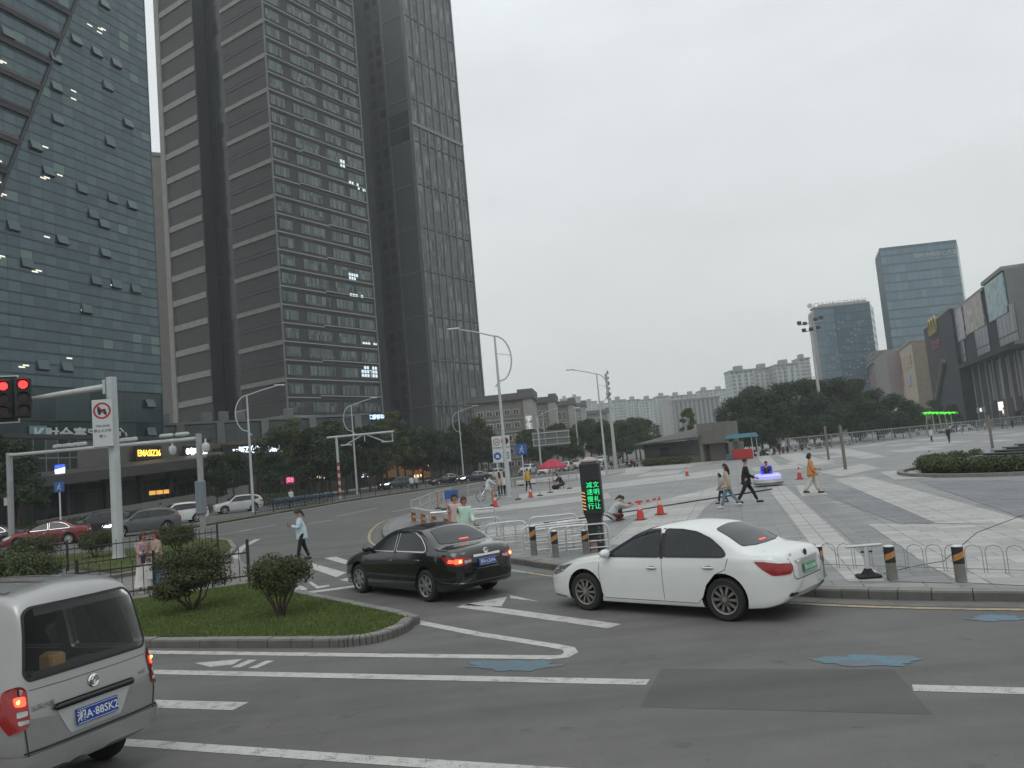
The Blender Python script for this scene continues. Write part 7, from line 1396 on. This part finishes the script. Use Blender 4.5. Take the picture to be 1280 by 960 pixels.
# bicycle under the seated rider
p = G(611, 626, PZ); bk = thing('bicycle', 'bicycle carrying the rider in white by the sign board', 'bicycle', (*p, PZ), R(20))
def bicycle(bk, col):
    for x in (-.52, .52): m = MB(); m.lathe([(.31, -.02), (.335, 0), (.31, .02), (.30, 0)], 24, 0, Matrix.Translation((x, 0, .335)) @ Matrix.Rotation(R(90), 4, 'X'), True, True); [m.tube([(x, 0, .335), (x + .3 * math.cos(q), 0, .335 + .3 * math.sin(q))], .004, 4) for q in [k * math.pi / 5 for k in range(10)]]; m.build('wheel', M_TRIM, bk)
    MB().tube([(-.52, 0, .335), (-.05, 0, .30), (.38, 0, .8), (-.16, 0, .78), (-.52, 0, .335)], .018, 6).tube([(-.05, 0, .3), (-.2, 0, .92)], .017, 6).tube([(.52, 0, .335), (.36, 0, .98)], .018, 6).build('frame', col, bk); MB().tube([(.3, .26, 1.0), (.36, 0, 1.02), (.3, -.26, 1.0)], .014, 6).build('handlebar', M_GPOLE, bk); MB().rbox((-.21, 0, .95), (.26, .15, .06), .03).build('saddle', M_TRIM, bk)
bicycle(bk, M_CHROME)
# rows of hire bikes and scooters
hire = thing('hire_bike', 'blue hire bike nearest the verge fence', 'bicycle', (0, 0, 0), 0, 'blue hire bikes behind the verge fence'); bicycle(hire, pbr('bike_blue', (.03, .08, .16), .4, var=.05)); MB().rbox((.5, 0, .85), (.25, .3, .22), .03).build('basket', bpy.data.materials['bike_blue'], hire)
first = True
for i in range(16):
    s = i / 15; u = 372 + 70 * s; v = 635.5 - 9.5 * s; p = G(u, v); p = Vector((p[0] - 2.6, p[1] + .9, .0)); lab = 'blue hire bike, %s of the row behind the verge fence' % (['first', 'second', 'third', 'fourth', 'fifth', 'sixth', 'seventh', 'eighth', 'ninth', 'tenth', 'eleventh', 'twelfth', 'thirteenth', 'fourteenth', 'fifteenth', 'last'][i])
    if i == 0: hire.location = p; hire.rotation_euler.z = R(-30); hire['label'] = lab
    else: copy_tree(hire, p, R(-30 + rnd.uniform(-8, 8)), lab)
sc = thing('scooter', 'parked scooter', 'scooter', (0, 0, 0), 0, 'scooters parked by the kiosk'); P_SC = pbr('scooter_paint', (.02, .02, .022), .35, var=.05, coat=.6)
for x in (-.6, .6): m = MB(); m.lathe([(.17, -.05), (.24, -.04), (.25, 0), (.24, .04), (.17, .05)], 18, 0, Matrix.Translation((x, 0, .25)) @ Matrix.Rotation(R(90), 4, 'X'), True, True); m.build('wheel', M_TYRE, sc)
MB().rbox((-.4, 0, .55), (.8, .3, .3), .1).rbox((.1, 0, .3), (.5, .28, .1), .03).tube([(.62, 0, .25), (.42, 0, .95)], .05, 8).rbox((.45, 0, .65), (.12, .36, .6), .05).build('body', P_SC, sc); MB().rbox((-.35, 0, .76), (.7, .26, .12), .05).build('seat', M_TRIM, sc); MB().tube([(.36, .32, 1.02), (.42, 0, .98), (.36, -.32, 1.02)], .02, 6).build('handlebar', M_TRIM, sc); MB().ball((.52, 0, .9), .07, .1, .08, 10).build('headlight', M_CLEAR, sc)
cols = [('black', {}), ('white', dict(scooter_paint=P_WHITE)), ('red', dict(scooter_paint=PC['red'])), ('grey', dict(scooter_paint=PC['silver']))]
for i, (u, y) in enumerate([(942, 104), (947, 104.5), (952, 103), (957, 104), (962, 103), (967, 104), (979, 108), (985, 109), (994, 112), (1003, 113), (1012, 115), (1024, 117), (1040, 119), (1062, 122)]):
    p = at(u, 565, y); cn, sw = cols[(0, 1, 0, 0, 1, 0, 2, 0, 3, 0, 1, 2, 0, 3)[i]]; lab = '%s scooter, %s from the kiosk along the far plaza edge' % (cn, ['first', 'second', 'third', 'fourth', 'fifth', 'sixth', 'seventh', 'eighth', 'ninth', 'tenth', 'eleventh', 'twelfth', 'thirteenth', 'last'][i])
    if i == 0: sc.location = (p.x, p.y, 0); sc.rotation_euler.z = R(60); sc['label'] = lab
    else: copy_tree(sc, (p.x, p.y, 0), R(60 + rnd.uniform(-25, 25)), lab, None, sw)
for i in range(12):
    u = 748 + i * 4.3; p = at(u, 585 - i * .3, 112); copy_tree(sc, (p.x, p.y, 0), R(100 + rnd.uniform(-25, 25)), 'scooter left of the station entrance, %s from the lit pillar' % ['first', 'second', 'third', 'fourth', 'fifth', 'sixth', 'seventh', 'eighth', 'ninth', 'tenth', 'eleventh', 'last'][i], None, cols[i % 4][1])['group'] = 'scooters parked left of the station'
# glowing bumper car with its driver
p = G(961, 607, PZ); bc = thing('bumper_car', 'toy bumper car glowing violet blue on the plaza', 'bumper car', (*p, PZ), R(-104))
M_BC = glow('bumper_glow', (.42, .4, 1.), .55, (.4, .42, .6)); M_BCB = glow('bumper_core', (.05, .05, .9), .8, (.05, .05, .3))
MB().prism([(.85 * math.cos(R(q)) * (1.0), .72 * math.sin(R(q)) * (1 if abs(math.sin(R(q))) < .9 else .98)) for q in range(0, 360, 15)], .08, .36).build('bumper', pbr('bumper_white', (.5, .5, .52), .5, var=.1), bc)
MB().lathe([(.9, .10), (.98, .2), (.9, .3)], 28, 0, Matrix.Diagonal((.95, .82, 1, 1))).build('rubber_ring', M_GPOLE, bc); MB().lathe([(.80, .36), (.84, .5), (.72, .62), (.58, .6), (.55, .4)], 28, 0, Matrix.Diagonal((.95, .82, 1, 1)), True, True).build('light_ring', M_BC, bc); MB().rbox((.45, 0, .5), (.25, .5, .3), .08).build('nose', M_BCB, bc)
MB().rbox((-.25, 0, .42), (.5, .6, .14), .05).rbox((-.5, 0, .72), (.14, .6, .6), .06).build('seat', M_BCB, bc); MB().tube([(.45, 0, .6), (.2, 0, .82)], .025, 6).lathe([(.13, -.015), (.15, 0), (.13, .015), (.12, 0)], 16, 0, Matrix.Translation((.2, 0, .82)) @ Matrix.Rotation(R(60), 4, 'Y'), True, True).build('steering_wheel', M_TRIM, bc); MB().box(.78, .80, -.35, .35, .14, .24).build('front_panel', pbr('panel_cream', (.5, .42, .25), .5, var=.1), bc)
person('person in dark jacket driving the glowing bumper car', (bc.matrix_basis @ Vector((-.25, 0, 0))).xy, R(-104), 1.66, ((88, 40), (88, 40)), ((60, 30), (70, 30)), -4, 0, C('darkjacket', (.02, .024, .04)), C('black', (.012, .012, .014)), sit=.44, female=False)
# ---------------------------------------------------------------- trees, shrubs, grass
def leafmat(name, c1, c2, c3=None):
    m = bpy.data.materials.new(name); m.use_nodes = True; g = G_(m); b = g.N['Principled BSDF']
    gi = g.n('ShaderNodeNewGeometry'); tc = g.n('ShaderNodeTexCoord').outputs['Object']; n1 = g.noise(tc, 1.2, 3, .6); oi = g.n('ShaderNodeObjectInfo').outputs['Random']
    f = g.math('ADD', g.math('MULTIPLY', gi.outputs['Random Per Island'], .65), g.math('MULTIPLY', g.rng(n1, .3, .7, 0, 1), .35))
    h = g.n('ShaderNodeHueSaturation'); g.L.new(g.mix(f, c1, c2), h.inputs['Color']); g.L.new(g.rng(oi, 0, 1, .85, 1.18), h.inputs['Value']); g.L.new(g.rng(oi, 0, 1, .485, .512), h.inputs['Hue'])
    g.L.new(h.outputs[0], b.inputs['Base Color']); b.inputs['Roughness'].default_value = .6; b.inputs['Specular IOR Level'].default_value = .25
    tl = g.n('ShaderNodeBsdfTranslucent'); g.L.new(h.outputs[0], tl.inputs[0]); ms_ = g.n('ShaderNodeMixShader'); ms_.inputs[0].default_value = .18; g.L.new(b.outputs[0], ms_.inputs[1]); g.L.new(tl.outputs[0], ms_.inputs[2]); g.L.new(ms_.outputs[0], g.N['Material Output'].inputs[0])
    return m
M_LEAFD = leafmat('leaf_dark', (.018, .031, .016), (.05, .076, .033)); M_LEAFM = leafmat('leaf_mid', (.03, .05, .02), (.075, .105, .042)); M_LEAFY = leafmat('leaf_yellowgreen', (.06, .082, .024), (.12, .15, .05)); M_LEAFS = leafmat('leaf_shrub', (.038, .052, .02), (.1, .12, .05)); M_BARK = pbr('bark', (.07, .055, .042), .9, var=.3, scale=8, bump=.8, bscale=20)
def leaves(seed, clumps, n, size, squash=.8, shellb=.55):
    """leaf quads scattered in many overlapping clumps (centre, radius): a mesh whose outline is uneven and has gaps"""
    r = random.Random(seed); vs = []; fs = []
    wts = [c[1] ** 2 for c in clumps]; tot = sum(wts)
    for (c, rad), w in zip(clumps, wts):
        for _ in range(int(n * w / tot)):
            d = Vector((r.gauss(0, 1), r.gauss(0, 1), r.gauss(0, 1))).normalized(); q = rad * (shellb + (1.06 - shellb) * r.random() ** .7) * (1 + .18 * r.gauss(0, 1) * (r.random() < .3))
            p = Vector(c) + Vector((d.x, d.y, d.z * squash)) * q
            a = (d + Vector((r.gauss(0, .6), r.gauss(0, .6), r.gauss(0, .6) + .25))).normalized(); t = a.orthogonal().normalized(); t = (Quaternion(a, r.random() * 6.3) @ t); b = a.cross(t); s = size * r.uniform(.6, 1.3); k = len(vs)
            vs += [p - t * s, p - b * s * .42 + a * s * .12, p + t * s, p + b * s * .42 + a * s * .12]; fs.append((k, k + 1, k + 2, k + 3))
    me = bpy.data.meshes.new('leaves'); me.from_pydata(vs, [], fs); return me
def tree_data(seed, h, rad, n, leaf, mat_, trunk_h, narrow=1., loose=False):
    r = random.Random(seed); cl = []; z0 = trunk_h; limbs = MB(); tops = []
    tp = [Vector((0, 0, 0)), Vector((r.uniform(-.1, .1), r.uniform(-.1, .1), trunk_h * .6)), Vector((r.uniform(-.2, .2), r.uniform(-.2, .2), trunk_h * 1.15)), Vector((r.uniform(-.4, .4), r.uniform(-.4, .4), h * .8))]
    limbs.tube(tp, [h * .022, h * .017, h * .014, h * .004], 8)
    for i in range(26):
        q = r.random() * 6.28; z = z0 + (h - z0) * (r.random() ** .85); f = 1 - ((z - z0) / (h - z0) - .38) ** 2 * 2.1; f = max(.22, f); d = rad * f * math.sqrt(r.random()) * .85
        c = Vector((math.cos(q) * d, math.sin(q) * d, z)); cr = rad * r.uniform(.2, .38) * (1 if not loose else .75); c.z = min(c.z, h - cr * .7); cl.append((c, cr))
        if i % 2 == 0: s = tp[2].lerp(tp[3], r.random() * .6) if z > trunk_h else tp[2]; limbs.tube([s, s.lerp(c, .5) + Vector((0, 0, -.15)), c], [h * .008, h * .005, h * .002], 5)
    me = leaves(seed, cl, n, leaf); me.materials.append(mat_); return me, limbs.mesh('trunk', M_BARK)
def tree(D, loc, label, group, s=1., rz=None, name='tree', sz=None, mat_=None):
    t = thing(name, label, 'tree', loc, rnd.random() * 6.3 if rz is None else rz, group); t.scale = (s, s, sz or s)
    for nm, me in zip(('crown', 'trunk'), D):
        o = bpy.data.objects.new(nm, me); COL.objects.link(o); o.parent = t
        if mat_ and nm == 'crown': o.material_slots[0].link = 'OBJECT'; o.material_slots[0].material = mat_
    return t
TA = [tree_data(11 + i, 8.2, 3.1, 5200, .2, M_LEAFD, 2.3) for i in range(3)]; TB = [tree_data(31 + i, 12.5, 5.0, 6500, .3, M_LEAFD, 2.6) for i in range(3)]; TY = [tree_data(51 + i, 9.5, 2.2, 2600, .17, M_LEAFY, 2.4, loose=True) for i in range(2)]
# avenue trees behind the verge
AV = [(270, 84, 'A'), (292, 90, 'A'), (345, 92, 'A'), (372, 96, 'Y'), (388, 96, 'A'), (412, 99, 'A'), (433, 104, 'A'), (462, 104, 'A'), (484, 113, 'Y'), (497, 118, 'Y'), (517, 122, 'A'), (540, 126, 'A'), (563, 130, 'A'), (587, 137, 'A'), (604, 140, 'Y'), (612, 150, 'A')]
AV2 = [(356, 94), (402, 101), (423, 103), (447, 106), (473, 110), (507, 121), (529, 126), (552, 130), (575, 136), (596, 141)]
for i, (u, y) in enumerate(AV2):
    p = at(u, 600, y + 4); tree(TA[(i + 1) % 3], (p.x, p.y, 0), 'fresher green avenue tree of the back row, %s from the camera post' % ['first', 'second', 'third', 'fourth', 'fifth', 'sixth', 'seventh', 'eighth', 'ninth', 'last'][i], 'trees along the service lane', rnd.uniform(1.0, 1.25), mat_=M_LEAFM)
for i, (u, y, k) in enumerate(AV):
    p = at(u, 600, y); D = (TA if k == 'A' else TY)[i % (3 if k == 'A' else 2)]; s = rnd.uniform(1.0, 1.18) * (1.0 if k == 'A' else 1.1) * (.7 if i < 3 else .95)
    tree(D, (p.x, p.y, 0), ('round dark avenue tree' if k == 'A' else 'taller loose yellow green avenue tree') + ', %s from the camera post' % ['first', 'second', 'third', 'fourth', 'fifth', 'sixth', 'seventh', 'eighth', 'ninth', 'tenth', 'eleventh', 'twelfth', 'thirteenth', 'fourteenth', 'fifteenth', 'last'][i], 'trees along the service lane', s)
for i, (u, y, s) in enumerate([(-8, 62, 1.05), (22, 64, .95)]): p = at(u, 620, y); tree(TA[i], (p.x, p.y, 0), ['dark tree at the left frame edge behind gantry post', 'dark tree beside the gantry post', 'dark tree outside left of the gantry'][i], 'trees before the glass tower', s)
for i in range(20):
    u = 640 + i * 9 + rnd.uniform(-3, 3); y = 150 + rnd.uniform(-18, 60); p = at(u, 565, y); vt = 540 if u < 680 else 533 if u < 720 else 529; vt -= (u - 640) * .03; hh = ztop(u, vt + rnd.uniform(-3, 6), y)
    tree(TA[i % 3] if i % 4 else TB[i % 3], (p.x, p.y, 0), 'street tree of the middle distance, number %s from the sign board' % ['one', 'two', 'three', 'four', 'five', 'six', 'seven', 'eight', 'nine', 'ten', 'eleven', 'twelve', 'thirteen', 'fourteen', 'fifteen', 'sixteen', 'seventeen', 'eighteen', 'nineteen', 'twenty'][i], 'street trees before the dormitories', max(.6, hh / (8.2 if i % 4 else 12.5)), mat_=M_LEAFM)
p = at(866, 570, 125); tree(TY[0], (p.x, p.y, 0), 'slender young tree rising behind the station roof', None, ztop(866, 510, 125) / 9.5)
WD = [(925, 128, 496), (945, 140, 488), (962, 132, 484), (985, 150, 478), (1008, 138, 476), (1030, 155, 472), (1052, 142, 472), (1075, 152, 474), (1098, 140, 482), (1120, 150, 492), (1138, 142, 500), (935, 118, 520), (965, 120, 524), (1000, 124, 520), (1035, 128, 516), (1070, 130, 514), (1105, 132, 512), (1130, 134, 512), (952, 160, 482), (1018, 165, 474), (1065, 168, 474), (1150, 160, 505)]
for i, (u, y, v) in enumerate(WD):
    p = at(u, 550, y); hh = ztop(u, v, y); tree(TB[i % 3], (p.x, p.y, 0), 'big dark tree of the plaza wood, standing %s' % ['at its left end', 'second along the skyline', 'third along the skyline', 'fourth along the skyline', 'left of the floodlight mast', 'behind the floodlight mast', 'right of the floodlight mast', 'fourth from its right end', 'third from its right end', 'second from its right end', 'at its right end', 'low in front at the left', 'low behind the scooters', 'low left of the mast foot', 'low at the mast foot', 'low right of the mast foot', 'low before the store', 'low beside the neon palms', 'far back on the left', 'far back in the middle', 'far back on the right', 'far back by the dark mall block'][i], 'dark trees of the plaza wood', hh / 12.5)
for i, (u, y, v) in enumerate([(1170, 175, 500), (1195, 178, 505), (1277, 150, 512)]): p = at(u, 535, y); tree(TA[i], (p.x, p.y, 0), ['dark tree behind the neon palms', 'dark tree right of the neon palms', 'dark tree by the mall entrance at the right frame edge'][i], 'trees before the mall', ztop(u, v, y) / 8.2)
# clipped shrubs on the islands
def shrub_data(seed, w, h, stem, n=9000, leaf=.034):
    r = random.Random(seed); cl = [(Vector((0, 0, h * .62)), w * .36)]
    for i in range(22): q = r.random() * 6.28; d = w * .5 * math.sqrt(r.random()) * .72; z = stem + (h - stem) * (.22 + .56 * r.random()); cl.append((Vector((math.cos(q) * d, math.sin(q) * d, z)), w * r.uniform(.14, .22)))
    me = leaves(seed, cl, n, leaf, .72, .3); me.materials.append(M_LEAFS); st = MB()
    for i in range(7): q = i * .9 + r.random() * .4; a = Vector((math.cos(q) * .05, math.sin(q) * .05, 0)); b = Vector((math.cos(q) * w * .17, math.sin(q) * w * .17, stem)); c = Vector((math.cos(q) * w * .33, math.sin(q) * w * .33, stem + (h - stem) * .55)); st.tube([a, a.lerp(b, .5) + Vector((0, 0, .05)), b, c], [.024, .02, .017, .006], 6)
    return me, st.mesh('stem', M_BARK)
S1 = shrub_data(5, 1.62, 1.5, .26, 15000); S2 = shrub_data(6, 1.3, 1.22, .38, 9500); S3 = shrub_data(8, 2.0, 1.25, .45, 9000, .05); S4 = shrub_data(9, 2.3, 1.2, .3, 9000, .055)
def shrub(D, u, v, label, s=1., z=.11):
    t = thing('shrub', label, 'shrub', (*G(u, v, z), z), rnd.random() * 6, 'clipped shrubs on the traffic islands'); t.scale = (s,) * 3
    for nm, me in zip(('foliage', 'stem'), D): o = bpy.data.objects.new(nm, me); COL.objects.link(o); o.parent = t
shrub(S1, 240, 764, 'large round clipped shrub nearest the minivan on the front lawn'); shrub(S2, 351, 771, 'smaller shrub with bare stems at the tip side of the front lawn')
shrub(S3, 221, 690, 'shrub behind the two women in floral and tan', .92); shrub(S3, 119, 697, 'mushroom shaped shrub at the foot of the white mast', .92); shrub(S4, 42, 704, 'wide shrub below the dark red sedan', .95); shrub(S4, 30, 740, 'wide dark shrub above the minivan roof', 1.0); shrub(S4, -20, 738, 'wide shrub at the left frame edge behind the minivan', 1.0)
p = at(822, 600, 112)
def hedge(name, label, pts, w, h, z, n, leaf, mat_=M_LEAFS, cat='hedge'):
    """clipped hedge following a line"""
    cl = []; r = random.Random(len(pts) * 7 + int(w * 10)); a0 = Vector((*pts[0], 0))
    for i in range(len(pts) - 1):
        a, b = Vector(pts[i]), Vector(pts[i + 1]); k = max(1, int((b - a).length / (w * .2)))
        for j in range(k): q = a.lerp(b, j / k); cl.append((Vector((q.x + r.uniform(-.1, .1) * w, q.y + r.uniform(-.1, .1) * w, h * .5)) - a0, min(w * .5, h * .62)))
    me = leaves(3, cl, n, leaf, h / max(.01, 2 * min(w * .5, h * .62)) if h < w else 1, .5); me.materials.append(mat_)
    t = thing(name, label, cat, (*pts[0], z)); o = bpy.data.objects.new('foliage', me); COL.objects.link(o); o.parent = t
pcx, pcy = G(1262, 590, PZ); ring = [(pcx + 4.6 + 6.4 * math.cos(R(q)), pcy + 2.4 + 6.2 * math.sin(R(q))) for q in range(100, 305, 12)]
hedge('hedge', 'clipped dark hedge ringing the stepped fountain on the plaza', ring, 1.9, .72, PZ + .1, 26000, .07)
kerb('planter_kerb', [(pcx + 4.6 + 7.4 * math.cos(R(q)), pcy + 2.4 + 7.2 * math.sin(R(q))) for q in range(90, 320, 8)], .3, .3)
hedge('hedge', 'low hedge below the glazing of the station entrance', [tuple((so1 + (so2 - so1) * f + Vector((0, -1.2, 0))).xy) for f in (.05, .3, .55)], 1.0, 1.0, PZ, 4000, .12)
hedge('hedge', 'low yellow green hedge in front of the ramp wall', [(-47, 62), (-42, 70), (-39, 82)], 1.2, 1.0, 0, 5000, .11, M_LEAFY); hedge('hedge', 'dark hedge strip behind the queued dark cars', [(-40, 62), (-35, 72), (-31, 84)], 1.0, .9, 0, 4000, .11)
hedge('hedge', 'bushy green planting behind the silver SUV', [(-29, 84), (-26, 96)], 1.4, 1.3, 0, 3500, .12, M_LEAFM)
# lawn grass
def grass(polys, n, hmin, hmax, name='grass'):
    vs = []; fs = []; r = random.Random(4)
    for poly, cnt in polys:
        x0 = min(p[0] for p in poly); x1 = max(p[0] for p in poly); y0 = min(p[1] for p in poly); y1 = max(p[1] for p in poly); c = 0; tries = 0
        while c < cnt and tries < cnt * 8:
            tries += 1; x, y = r.uniform(x0, x1), r.uniform(y0, y1); ins = False
            for i in range(len(poly)):
                a, b = poly[i], poly[(i + 1) % len(poly)]
                if (a[1] > y) != (b[1] > y) and x < (b[0] - a[0]) * (y - a[1]) / (b[1] - a[1]) + a[0]: ins = not ins
            if not ins: continue
            c += 1; q = r.random() * 6.28; h = r.uniform(hmin, hmax); w = .012; k = len(vs); dx_, dy_ = math.cos(q) * w, math.sin(q) * w; lx, ly = r.gauss(0, .4) * h, r.gauss(0, .4) * h
            vs += [(x - dx_, y - dy_, .11), (x + dx_, y + dy_, .11), (x + lx, y + ly, .112 + h)]; fs.append((k, k + 1, k + 2))
    me = bpy.data.meshes.new(name); me.from_pydata(vs, [], fs); me.materials.append(leafmat('grass_blade', (.075, .11, .028), (.15, .19, .06))); o = bpy.data.objects.new(name, me); COL.objects.link(o); tag(o, kind='stuff')
inA = [tuple(p) for p in ins[1:-1]]; grass([(inA, 75000), ([tuple(p) for p in insB[1:-1]], 20000), ([tuple(p) for p in vg] + [tuple(p) for p in vo_[::-1]], 22000)], 0, .03, .065)
